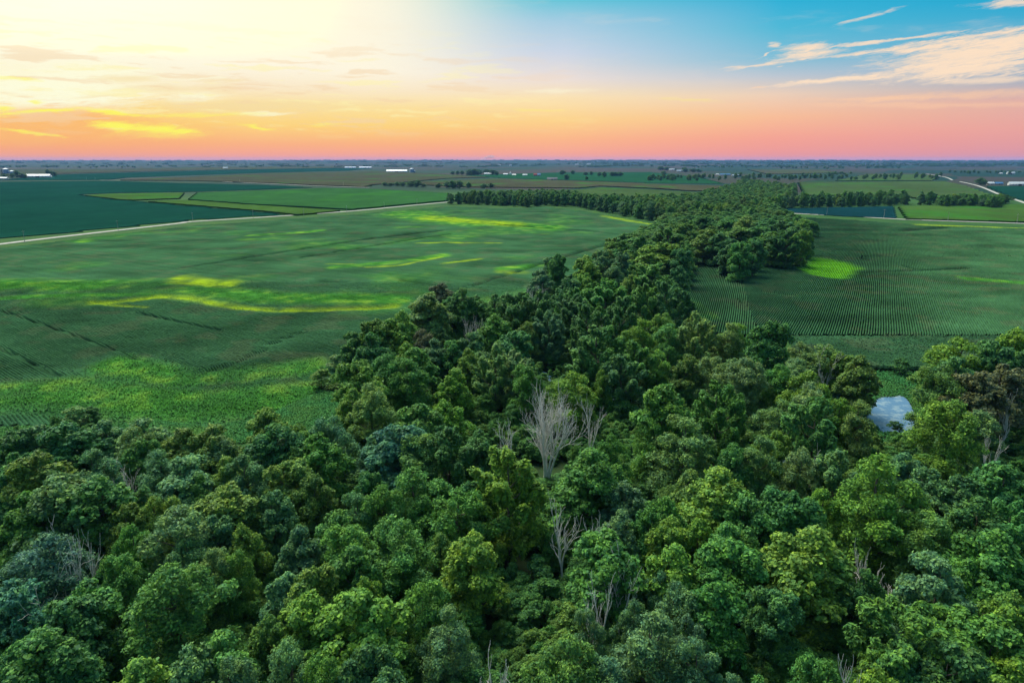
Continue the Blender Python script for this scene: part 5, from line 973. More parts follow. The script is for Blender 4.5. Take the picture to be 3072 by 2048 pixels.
WOOD = """115,1189,18.7,7.7;-15,1209,18.8,7.4;91,1209,22.7,8.4;106,1211,21.8,8.0;71,1216,17.8,8.5;8,1219,20.7,6.9;-11,1223,16.8,7.7;-9,1240,19.6,7.9;85,1241,22.6,7.8;-31,1248,18.1,6.8;-82,1253,20.6,6.1;4,1253,17.3,6.4;33,1261,21.1,6.2;-44,1262,22.1,6.6;54,1270,18.9,6.0;67,1270,21.0,7.0;-38,1274,18.3,7.5;-87,1276,20.7,6.3;-56,1285,20.6,6.6;-25,1291,21.5,7.4;-65,1321,19.1,7.8;-49,1323,22.6,8.1;209,905,21.0,7.4;202,950,19.0,7.5;187,968,22.9,6.1;181,980,17.8,7.4;175,993,22.2,7.2;219,997,22.0,6.2;164,1014,20.8,6.5;170,1031,17.8,7.4;188,1082,17.7,8.1;142,1088,20.2,6.9;155,1092,22.7,7.8;145,1106,17.1,8.1;141,1145,17.7,6.4;142,1164,20.7,6.7;129,1188,22.4,6.7;23,1211,20.8,7.9;40,1218,20.1,7.9;113,1222,17.2,6.4;13,1231,22.6,6.1;74,1233,19.0,7.5;28,1235,22.6,6.9;108,1245,18.1,7.7;49,1253,21.8,8.0;103,1259,17.0,6.5;85,1264,21.1,6.5;-75,1270,17.9,7.8;87,1279,21.5,6.2;-89,1289,17.4,8.2;-73,1294,22.8,7.3;67,1302,20.1,6.2;55,1307,20.1,6.8;-50,1346,17.9,6.5;210,924,21.2,6.2;204,970,17.2,6.3;201,1004,22.9,8.2;186,1010,22.9,7.3;227,1016,20.0,7.7;216,1052,17.6,7.5;233,1058,20.5,7.6;151,1137,20.6,6.0;129,1153,17.1,6.7;173,1154,20.9,7.9;42,1239,20.5,8.4;18,1246,17.8,6.9;-10,1259,19.7,8.5;122,1264,19.7,8.5;-20,1268,23.1,7.5;104,1274,17.0,7.4;-8,1274,22.9,6.7;6,1276,20.5,7.4;41,1277,20.6,7.7;73,1282,22.7,6.4;60,1288,17.8,8.4;116,1292,22.2,7.8;-60,1302,20.2,7.5;40,1303,18.5,8.2;-83,1320,17.8,6.2;34,1323,18.3,8.2;-2,1338,20.8,6.5;-27,1339,19.6,8.4;-65,1357,18.8,7.3;217,941,17.1,8.4;211,981,22.3,7.7;195,989,17.9,8.3;242,1024,19.1,7.6;231,1031,19.2,7.6;171,1046,22.8,7.1;168,1060,20.0,6.9;201,1067,17.1,6.5;206,1084,19.4,7.0;188,1113,17.8,7.7;157,1120,17.1,6.6;163,1145,19.2,7.3;156,1157,22.3,6.3;237,1159,19.0,6.2;156,1171,19.2,6.5;143,1185,19.0,7.4;130,1202,20.3,6.2;21,1270,17.8,7.1;122,1279,20.1,7.9;-38,1287,17.4,6.3;11,1291,17.6,7.1;-6,1300,19.0,8.3;86,1301,19.4,7.0;-34,1305,18.7,8.0;-75,1309,22.4,7.8;94,1316,21.8,6.9;66,1320,19.2,7.3;3,1322,17.3,7.2;97,1331,23.0,6.9;-75,1343,18.2,8.1;39,1345,17.8,7.1;-43,1358,17.6,7.3;-2,1358,20.1,7.9;79,1359,21.9,7.7;217,954,20.7,7.9;215,1011,18.3,7.3;200,1020,22.6,7.1;187,1035,20.1,7.7;208,1038,19.9,8.4;192,1050,22.1,7.1;252,1062,19.1,8.2;240,1080,21.5,6.5;179,1139,18.9,6.4;221,1163,20.2,8.4;171,1176,22.6,8.4;145,1216,19.9,7.5;133,1227,17.7,7.2;130,1247,19.2,7.2;23,1285,20.7,8.0;102,1289,22.8,8.4;103,1303,17.0,8.0;12,1307,19.5,7.5;82,1323,21.2,8.2;-35,1328,20.2,8.1;51,1333,19.7,7.7;84,1343,20.4,6.3;66,1346,16.8,6.6;-17,1353,18.9,6.8;78,1382,18.9,7.1;75,1398,18.3,8.0;61,1405,21.0,6.1;224,966,17.5,7.8;218,1029,18.3,7.2;247,1045,20.2,7.4;176,1077,17.8,6.5;183,1168,22.2,7.3;195,1173,18.0,8.4;157,1184,20.0,6.8;168,1192,18.5,7.0;146,1230,17.6,7.9;45,1290,22.6,7.7;26,1302,21.2,7.5;-14,1319,18.5,6.1;15,1325,23.0,8.3;23,1341,17.2,7.9;51,1354,17.2,7.8;32,1356,17.1,7.8;63,1361,19.1,8.4;34,1369,21.6,7.8;228,985,17.3,6.4;229,1072,22.5,7.1;176,1093,21.4,7.3;198,1097,19.2,7.7;222,1118,17.9,6.1;200,1131,20.8,7.3;221,1144,22.6,7.2;189,1147,19.6,8.4;94,1357,19.5,8.1;18,1357,18.4,7.4;37,1384,18.5,7.7;72,1415,18.9,7.8;228,1092,21.7,7.8;207,1118,17.6,7.3;229,1186,18.0,8.3;90,1370,17.8,7.9;63,1374,21.0,6.3;53,1391,18.0,8.0;241,1112,20.3,6.2;237,1125,21.5,8.0;156,1197,17.0,7.3;49,1373,21.0,7.6;253,1079,16.8,6.7;250,1094,18.0,7.9;207,1144,17.5,6.6;215,1181,19.3,7.3;208,1166,18.5,6.3;246,1143,19.1,8.0;256,982,20.4,8.1;299,989,16.6,6.3;337,990,16.8,8.5;324,994,16.4,7.4;213,1025,21.3,6.4;341,1032,20.1,6.8;383,1047,19.8,7.2;379,1064,16.9,8.2;207,1093,19.0,8.5;392,1097,19.6,8.4;316,1106,19.9,6.1;230,1137,16.0,8.5;503,1278,20.0,8.0;511,1294,21.0,6.9;549,1375,20.2,7.6;574,1429,16.4,7.3;227,907,21.6,7.4;234,921,20.7,6.2;259,947,18.5,7.3;311,979,19.3,8.1;231,994,18.9,7.4;256,999,19.1,7.7;212,1006,19.5,7.0;323,1015,17.7,8.2;362,1045,18.1,7.8;349,1053,17.6,8.5;310,1066,17.3,7.0;377,1079,18.2,8.2;319,1091,20.4,6.7;421,1096,17.5,7.9;407,1099,18.7,6.5;398,1110,16.7,7.8;215,1122,20.0,8.0;455,1211,16.5,7.2;234,971,16.9,7.4;281,1003,17.4,6.6;225,1017,19.4,6.4;304,1018,20.8,6.4;269,1029,17.6,7.9;264,1043,17.6,6.7;310,1048,20.7,7.4;240,1049,20.9,8.2;269,1059,21.8,6.2;339,1095,18.4,7.1;375,1107,17.7,8.2;425,1113,18.4,8.3;408,1123,16.4,7.1;305,1138,19.8,8.0;400,1145,18.9,8.2;434,1148,17.8,6.9;217,1154,17.2,6.5;230,1161,18.9,7.8;358,1178,17.2,7.2;368,1190,18.6,8.5;433,1214,19.0,8.0;493,1320,17.4,8.2;522,1328,16.1,6.4;587,1462,19.8,7.3;241,1011,19.2,7.6;228,1033,18.1,7.7;334,1049,18.4,7.5;255,1055,20.3,6.8;228,1063,20.6,8.1;286,1074,21.9,6.2;365,1095,18.6,6.4;287,1097,17.0,7.2;339,1120,20.7,6.3;383,1123,20.8,8.1;369,1131,21.8,7.9;419,1146,17.3,7.8;373,1146,19.4,6.7;358,1154,20.7,6.8;448,1157,21.0,8.2;339,1160,18.4,6.3;239,1171,20.9,6.4;237,1185,16.7,8.2;415,1186,17.4,6.7;345,1186,18.4,7.8;459,1228,17.2,6.8;287,1032,16.4,6.6;245,1035,20.5,7.6;326,1035,19.6,8.2;223,1047,16.2,6.7;292,1059,19.8,6.9;361,1075,21.9,6.6;254,1093,21.8,7.8;275,1117,20.1,8.4;255,1117,18.6,6.8;250,1132,18.6,7.8;267,1139,20.9,7.6;346,1146,20.8,7.7;257,1154,20.7,6.3;310,1161,21.0,7.3;402,1166,18.0,6.3;401,1184,19.6,6.5;454,1185,18.2,7.4;320,1198,17.3,6.6;248,1201,16.5,6.9;280,1222,21.0,6.6;373,1225,17.6,6.3;435,1236,19.6,7.9;367,1264,17.1,8.1;554,1402,16.1,6.3;578,1449,16.6,8.0;336,1067,16.5,7.8;257,1070,17.3,6.7;321,1076,16.6,8.0;271,1079,18.2,8.3;344,1082,20.2,7.4;233,1083,18.8,7.4;302,1088,19.5,8.4;358,1108,17.3,6.4;294,1115,22.0,7.7;285,1131,19.8,7.2;285,1148,16.1,6.6;332,1173,20.8,6.7;301,1175,19.6,7.2;433,1179,17.0,6.1;418,1208,16.4,7.8;401,1209,17.4,7.3;475,1229,19.5,7.9;473,1249,17.0,7.1;448,1261,20.5,7.7;393,1293,18.8,7.6;266,1101,20.7,8.2;302,1103,19.2,6.3;336,1134,16.8,7.7;376,1164,20.1,7.1;422,1165,20.2,6.5;258,1171,18.4,7.0;303,1190,20.5,8.4;390,1192,17.7,6.2;441,1202,18.2,8.2;300,1204,22.0,6.1;325,1211,18.0,7.2;345,1213,21.4,7.4;445,1224,18.6,8.4;355,1245,20.4,8.2;425,1249,20.9,8.5;406,1249,20.1,8.0;436,1268,19.0,7.7;375,1304,21.6,8.4;479,1344,21.4,7.7;387,1353,19.0,7.0;523,1388,18.3,8.4;521,1404,20.0,8.0;561,1415,20.0,6.3;554,1428,18.7,6.9;535,1432,21.8,7.7;573,1465,18.2,7.3;579,1478,21.4,7.3;354,1122,20.2,6.9;315,1122,18.6,7.9;238,1123,17.2,7.7;320,1136,21.0,8.5;271,1153,19.2,7.5;284,1165,22.0,8.0;377,1179,21.2,7.3;277,1179,16.8,8.1;254,1188,16.6,7.8;288,1194,17.7,8.0;356,1200,19.8,7.3;419,1225,18.9,6.7;331,1225,22.0,7.4;303,1227,21.8,6.3;391,1255,16.1,6.4;469,1272,17.9,8.5;342,1275,16.8,7.3;455,1284,21.1,6.8;440,1298,17.7,6.5;455,1304,16.3,7.5;463,1324,19.4,6.5;459,1365,19.4,7.3;493,1489,20.2,6.6;585,1493,17.4,8.2;244,1148,20.1,7.9;371,1207,18.1,7.5;358,1221,18.3,7.7;390,1232,21.7,7.2;328,1243,18.7,7.8;450,1243,19.0,6.9;483,1263,16.1,8.0;417,1271,19.1,8.1;478,1297,18.1,8.2;504,1311,20.8,6.6;447,1330,20.7,6.1;494,1339,19.9,8.0;446,1350,20.3,6.7;477,1363,18.1,6.5;488,1376,21.4,7.5;527,1421,20.7,7.2;559,1444,18.6,8.4;554,1467,21.6,7.9;568,1520,19.9,8.2;324,1154,17.9,6.8;336,1197,20.7,7.7;262,1219,20.6,7.8;286,1235,18.4,6.3;312,1246,20.6,8.2;334,1257,19.2,6.8;486,1276,21.1,6.5;346,1289,17.2,7.4;408,1295,18.9,7.9;424,1298,16.1,8.3;426,1328,17.7,7.2;482,1329,16.2,6.9;492,1354,19.0,8.4;515,1359,17.1,6.3;418,1359,21.2,8.3;497,1387,19.0,7.3;470,1395,21.3,7.2;547,1415,18.7,7.1;411,1439,17.5,6.7;511,1443,18.2,6.2;485,1447,18.8,7.9;417,1452,21.2,6.3;558,1483,18.2,8.2;572,1536,21.7,6.8;262,1205,17.1,8.1;372,1242,17.8,7.6;402,1276,21.6,6.6;439,1283,17.8,7.4;494,1291,16.5,7.3;359,1302,19.5,7.1;429,1311,20.4,7.7;480,1313,19.5,8.0;507,1328,16.9,6.4;520,1346,17.7,6.4;436,1361,21.4,8.1;485,1399,21.4,7.0;429,1402,21.1,8.3;466,1413,20.6,8.1;513,1422,20.1,6.0;452,1459,18.0,6.6;528,1505,19.2,7.4;469,1516,21.5,6.6;516,1556,21.9,6.4;487,1593,20.7,6.8;346,1231,19.4,7.5;353,1264,16.3,7.4;379,1280,20.0,6.7;412,1317,16.6,7.5;390,1318,17.6,6.4;458,1340,17.4,7.4;416,1378,18.8,7.0;409,1395,16.7,6.5;437,1443,19.7,7.0;484,1469,17.1,8.0;535,1613,19.3,6.9;375,1330,21.8,7.3;400,1331,16.9,7.2;403,1349,17.6,8.1;376,1362,20.7,6.2;471,1379,16.8,7.7;431,1381,19.0,6.8;449,1390,18.9,6.3;538,1395,18.8,7.4;452,1404,21.6,7.5;507,1409,19.5,6.1;483,1417,19.0,7.4;463,1435,20.0,6.8;495,1435,21.7,7.8;504,1459,20.3,8.4;528,1484,21.7,6.3;499,1511,21.4,7.3;545,1524,19.6,6.1;509,1527,16.4,8.0;476,1531,18.2,8.5;562,1605,21.7,7.4;500,1621,19.5,7.5;535,1636,19.2,8.0;392,1380,21.9,6.8;518,1465,18.5,7.0;507,1475,16.5,6.4;515,1490,17.1,7.9;567,1497,17.1,7.5;531,1520,21.9,7.0;548,1538,22.0,6.6;503,1547,18.1,6.4;490,1551,16.9,7.0;472,1558,20.6,7.6;489,1573,17.3,6.2;557,1651,16.5,6.8;358,1279,19.3,6.0;365,1320,16.6,7.7;422,1344,17.4,6.1;402,1363,20.9,6.2;394,1402,20.5,6.1;415,1411,21.2,7.2;445,1420,18.0,6.5;469,1448,20.9,7.0;435,1464,19.3,6.8;536,1471,17.1,6.8;545,1501,17.5,7.9;454,1504,20.9,7.9;552,1551,17.8,6.8;558,1577,21.7,7.2;519,1590,19.5,6.1;551,1620,20.7,7.1;511,1644,17.3,7.2;372,1345,17.2,6.9;502,1372,18.2,7.1;525,1373,18.0,6.4;403,1422,21.0,7.3;529,1453,18.3,7.6;468,1476,16.6,6.7;447,1484,18.1,7.2;474,1494,21.2,7.1;515,1512,18.4,7.5;580,1513,20.6,6.8;550,1680,20.1,6.9;423,1431,16.1,6.2;545,1487,16.3,7.0;483,1509,17.3,7.4;490,1529,20.4,7.1;462,1536,20.4,6.8;498,1562,17.1,8.1;562,1563,19.3,6.5;501,1592,18.2,8.2;441,1497,16.4,8.1;528,1545,16.7,8.2;534,1565,19.2,6.3;547,1590,17.7,7.0;506,1577,19.6,8.0;515,1627,21.1,6.5;542,1652,19.5,7.9;558,1637,17.1,8.0;537,1705,17.5,7.5;512,1611,19.0,7.3;526,1650,21.1,6.3;528,1666,17.6,8.4;537,1685,19.8,8.3;546,1718,17.4,6.8;727,1172,17.5,7.5;736,1189,14.9,7.8;785,1198,17.0,7.7;780,1217,17.3,8.0;819,1237,15.0,6.6;758,1200,18.1,6.2;746,1206,16.6,7.8;764,1212,15.2,7.0;805,1228,18.2,6.5;776,1231,16.1,7.3;793,1235,19.0,7.3;806,1246,19.0,7.2;764,1233,15.0,8.2;780,1243,16.8,6.3;822,1249,17.5,7.1;790,1160,18.7,7.2;824,1178,15.3,6.2;814,1185,15.9,7.0;794,1146,17.3,7.5;797,1179,18.0,7.2;806,1156,15.7,6.3;809,1168,17.4,6.8;813,1197,16.0,7.7;853,1220,16.4,6.5;876,1247,17.0,6.4;828,1221,18.2,8.5;864,1234,18.6,7.2;827,1208,15.4,7.4;864,1245,17.5,6.6;851,1254,16.9,6.8;826,1197,15.5,6.2;837,1201,17.3,6.8;842,1232,16.4,7.3;851,1240,18.0,7.8;882,1260,17.4,8.3;838,1215,17.9,6.4;201,695,15.7,7.8;173,700,15.6,6.6;299,701,15.3,7.8;251,704,16.2,6.3;265,705,15.7,6.2;158,717,14.3,8.3;173,720,16.4,6.5;170,735,16.1,7.8;316,763,14.0,7.2;287,786,13.6,8.5;202,661,15.3,7.5;221,667,18.4,6.4;211,685,18.4,7.8;178,685,14.3,6.8;235,695,15.2,6.1;189,700,14.2,7.4;181,709,16.0,7.8;306,714,16.3,7.6;271,720,14.6,6.9;256,722,17.5,7.4;308,726,17.9,6.4;258,756,18.0,7.2;295,756,14.2,8.2;169,764,18.6,8.4;273,776,18.1,8.2;174,791,15.5,7.3;298,863,16.9,8.5;325,870,14.9,7.3;191,679,16.2,7.4;232,706,14.8,6.6;222,714,17.1,7.4;211,730,13.9,8.2;187,732,14.8,6.4;261,734,16.4,7.8;279,734,18.2,7.3;243,746,14.5,8.1;191,750,18.3,6.7;202,754,14.4,7.3;248,763,18.4,8.0;187,770,14.9,8.5;321,792,17.6,7.4;291,834,14.1,7.5;213,700,17.1,6.9;199,710,14.5,6.3;207,719,17.3,8.5;245,726,17.6,6.5;227,728,17.9,7.7;200,736,15.8,7.4;219,739,18.1,6.4;176,746,16.1,8.4;285,747,16.1,6.7;245,775,15.5,6.4;315,781,16.5,6.0;188,785,18.4,6.6;270,790,14.8,8.2;195,799,14.8,8.2;297,817,15.3,7.4;190,817,15.9,6.8;313,854,16.9,6.5;357,968,18.7,8.3;239,716,14.0,7.3;230,746,14.4,7.8;230,764,17.0,8.1;274,765,15.6,7.2;230,776,16.5,7.3;302,782,14.1,7.3;200,787,14.6,6.6;258,790,16.7,6.8;274,803,15.5,7.0;321,804,13.9,8.5;184,806,16.4,8.4;263,811,17.6,8.3;329,832,18.5,6.8;313,832,13.8,8.1;209,833,16.0,6.8;290,848,14.3,6.8;334,888,17.2,8.1;338,903,15.2,6.1;295,768,15.1,6.5;211,775,14.5,6.1;261,775,15.8,7.4;246,788,14.5,6.6;212,793,14.7,6.0;309,795,13.7,7.3;286,802,15.0,7.6;218,803,18.3,7.8;202,820,16.4,7.9;267,822,18.1,6.1;334,843,17.2,7.8;304,884,16.2,8.0;281,885,17.4,8.0;321,928,18.3,6.7;214,754,15.2,7.8;233,797,14.5,6.6;307,807,14.4,6.0;211,812,18.3,7.3;329,819,14.1,8.4;221,835,17.7,6.5;335,855,14.4,6.6;250,805,18.2,6.3;231,811,14.1,6.2;317,821,18.6,7.1;226,824,16.7,6.1;246,835,17.5,7.0;261,836,13.7,6.3;277,850,14.2,7.3;312,875,18.5,8.4;321,907,17.9,6.4;315,917,14.7,8.4;366,980,17.7,7.9;233,834,18.5,7.9;305,844,14.4,8.4;249,852,15.8,7.5;337,876,18.6,8.1;347,920,18.5,7.3;358,950,18.2,8.4;250,821,16.9,7.9;261,852,14.7,8.1;285,869,15.1,7.4;346,889,15.8,7.1;307,907,17.6,8.0;348,957,17.7,7.4;276,837,14.8,7.3;301,896,14.4,6.4;350,908,15.4,7.9;353,935,17.2,7.8;272,875,17.5,8.4;329,916,14.0,6.8;321,889,17.5,6.9;370,967,14.6,6.2;336,931,14.5,6.9;339,942,16.2,6.8;374,990,18.5,7.1;97,526,13.7,6.4;141,551,14.9,7.2;98,557,15.0,7.3;161,654,14.8,6.7;101,535,15.4,8.4;120,552,16.9,7.4;110,563,12.9,7.6;102,570,17.4,7.6;117,576,17.5,7.2;152,583,17.1,7.4;140,602,15.9,7.8;166,673,13.6,8.1;101,546,16.1,8.1;86,555,14.4,6.7;121,566,14.4,7.7;147,571,16.3,6.9;106,583,14.8,8.1;116,586,17.6,8.0;130,592,15.6,7.2;105,594,15.6,7.3;127,619,15.2,7.5;147,622,15.4,7.0;138,616,16.5,6.6;129,632,17.1,7.5;154,641,14.1,8.4;161,664,14.1,8.3;132,580,17.1,6.3;151,593,14.1,6.0;156,629,17.2,6.7;147,632,16.0,7.6;165,683,13.1,6.3;111,610,14.3,6.5;133,669,14.5,6.4;128,607,17.2,6.1;157,614,13.6,8.1;136,626,13.0,8.5;164,637,17.5,6.4;138,642,14.9,7.6;146,648,13.8,7.3;152,671,15.7,6.8;112,601,16.0,6.8;122,642,17.1,6.3;146,659,17.4,7.6;170,717,14.8,7.5;116,619,16.4,6.8;138,654,14.3,7.3;163,696,17.5,7.6;175,739,16.9,7.4;155,690,13.0,6.3;145,691,16.2,7.8;118,630,15.6,7.9;144,679,15.6,8.4;157,720,15.1,7.2;170,747,16.5,6.2;152,702,17.0,8.4;162,710,15.5,6.1;168,727,15.4,7.5;165,737,14.7,6.1;177,773,14.5,7.8;178,760,13.0,6.4;180,787,14.9,7.6;507,1482,19.3,6.2;539,1496,16.4,8.3;562,1529,20.1,7.9;599,1534,18.8,6.1;625,1549,18.4,6.1;545,1551,17.0,6.1;510,1557,16.6,8.1;597,1560,19.9,6.3;510,1601,17.9,6.0;505,1642,18.0,6.8;651,1647,20.8,7.7;563,1680,18.7,6.5;531,1700,18.3,6.7;516,1500,17.9,8.5;547,1515,20.3,8.2;526,1520,16.4,8.1;631,1569,18.8,7.6;520,1581,18.6,7.0;600,1582,16.2,6.7;620,1603,16.3,6.3;600,1616,17.6,7.6;511,1663,20.7,7.7;540,1668,19.1,7.7;636,1711,16.6,7.8;594,1775,19.8,6.8;567,1798,17.2,7.4;525,1541,15.2,6.9;573,1568,19.4,6.4;546,1574,16.6,8.1;641,1596,18.8,6.3;529,1614,17.1,8.1;619,1625,15.2,7.8;630,1667,19.4,6.2;658,1671,16.5,8.3;556,1736,17.9,8.5;624,1745,18.5,6.6;689,1750,16.4,8.4;659,1765,18.6,6.9;691,1770,19.3,6.7;584,1846,18.6,7.5;579,1600,16.0,8.2;557,1602,16.4,6.8;649,1616,18.3,6.4;558,1632,19.0,7.0;533,1636,16.2,6.2;631,1642,20.7,6.8;561,1654,19.0,6.8;582,1662,20.2,7.5;594,1694,18.9,6.3;619,1722,20.0,7.5;690,1729,17.8,6.2;566,1766,18.9,6.6;712,1834,17.6,8.1;691,1834,15.4,6.5;719,1923,20.1,6.4;732,1951,16.2,7.8;741,2224,15.5,8.0;750,2247,17.1,6.7;597,1643,16.8,6.8;650,1696,17.5,7.5;620,1697,17.5,7.8;686,1700,17.2,8.3;582,1719,17.1,6.0;662,1727,20.3,7.7;680,1790,16.8,8.4;650,1839,18.0,6.7;732,1843,17.1,6.6;729,1869,15.3,7.0;690,1935,17.9,6.1;710,2009,17.5,7.8;612,1678,20.7,6.7;559,1715,17.1,8.4;708,1757,18.8,6.4;615,1767,18.0,6.5;626,1786,16.8,6.5;655,1790,19.6,7.1;605,1793,16.5,6.5;589,1807,19.1,6.6;671,1820,17.5,7.3;743,1973,19.8,7.1;738,2082,19.2,7.8;772,2304,15.7,8.2;595,1746,18.2,7.1;651,1813,17.2,7.9;696,1814,19.8,7.8;600,1829,18.4,7.5;711,1854,16.0,7.0;663,1937,15.5,8.2;709,1981,19.8,7.3;684,1988,20.1,7.3;730,2123,18.3,8.3;718,2173,19.2,6.8;756,2175,17.3,8.1;638,1764,18.7,6.1;716,1785,17.8,6.4;617,1818,20.2,7.3;611,1875,17.8,7.5;658,1880,19.0,6.2;627,1935,20.7,7.3;690,1964,19.6,8.2;661,2039,20.7,6.8;728,1810,19.9,7.6;624,1841,19.8,6.5;670,1859,18.2,7.8;630,1862,19.9,8.1;717,1886,19.9,7.8;736,2009,16.3,6.7;696,2109,20.7,6.1;754,2116,16.3,6.5;685,1884,16.0,8.0;623,1910,20.7,8.4;696,1912,15.8,6.2;669,1915,16.6,7.3;646,1920,17.7,7.8;640,1955,20.2,8.1;729,2032,16.5,6.9;749,2049,18.5,7.8;642,1893,20.9,7.7;652,1987,20.5,7.4;716,2047,20.9,7.5;727,2064,20.8,7.9;756,2146,17.5,6.4;706,1950,16.2,8.4;657,2009,16.1,6.4;674,2055,18.4,6.6;697,2060,15.8,7.3;667,1966,19.0,8.5;691,2033,20.9,7.0;708,2152,18.9,8.2;723,2198,18.0,6.5;683,2090,18.7,7.0;705,2079,18.4,6.2;697,2133,16.5,8.3;753,2206,17.7,7.4;716,2106,17.5,6.3;732,2146,16.6,7.4;769,2271,18.6,7.1;762,2230,16.4,6.8;748,2276,17.2,6.4"""
ROAD_LEFT = [(-484.7, 439.4), (-477.9, 547.1), (-471.1, 630.0), (-446.0, 720.8), (-409.4, 836.5), (-401.0, 868.9), (-336.6, 936.1), (-244.9, 1047.9), (-186.2, 1154.6), (-115.2, 1285.1), (-38.1, 1422.5)]
ROAD_RIGHT = [(339.0, 1061.9), (388.0, 1020.8), (462.8, 953.1), (520.8, 893.6), (624.1, 841.0), (755.5, 755.7)]
ROAD_RISE = [(2298.5, 3895.3), (1973.5, 3204.3), (1681.8, 2675.8)]
ROAD_FAR = [(1604.5, 2509.9), (1391.8, 2088.3), (1092.4, 1561.2), (931.2, 1264.7), (651.8, 763.1)]
ROAD_FAR_LEFT = [(-1572.4, 2675.8), (-1221.6, 2632.3), (-804.4, 2296.1), (-583.0, 2088.3), (-398.3, 1961.3)]
FIELD_LEFT = [(-522.8, 435.5), (-472.3, 525.8), (-437.0, 583.7), (-413.1, 666.8), (-376.7, 768.7), (-352.4, 814.1), (-305.5, 860.1), (-224.0, 957.3), (-168.3, 1041.9), (-106.7, 1134.2), (-18.8, 1086.1), (55.8, 1117.7), (102.2, 1041.9), (129.3, 945.4), (165.4, 827.4), (181.7, 792.8), (168.7, 704.2), (124.9, 604.9), (89.1, 529.6), (54.9, 478.1), (30.0, 422.9), (-2.9, 368.9), (-24.6, 338.4), (-39.6, 308.9), (-49.5, 283.9), (-56.1, 260.0), (-59.8, 241.7), (-61.9, 225.6), (-64.7, 214.8), (-68.8, 206.5), (-75.5, 192.4), (-88.0, 184.3), (-103.7, 188.8), (-130.0, 186.9), (-147.5, 184.3), (-188.8, 177.2), (-254.1, 201.8)]
FIELD_RIGHT = [(65.7, 308.9), (81.5, 378.7), (108.9, 478.1), (145.1, 525.8), (215.1, 581.4), (258.8, 602.5), (287.1, 655.2), (306.1, 731.5), (333.4, 865.0), (357.5, 939.6), (427.8, 880.0), (482.7, 827.4), (574.0, 772.6), (670.6, 704.2), (467.3, 399.6), (272.0, 260.0), (215.5, 255.2), (210.3, 285.1), (181.5, 285.1), (124.1, 285.1), (95.4, 285.1)]
HEADLAND = [(117.9, 283.9), (180.9, 283.9), (209.5, 283.9), (232.5, 260.0), (203.9, 225.6), (176.0, 235.4), (148.8, 238.3), (130.0, 239.5), (114.4, 246.0), (111.2, 260.0)]
ROWS_MAIN = [(183.4, 557.4), (215.1, 581.4), (258.8, 602.5), (287.1, 655.2), (306.1, 731.5), (333.4, 865.0), (357.5, 939.6), (427.8, 880.0), (482.7, 827.4), (574.0, 772.6), (670.6, 704.2), (467.3, 399.6), (272.0, 260.0), (215.5, 255.2), (210.3, 285.1), (181.5, 285.1), (124.1, 285.1), (107.4, 285.1), (112.7, 312.3), (131.1, 378.7), (160.3, 478.1)]
ROWS_SIDE = [(65.7, 308.9), (81.5, 378.7), (108.9, 478.1), (145.1, 525.8), (184.3, 557.4), (161.5, 478.1), (132.0, 378.7), (113.5, 312.3), (108.2, 285.1), (95.4, 285.1)]
MEADOWS = [(-76.2, 195.1, 30.5, 21.6, 25000), (-120.5, 185.0, 40.6, 11.5, 19000), (120.6, 212.7, 37.3, 39.2, 24000), (192.3, 867.7, 57.6, 140.1, 3000)]
CLEARING = [(130.7, 250.5), (155.6, 250.5), (109.6, 169.1), (94.9, 169.1)]
POND = [(101.6, 190.4), (107.2, 193.6), (115.2, 206.0), (120.2, 210.7), (125.4, 211.7), (127.9, 213.0), (128.1, 209.4), (125.7, 202.3), (122.1, 193.6), (116.5, 185.1), (111.4, 181.1), (105.9, 181.6), (106.3, 186.9), (102.3, 187.7)]
CREEK = [(115.3, 126.9), (103.0, 130.7), (100.0, 141.3), (95.1, 153.2), (79.6, 158.8), (54.4, 164.8), (42.9, 175.8), (37.2, 196.4), (24.1, 218.4), (9.0, 239.0), (3.3, 273.7), (10.3, 322.7), (41.5, 391.2), (64.0, 493.9), (123.6, 612.5), (245.4, 763.1)]
POLES_LEFT = [(-457.2, 643.1), (-432.3, 755.7), (-401.4, 868.9), (-344.1, 919.7), (-286.5, 953.1), (-238.6, 1001.4), (-200.8, 1091.1), (-161.4, 1180.4), (-118.8, 1245.0)]
POLES_RIGHT = [(441.3, 970.7), (497.3, 925.1), (551.2, 873.8), (618.4, 845.5)]
POLES_FAR = [(-1650.3, 2720.7), (-1616.7, 2720.7), (-945.1, 2434.4), (-503.4, 2088.3)]
FAR_ROWS = [
 (488, 769, 2510, 2964, 27, 22),
 (907, 1261, 2590, 3130, 34, 22),
 (1282, 1457, 2632, 3057, 14, 22.0),
 (1505, 1661, 2721, 3204, 9, 22),
 (1593, 1727, 3555, 3942, 14, 15.6),
 (769, 888, 2510, 3145, 12, 22),
 (2228, 3226, 5853, 6977, 33, 22),
 (2300, 2709, 3717, 4240, 20, 19.6),
 (1125, 1271, 5119, 5863, 5, 20.2),
 (1689, 2247, 6558, 8567, 22, 22),
 (978, 2038, 10943, 13857, 40, 22),
 (4080, 5898, 11726, 15136, 76, 22),
 (-2772, -2243, 7455, 9886, 21, 22),
 (-7051, -5277, 23471, 34598, 66, 22),
 (-5742, -4412, 11726, 15791, 32, 22),
 (-4147, -3433, 6558, 7664, 18, 22),
 (-4768, -4209, 6558, 7829, 14, 22),
 (-3938, -3259, 20535, 37352, 26, 22),
 (276, 448, 9115, 11399, 7, 22),
 (4128, 5960, 8202, 10290, 68, 22),
]
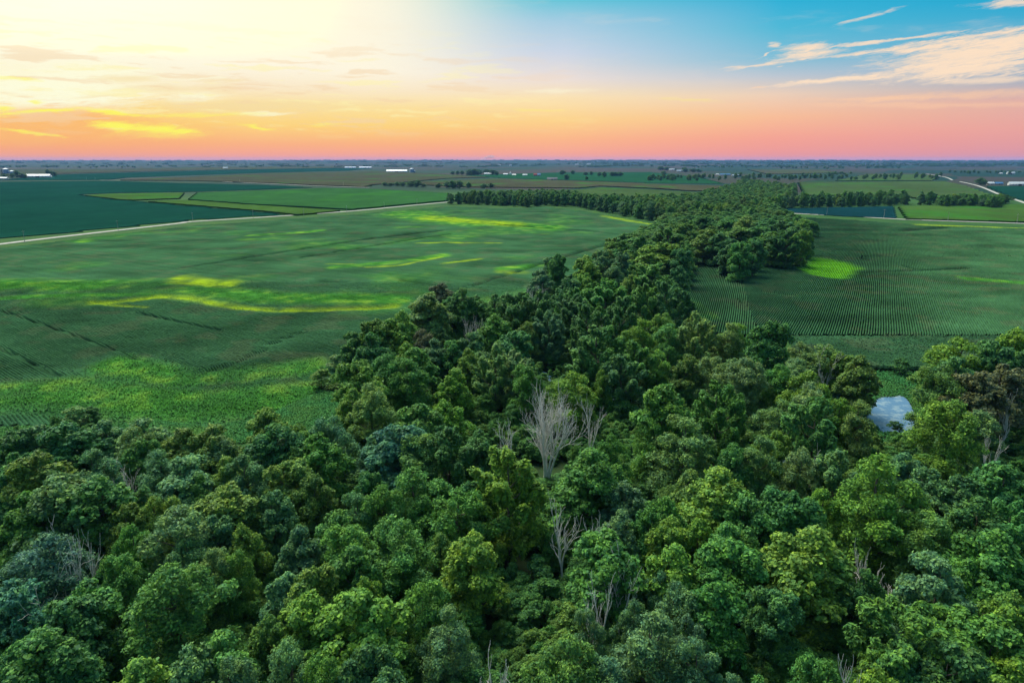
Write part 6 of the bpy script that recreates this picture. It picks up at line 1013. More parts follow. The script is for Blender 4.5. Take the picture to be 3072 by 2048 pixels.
FIELDS = [
 ('soy', 's', [(-1419.1, 1457.3), (-2295.6, 2369.5), (-1811.8, 2479.8), (-1491.3, 2600.7), (-1084.5, 2334.9), (-752.4, 2146.5), (-547.9, 1961.6), (-641.2, 1826.5), (-767.5, 1690.5), (-926.2, 1621.4), (-958.7, 1557.6), (-764.1, 1357.1), (-680.8, 1290.5), (-480.5, 1124.4), (-364.1, 1028.5), (-293.7, 959.0), (-354.1, 947.4), (-407.2, 882.9), (-455.6, 761.4), (-476.5, 708.9), (-503.3, 674.6), (-531.2, 593.4), (-535.7, 488.0)], 'dark teal soybean field between the gravel road and the far farm'),
 ('corn', 'g', [(-626.0, 1341.2), (-734.1, 1621.7), (-614.3, 1749.3), (-507.9, 1875.7), (-341.1, 1810.3), (-141.9, 1588.5), (-118.9, 1307.2), (-248.9, 1063.5), (-450.7, 1195.8)], 'green corn field above the gravel road'),
 ('corn', 'y', [(-920.0, 1496.7), (-893.9, 1564.6), (-758.9, 1621.7), (-655.6, 1377.0), (-717.1, 1318.3), (-747.4, 1329.7)], 'short corn strip inside the soybean field'),
 ('corn', 'y', [(-669.3, 1274.8), (-616.1, 1318.3), (-443.9, 1177.5), (-255.4, 1041.9), (-297.7, 957.3), (-361.3, 1021.1), (-477.5, 1117.7)], 'second corn strip beside the gravel road'),
 ('corn', 'n', [(-1491.1, 2633.6), (-1437.5, 3101.8), (-1417.6, 4062.1), (-855.9, 4804.2), (-432.4, 3863.0), (-82.5, 3101.8), (-258.7, 2928.4), (-417.8, 2161.2), (-409.4, 1970.4), (-586.9, 2103.1), (-813.0, 2321.5), (-1201.9, 2590.2)], 'brownish corn field beyond the far road'),
 ('soy', 's', [(-2307.6, 2643.7), (-1996.0, 2733.9), (-2435.6, 3758.6), (-2267.6, 4903.5), (-2090.0, 5997.5), (-1712.3, 6749.7), (-1285.0, 6478.9), (-1164.4, 5057.3), (-1485.0, 4255.7), (-1674.9, 3104.6), (-1541.1, 2688.1)], 'dark soybean field below the long white shed'),
 ('corn', 'n', [(-431.1, 2287.6), (-48.3, 2823.1), (247.2, 2548.1), (438.0, 2222.6), (620.5, 2047.9), (489.9, 1710.9), (432.5, 1729.9), (379.2, 1875.7), (257.5, 2047.9), (184.6, 1898.5), (-127.7, 1970.4), (-294.3, 2161.2)], 'brownish corn field behind the tree belt'),
 ('corn', 'o', [(183.0, 1810.3), (244.8, 1945.8), (361.9, 1789.5), (414.3, 1656.2), (456.9, 1621.7), (351.0, 1427.8), (177.1, 1401.9), (19.0, 1656.2)], 'olive corn patch just behind the tree belt'),
 ('soy', 'p', [(-243.3, 3512.1), (209.8, 4255.7), (881.7, 4493.2), (847.9, 3165.9), (695.4, 2268.5), (460.0, 2334.9), (231.3, 2643.7), (-51.1, 2988.9)], 'green pasture with scattered trees'),
 ('soy', 'u', [(431.8, 1108.5), (637.8, 1157.6), (510.2, 914.0), (457.3, 941.6), (406.6, 1008.6), (405.8, 1063.4)], 'dark blue-green soybean field beyond the right road'),
 ('corn', 'y', [(632.7, 1142.6), (874.1, 1186.6), (1180.2, 1254.1), (719.7, 757.2), (627.1, 845.8), (508.6, 895.5)], 'yellow-green corn field beyond the right road'),
 ('corn', 'o', [(973.1, 2392.5), (1164.9, 2429.6), (1546.5, 2507.3), (1348.2, 2075.1), (1011.3, 1454.6), (847.5, 1264.4), (788.7, 1307.2), (818.4, 1496.7), (623.8, 1496.7)], 'olive corn field behind the dark tree belt'),
 ('soy', 's', [(1391.8, 2063.2), (1509.8, 2063.2), (1786.4, 2011.1), (985.6, 1100.8), (945.6, 1269.7), (1053.5, 1484.6)], 'dark soybean field beside the far road'),
 ('corn', 'n', [(1888.7, 5665.6), (2353.7, 5286.6), (1945.1, 4169.5), (1366.4, 3770.6)], 'pale corn field on the far rise'),
 ('corn', 'o', [(1903.0, 3770.6), (2207.0, 3770.6), (1854.8, 3041.8), (1556.5, 2590.2), (1187.1, 2590.2)], 'thin corn field between far tree rows'),
 ('corn', 'n', [(-4120.7, 5665.6), (-3438.7, 5876.1), (-3305.2, 8358.4), (-1926.5, 9344.0), (-1587.3, 6901.4), (-2365.0, 5115.4), (-2502.7, 3863.0), (-2218.9, 3041.8)], 'brown field band beyond the left farm'),
]
STREAKS = [
 ('Y', [(-222.0, 355.2, 10.6), (-208.2, 362.4, 11.0), (-195.9, 373.7, 11.7), (-178.8, 368.9, 11.4), (-158.4, 355.2, 10.6), (-139.9, 344.1, 10.0), (-124.2, 338.4, 9.7), (-107.4, 338.4, 9.7), (-91.1, 340.8, 9.8), (-74.4, 342.5, 9.9), (-59.9, 347.5, 10.1)]),
 ('Y', [(-226.4, 359.7, 5.4), (-210.7, 350.9, 5.2), (-188.4, 345.0, 5.0)]),
 ('Y', [(-212.5, 432.9, 21.9), (-188.5, 416.8, 20.4), (-171.8, 410.9, 19.8)]),
 ('G', [(-352.4, 410.9, 30.4), (-310.2, 408.6, 30.1), (-267.6, 405.2, 29.6), (-230.6, 410.9, 30.4), (-181.2, 391.0, 27.6), (-135.5, 370.9, 25.0), (-98.2, 368.9, 24.7), (-60.8, 364.3, 24.1)]),
 ('G', [(-281.4, 368.9, 9.5), (-241.5, 378.7, 10.0), (-198.3, 378.7, 10.0)]),
 ('Y', [(-107.4, 906.2, 59.4), (-56.1, 855.3, 53.1), (-14.4, 827.4, 49.7), (3.5, 809.8, 47.7)]),
 ('G', [(-148.4, 975.6, 113.4), (-55.2, 841.1, 84.5), (39.1, 776.6, 72.2)]),
 ('Y', [(-102.3, 478.1, 6.2), (-80.1, 486.0, 6.4), (-55.9, 529.6, 7.6)]),
 ('Y', [(-49.9, 494.2, 8.3), (-24.4, 520.3, 9.1)]),
 ('Y', [(-86.6, 622.6, 7.8), (-63.2, 630.4, 8.0), (-10.9, 622.6, 7.8)]),
 ('Y', [(-134.7, 494.2, 5.0), (-115.3, 494.2, 5.0)]),
 ('G', [(-125.8, 478.1, 14.0), (-82.8, 502.6, 15.4), (-54.3, 539.2, 17.7)]),
 ('Y', [(131.5, 928.2, 39.5), (150.2, 855.3, 33.7), (170.9, 805.5, 30.0)]),
 ('Y', [(-8.1, 460.2, 13.0), (7.6, 455.9, 12.8)]),
 ('G', [(-8.3, 470.5, 13.6), (25.2, 494.2, 14.9)]),
 ('G', [(-173.1, 204.9, 22.3), (-150.9, 211.4, 23.6), (-132.6, 208.1, 23.0), (-97.0, 200.3, 21.4), (-68.7, 209.7, 23.3)]),
 ('G', [(-149.7, 243.8, 17.5), (-113.9, 225.6, 15.1), (-87.8, 233.4, 16.1), (-74.6, 241.7, 17.2)]),
 ('G', [(-234.2, 704.2, 16.5), (-206.0, 738.7, 18.1)]),
 ('G', [(-262.4, 688.2, 12.6), (-222.2, 721.1, 13.8)]),
 ('G', [(-549.4, 738.7, 21.7), (-391.2, 630.4, 15.9)]),
 ('X', [(-100.5, 270.1, 2.1), (-91.5, 292.8, 2.4)]),
 ('X', [(-189.6, 334.4, 2.4), (-151.2, 308.9, 2.0), (-130.3, 295.9, 1.9)]),
 ('X', [(-206.0, 265.0, 2.0), (-182.9, 246.9, 1.8), (-159.3, 228.3, 1.5)]),
 ('X', [(-116.9, 229.4, 2.3), (-103.8, 243.8, 2.6), (-99.2, 262.4, 3.0)]),
 ('X', [(-120.9, 425.3, 6.2), (-104.0, 420.4, 6.1)]),
 ('X', [(-69.8, 427.8, 6.3), (-50.5, 415.6, 5.9)]),
 ('X', [(-231.5, 478.1, 4.7), (-180.3, 581.4, 6.8), (-139.4, 658.1, 8.6), (-77.3, 738.7, 10.8)]),
 ('X', [(-164.7, 529.6, 3.8), (-116.0, 617.4, 5.1), (-63.5, 704.2, 6.6)]),
 ('X', [(-30.4, 394.2, 3.2), (28.5, 511.3, 5.3), (141.2, 721.1, 10.3)]),
 ('X', [(-259.3, 338.4, 2.0), (-179.2, 278.2, 1.4), (-120.0, 231.0, 1.2)]),
 ('X', [(-14.1, 809.8, 8.6), (80.1, 738.7, 7.2), (107.2, 704.2, 6.6)]),
 ('P', [(210.5, 457.3, 37.3), (223.5, 478.1, 40.7), (235.1, 497.5, 43.9)]),
 ('G', [(291.1, 432.9, 11.6), (316.1, 416.8, 10.8), (358.1, 410.9, 10.5)]),
 ('Y', [(478.9, 809.8, 21.6), (522.8, 792.8, 20.7), (571.2, 768.7, 19.5), (636.5, 704.2, 16.5)]),
 ('X', [(145.6, 388.9, 3.7), (159.6, 376.7, 3.4)]),
 ('X', [(349.2, 827.4, 18.0), (294.7, 738.7, 14.4)]),
 ('X', [(412.8, 738.7, 10.8), (486.0, 776.6, 11.9)]),
 ('X', [(175.0, 286.2, 1.8), (185.9, 285.1, 1.7)]),
 ('X', [(276.2, 533.4, 7.7), (270.0, 518.5, 7.3)]),
 ('X', [(281.5, 484.4, 6.4), (281.5, 478.1, 6.2)]),
 ('X', [(125.3, 368.9, 2.8), (122.3, 355.2, 2.6)]),
 ('X', [(226.3, 478.1, 4.7), (229.6, 455.9, 4.3), (320.2, 478.1, 4.7)]),
]
BUILDINGS = [
 ('shed', 'white', -2078, 3083, 99.6, 15.6, 'long white farm shed beside the dark trees at the far left'),
 ('elevator', 'blue', -2873, 3991, 34.1, 31.2, 'blue-grey grain bin among trees at the far left farm'),
 ('bin', 'blue', -2771, 3895, 24.0, 19.7, 'shorter blue-grey grain bin at the far left farm'),
 ('shed', 'white', -2088, 2865, 61.3, 7.9, 'low white shed at the very left edge'),
 ('shed', 'white', -724, 4424, 130.0, 16.3, 'long white shed alone in the brown field'),
 ('elevator', 'blue', -614, 4307, 26.5, 27.7, 'square blue-white tower beside the long white shed'),
 ('shed', 'bluer', -1504, 6558, 102.4, 15.0, 'first long blue-roofed shed on the far plain'),
 ('shed', 'bluer', -1364, 6558, 114.8, 15.0, 'second long blue-roofed shed on the far plain'),
 ('house', 'tan', -216, 3634, 44.8, 13.4, 'pale farmhouse before the sheltering trees'),
 ('house', 'white', -137, 3717, 19.4, 10.3, 'small white farmhouse between the far trees'),
 ('shed', 'white', -116, 3717, 19.4, 10.3, 'small white barn beside the white farmhouse'),
 ('shed', 'blue', -33, 3634, 24.1, 8.4, 'grey barn near the small silo'),
 ('bin', 'white', -8, 3717, 8.8, 13.7, 'small white silo on the far farm'),
 ('shed', 'white', 10, 3555, 20.2, 6.6, 'low white shed beside the small silo'),
 ('shed', 'blue', 64, 3479, 23.1, 8.0, 'blue-grey barn before the red barn'),
 ('shed', 'red', 113, 3406, 16.2, 12.6, 'red barn on the far farm'),
 ('shed', 'bluer', 130, 3406, 17.8, 12.6, 'blue-roofed barn joined behind the red barn'),
 ('house', 'tan', 156, 2721, 40.1, 10.1, 'grey ranch house in front of the pasture'),
 ('shed', 'white', 888, 9653, 50.2, 17.7, 'white barn far behind the pasture'),
 ('house', 'white', 1050, 9653, 54.8, 22.1, 'white farmhouse far behind the pasture'),
 ('shed', 'blue', 1352, 11726, 44.3, 21.5, 'small grey barn far behind the pasture'),
 ('shed', 'white', 1203, 5285, 47.6, 12.1, 'white shed among trees past the pasture'),
 ('shed', 'blue', 1129, 4678, 66.5, 10.8, 'long grey shed among trees past the pasture'),
 ('house', 'white', 1062, 3634, 13.8, 6.7, 'bright little white house beside the far wood'),
 ('shed', 'bluer', 1078, 3555, 50.6, 8.2, 'grey shed row beside the far wood'),
 ('shed', 'blue', 1067, 3336, 44.3, 9.2, 'second grey shed beside the far wood'),
 ('house', 'white', 1505, 2202, 18.9, 9.2, 'white farmhouse right of the lone far tree'),
 ('shed', 'bluer', 1530, 2202, 23.1, 8.2, 'blue barn beside the far right farmhouse'),
 ('shed', 'white', 1532, 2116, 58.5, 11.8, 'long white shed at the right edge'),
 ('shed', 'white', 2699, 3804, 41.5, 14.0, 'white barn on the far rise at the right'),
 ('shed', 'white', 2707, 3895, 18.5, 7.2, 'small white shed by the far rising road'),
 ('house', 'white', -168, 9115, 43.1, 16.7, 'tiny white house left of the far tree clump'),
 ('house', 'white', -16, 8635, 24.5, 19.8, 'tiny white house right of the dark far barn'),
 ('shed', 'white', -2565, 6305, 44.8, 14.5, 'white shed on the far left plain'),
]
# ------------------------------------------------------------------ helpers
GRID = rad(33)                     # the farm sections run at 33 degrees to the view
gu = np.array([math.sin(GRID), math.cos(GRID)])     # along the rows of the right field
gv = np.array([math.cos(GRID), -math.sin(GRID)])

def tag(o, label=None, cat=None, group=None, kind=None):
    if label: o["label"] = label
    if cat: o["category"] = cat
    if group: o["group"] = group
    if kind: o["kind"] = kind
    return o

def mesh_np(name, verts, faces, k=4, attrs=None, smooth=False):
    """mesh from numpy arrays; faces (n,k)"""
    me = bpy.data.meshes.new(name)
    verts = np.asarray(verts, dtype=np.float32); faces = np.asarray(faces, dtype=np.int32)
    n = len(faces)
    me.vertices.add(len(verts)); me.vertices.foreach_set('co', verts.ravel())
    me.loops.add(n * k); me.loops.foreach_set('vertex_index', faces.ravel())
    me.polygons.add(n)
    me.polygons.foreach_set('loop_start', np.arange(0, n * k, k, dtype=np.int32))
    try: me.polygons.foreach_set('loop_total', np.full(n, k, dtype=np.int32))
    except Exception: pass
    if smooth: me.polygons.foreach_set('use_smooth', np.ones(n, dtype=bool))
    for an, (typ, dom, data) in (attrs or {}).items():
        a = me.attributes.new(an, typ, dom)
        a.data.foreach_set('color' if typ == 'FLOAT_COLOR' else 'value', np.asarray(data, dtype=np.float32).ravel())
    me.update(calc_edges=True)
    me.validate()
    return me

def obj(name, me, mat=None, parent=None):
    o = bpy.data.objects.new(name, me)
    col.objects.link(o)
    if mat is not None and len(me.materials) == 0: me.materials.append(mat)
    if parent is not None: o.parent = parent
    return o

def empty(name, loc=(0, 0, 0), rz=0.0):
    o = bpy.data.objects.new(name, None)
    col.objects.link(o); o.location = loc; o.rotation_euler = (0, 0, rz)
    o.empty_display_size = 0.5
    return o

def tubes(segs, sides=5):
    """segs: rows of p0(3) p1(3) r0 r1 -> verts, quads"""
    s = np.asarray(segs, dtype=float)
    p0, p1, r0, r1 = s[:, 0:3], s[:, 3:6], s[:, 6], s[:, 7]
    d = p1 - p0; d /= np.maximum(np.linalg.norm(d, axis=1, keepdims=True), 1e-6)
    ref = np.where(np.abs(d[:, 2:3]) > 0.9, np.array([[1., 0, 0]]), np.array([[0., 0, 1.]]))
    a = np.cross(d, ref); a /= np.linalg.norm(a, axis=1, keepdims=True)
    b = np.cross(d, a)
    t = np.arange(sides) / sides * 2 * math.pi
    ring = np.cos(t)[None, :, None] * a[:, None, :] + np.sin(t)[None, :, None] * b[:, None, :]
    v = np.concatenate([p0[:, None] + ring * r0[:, None, None], p1[:, None] + ring * r1[:, None, None]], axis=1)
    n = len(s); base = (np.arange(n) * 2 * sides)[:, None]
    i = np.arange(sides); j = (i + 1) % sides
    f = np.stack([base + i, base + j, base + sides + j, base + sides + i], axis=2)
    return v.reshape(-1, 3), f.reshape(-1, 4)

def boxes(bs):
    """bs: rows x0 x1 y0 y1 z0 z1"""
    V, Fq = [], []
    for x0, x1, y0, y1, z0, z1 in bs:
        b = len(V)
        V += [(x0, y0, z0), (x1, y0, z0), (x1, y1, z0), (x0, y1, z0), (x0, y0, z1), (x1, y0, z1), (x1, y1, z1), (x0, y1, z1)]
        Fq += [(b, b+3, b+2, b+1), (b+4, b+5, b+6, b+7), (b, b+1, b+5, b+4), (b+1, b+2, b+6, b+5), (b+2, b+3, b+7, b+6), (b+3, b, b+4, b+7)]
    return np.array(V), np.array(Fq)

_lat = np.random.RandomState(7).rand(256, 256)
def vnoise(x, y):
    xi = np.floor(x).astype(int); yi = np.floor(y).astype(int)
    fx = x - xi; fy = y - yi
    fx = fx * fx * (3 - 2 * fx); fy = fy * fy * (3 - 2 * fy)
    g = lambda a, b: _lat[a % 256, b % 256]
    return (g(xi, yi) * (1 - fx) + g(xi + 1, yi) * fx) * (1 - fy) + (g(xi, yi + 1) * (1 - fx) + g(xi + 1, yi + 1) * fx) * fy
def fbm(x, y, o=4):
    s = 0; a = 0.5
    for i in range(o):
        s = s + a * vnoise(x + 17.3 * i, y - 9.1 * i); x = x * 2.03; y = y * 2.03; a *= 0.5
    return s

def inside(px, py, poly):
    r = np.zeros(px.shape, bool); n = len(poly)
    for i in range(n):
        x1, y1 = poly[i]; x2, y2 = poly[i - 1]
        c = ((y1 > py) != (y2 > py)) & (px < (x2 - x1) * (py - y1) / ((y2 - y1) or 1e-9) + x1)
        r ^= c
    return r

def ground_z(x, y):
    """flat bottomland, long swells far away"""
    d = np.hypot(x, y); a = np.arctan2(x, np.maximum(y, 1e-3) + 0 * x)
    t = np.clip((d - 7000) / 15000, 0, 1); t = t * t * (3 - 2 * t)
    return t * (58 + 16 * np.cos(a * 2.2) + 20 * (fbm(a * 9 + 3, d / 9000, 3) - 0.5))

# ------------------------------------------------------------------ materials
def new_mat(name):
    m = bpy.data.materials.new(name); m.use_nodes = True
    m.node_tree.nodes.clear()
    return m, NT(m.node_tree)

def finish(N, base, rough=0.7, trans=0.0, spec=0.25, normal=None, trans_col=None):
    b = N.n('ShaderNodeBsdfPrincipled')
    N.put(b.inputs['Base Color'], base); N.put(b.inputs['Roughness'], rough); b.inputs['Specular IOR Level'].default_value = spec
    if normal is not None: N.t.links.new(normal, b.inputs['Normal'])
    o = N.n('ShaderNodeOutputMaterial')
    if trans > 0:
        tr = N.n('ShaderNodeBsdfTranslucent'); N.put(tr.inputs[0], trans_col if trans_col is not None else base)
        mx = N.n('ShaderNodeMixShader'); mx.inputs[0].default_value = trans
        N.t.links.new(b.outputs[0], mx.inputs[1]); N.t.links.new(tr.outputs[0], mx.inputs[2]); N.t.links.new(mx.outputs[0], o.inputs[0])
    else:
        N.t.links.new(b.outputs[0], o.inputs[0])

def attr(N, name, out='Fac', typ='GEOMETRY'):
    a = N.n('ShaderNodeAttribute', attribute_name=name, attribute_type=typ)
    return a.outputs[out]

def leaf_material(name, source):
    m, N = new_mat(name)
    info = N.n('ShaderNodeObjectInfo')
    tc = N.n('ShaderNodeTexCoord').outputs['Object']
    off = N.n('ShaderNodeCombineXYZ'); N.t.links.new(N.m('MULTIPLY', info.outputs['Random'], 90.0), off.inputs[0])
    pos = N.v('ADD', tc, off.outputs[0])
    if source == 'object': base = info.outputs['Color']
    else:
        base = N.ramp(info.outputs['Random'], source)
    var = attr(N, 'var')
    patch = N.noise(pos, 0.33, 2, 0.5)
    k = N.m('MULTIPLY', N.rng(var, 0, 1, 0.65, 1.38), N.rng(patch, 0.3, 0.7, 0.78, 1.25))
    c = N.mix(1.0, base, N.n('ShaderNodeCombineColor').outputs[0], 'MIX') if False else base
    cc = N.v('SCALE', c); sc = cc.node; N.put(sc.inputs['Scale'], k)
    hue = N.noise(N.v('ADD', pos, (31., 7., 0.)), 0.5, 2, 0.5)
    warm = N.v('MULTIPLY', sc.outputs[0], (1.35, 1.12, 0.65))
    cool = N.v('MULTIPLY', sc.outputs[0], (0.75, 0.95, 1.3))
    f = N.m('ADD', N.m('MULTIPLY', N.m('SUBTRACT', hue, 0.5), 1.6), N.m('MULTIPLY', N.m('SUBTRACT', var, 0.5), 0.9))
    base2 = N.mix(N.m('ADD', 0.5, f, clamp=True), cool, warm)
    finish(N, base2, rough=0.6, trans=0.32, spec=0.12)
    return m

TONES = {'y': (0.122, 0.248, 0.040), 'g': (0.080, 0.213, 0.046), 'o': (0.104, 0.200, 0.043), 'd': (0.062, 0.173, 0.051), 'b': (0.097, 0.213, 0.088),
         'p': (0.132, 0.245, 0.079), 't': (0.070, 0.190, 0.105), 'r': (0.114, 0.136, 0.062), 'a': (0.397, 0.291, 0.019)}
LEAF = leaf_material('leaves', 'object')
LEAF_WILD = leaf_material('wild_leaves', [(0.0, TONES['d']), (0.45, TONES['g']), (0.75, TONES['o']), (1.0, TONES['d'])])

def bark_material(name, c1, c2):
    m, N = new_mat(name)
    tc = N.n('ShaderNodeTexCoord').outputs['Object']
    n1 = N.noise(N.v('MULTIPLY', tc, (3, 3, 0.7)), 2.0, 4, 0.6)
    finish(N, N.mix(N.rng(n1, 0.3, 0.7), (*c1, 1), (*c2, 1)), rough=0.9, spec=0.15)
    return m
BARK = bark_material('bark', (0.06, 0.048, 0.036), (0.14, 0.12, 0.09))
DEADWOOD = bark_material('bleached_wood', (0.38, 0.365, 0.33), (0.60, 0.575, 0.525))
RUSTWOOD = bark_material('brown_dead_wood', (0.22, 0.13, 0.09), (0.40, 0.28, 0.22))

def crop_material(name, rough=0.75):
    """colour of the plants themselves comes from the tint attribute; noise breaks it up"""
    m, N = new_mat(name)
    g = N.n('ShaderNodeNewGeometry').outputs['Position']
    t = attr(N, 'tint', 'Color')
    n1 = N.noise(g, 0.9, 3, 0.6); n2 = N.noise(N.v('MULTIPLY', g, (1, 1, 0)), 0.045, 3, 0.55)
    k = N.m('MULTIPLY', N.rng(n1, 0.25, 0.75, 0.82, 1.18), N.rng(n2, 0.3, 0.7, 0.86, 1.14))
    c = N.v('SCALE', t); N.put(c.node.inputs['Scale'], k)
    bp = N.n('ShaderNodeBump'); bp.inputs['Strength'].default_value = 0.9; bp.inputs['Distance'].default_value = 0.6
    N.t.links.new(N.noise(g, 0.8, 3, 0.6), bp.inputs['Height'])
    finish(N, c, rough=0.95, spec=0.0, normal=bp.outputs[0])
    return m
CROP = crop_material('crop_canopy')
BLADE_M, _N = new_mat('corn_blades')
_t = attr(_N, 'tint', 'Color')
finish(_N, _t, rough=0.9, trans=0.2, spec=0.05)

def simple(name, c, rough=0.7, amp=0.12, scale=0.5, spec=0.3, metallic=0.0):
    m, N = new_mat(name)
    g = N.n('ShaderNodeNewGeometry').outputs['Position']
    k = N.rng(N.noise(g, scale, 3, 0.6), 0.3, 0.7, 1 - amp, 1 + amp)
    cn = N.n('ShaderNodeRGB'); cn.outputs[0].default_value = (*c, 1)
    cv = N.v('SCALE', cn.outputs[0]); N.put(cv.node.inputs['Scale'], k)
    finish(N, cv, rough=rough, spec=spec)
    return m
GRAVEL = simple('gravel', (0.29, 0.28, 0.255), 0.95, 0.15, 0.3, 0.1)
POLE_WOOD = simple('pole_wood', (0.30, 0.28, 0.25), 0.9, 0.2, 2.0, 0.1)
PORCELAIN = simple('porcelain', (0.5, 0.5, 0.48), 0.3, 0.05)
WALLS = {'white': simple('white_siding', (0.533, 0.540, 0.533), 0.5, 0.05, 0.2), 'blue': simple('galvanised_siding', (0.187, 0.259, 0.331), 0.5, 0.1, 0.2),
         'bluer': simple('grey_siding', (0.216, 0.288, 0.360), 0.5, 0.1, 0.2), 'tan': simple('tan_siding', (0.302, 0.274, 0.238), 0.7, 0.1, 0.2), 'red': simple('red_siding', (0.216, 0.022, 0.018), 0.7, 0.15, 0.2)}
ROOFS = {'white': simple('white_metal_roof', (0.504, 0.518, 0.533), 0.4, 0.06, 0.2), 'blue': simple('grey_metal_roof', (0.288, 0.346, 0.396), 0.4, 0.1, 0.2),
         'bluer': simple('blue_metal_roof', (0.043, 0.144, 0.302), 0.4, 0.1, 0.2), 'tan': simple('shingle_roof', (0.144, 0.144, 0.158), 0.8, 0.15, 0.3), 'red': simple('red_metal_roof', (0.245, 0.029, 0.022), 0.6, 0.1, 0.2)}
DARK_DOOR = simple('dark_door', (0.05, 0.05, 0.06), 0.6, 0.1)

# ground: grass near by, patchwork of far fields beyond what is built
GROUND, N = new_mat('ground')
g = N.n('ShaderNodeNewGeometry').outputs['Position']
rot = N.n('ShaderNodeVectorRotate', rotation_type='Z_AXIS'); N.t.links.new(g, rot.inputs['Vector']); rot.inputs['Angle'].default_value = GRID
rv = N.v('ADD', rot.outputs[0], N.v('MULTIPLY', N.noise(g, 0.0012, 2, 0.5, out=1), (120, 120, 0)))
cell = N.v('FLOOR', N.v('MULTIPLY', rv, (1 / 420., 1 / 800., 0)))
wn = N.n('ShaderNodeTexWhiteNoise', noise_dimensions='2D'); N.t.links.new(cell, wn.inputs['Vector'])
fieldc = N.ramp(wn.outputs['Value'], [(0.0, (0.005, 0.028, 0.020)), (0.28, (0.006, 0.030, 0.022)), (0.30, (0.028, 0.032, 0.022)), (0.46, (0.025, 0.030, 0.022)), (0.48, (0.010, 0.033, 0.017)), (0.78, (0.009, 0.030, 0.017)), (0.80, (0.033, 0.030, 0.025)), (1.0, (0.010, 0.030, 0.020))])
for nd in N.t.nodes:
    if nd.type == 'VALTORGB': nd.color_ramp.interpolation = 'CONSTANT'
n1 = N.noise(g, 0.35, 4, 0.65); n2 = N.noise(g, 0.03, 3, 0.5)
grass = N.mix(N.rng(n2, 0.35, 0.65), (0.020, 0.062, 0.018, 1), (0.032, 0.084, 0.016, 1))
grass = N.v('SCALE', grass); N.put(grass.node.inputs['Scale'], N.rng(n1, 0.25, 0.75, 0.7, 1.3)); grass = grass.node.outputs[0]
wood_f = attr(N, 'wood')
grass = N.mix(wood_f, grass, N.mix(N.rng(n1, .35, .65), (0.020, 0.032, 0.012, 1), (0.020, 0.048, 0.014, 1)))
dist = N.v('LENGTH', g)
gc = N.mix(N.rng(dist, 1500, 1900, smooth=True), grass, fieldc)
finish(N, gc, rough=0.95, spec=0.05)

# ------------------------------------------------------------------ ground
NA, rings = 220, np.concatenate([np.linspace(0, 60, 4)[1:], np.linspace(70, 520, 76), np.geomspace(560, 27000, 70)])
ang = np.arange(NA) / NA * 2 * math.pi
gx = rings[:, None] * np.sin(ang)[None]; gy = rings[:, None] * np.cos(ang)[None]
gz = ground_z(gx, gy)
V = np.concatenate([[[0, 0, 0]], np.stack([gx, gy, gz], 2).reshape(-1, 3)])
F4 = []
idx = 1 + np.arange(len(rings))[:, None] * NA + np.arange(NA)[None]
F4 = np.stack([idx[:-1], idx[1:], np.roll(idx[1:], -1, 1), np.roll(idx[:-1], -1, 1)], 2).reshape(-1, 4)
cap = np.stack([np.zeros(NA, int), idx[0], np.roll(idx[0], -1), np.roll(idx[0], -1)], 1)
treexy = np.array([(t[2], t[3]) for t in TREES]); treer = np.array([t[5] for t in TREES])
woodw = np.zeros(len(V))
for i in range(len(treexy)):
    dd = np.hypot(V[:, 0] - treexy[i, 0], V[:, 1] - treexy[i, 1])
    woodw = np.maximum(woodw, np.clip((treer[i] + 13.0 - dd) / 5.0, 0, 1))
woodw = np.maximum(woodw, np.clip((19 - np.hypot(V[:, 0] - 8, V[:, 1] - 148)) / 3, 0, 1))      # dark wood-floor colour paints the shade round the dead tree
me = bpy.data.meshes.new('ground')
me.from_pydata(V.tolist(), [], [tuple(f) for f in F4[:, ::-1].tolist()] + [tuple(c[:3][::-1]) for c in cap.tolist()])
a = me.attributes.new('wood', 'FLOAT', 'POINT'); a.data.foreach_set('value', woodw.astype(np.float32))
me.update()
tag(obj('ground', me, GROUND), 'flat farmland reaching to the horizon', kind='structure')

# ------------------------------------------------------------------ roads
def strip(name, pts, width, z, mat, label, crown=0.12):
    p = [Vector((x, y, 0)) for x, y in pts]
    # Catmull-Rom through the points
    q = []
    for i in range(len(p) - 1):
        a, b, c, d = p[max(i - 1, 0)], p[i], p[i + 1], p[min(i + 2, len(p) - 1)]
        for k in range(8):
            t = k / 8
            q.append(0.5 * ((2 * b) + (c - a) * t + (2 * a - 5 * b + 4 * c - d) * t * t + (3 * b - a - 3 * c + d) * t ** 3))
    q.append(p[-1])
    V, Fq = [], []
    for i, c in enumerate(q):
        d = (q[min(i + 1, len(q) - 1)] - q[max(i - 1, 0)]).normalized(); n = Vector((d.y, -d.x, 0))
        for s, h in ((-0.62, -0.25), (-0.5, 0), (0, crown), (0.5, 0), (0.62, -0.25)):
            v = c + n * width * s; V.append((v.x, v.y, z + h))
    for i in range(len(q) - 1):
        for j in range(4): Fq.append((i * 5 + j, i * 5 + j + 1, i * 5 + 6 + j, i * 5 + 5 + j))
    me = bpy.data.meshes.new(name); me.from_pydata(V, [], Fq); me.update()
    return tag(obj(name, me, mat), label, kind='structure')
strip('gravel_road', ROAD_LEFT, 7.0, 0.5, GRAVEL, 'pale gravel road along the top of the big corn field')
strip('gravel_road', ROAD_RIGHT, 6.0, 0.5, GRAVEL, 'pale gravel road along the top of the striped corn field')
strip('gravel_road', ROAD_FAR, 6.0, 0.6, GRAVEL, 'far gravel road running past the white farm')
strip('gravel_road', ROAD_RISE, 6.5, 0.8, GRAVEL, 'short far piece of gravel road on the rise')
strip('gravel_road', ROAD_FAR_LEFT, 5.5, 0.8, GRAVEL, 'thin far gravel road above the soybean field')

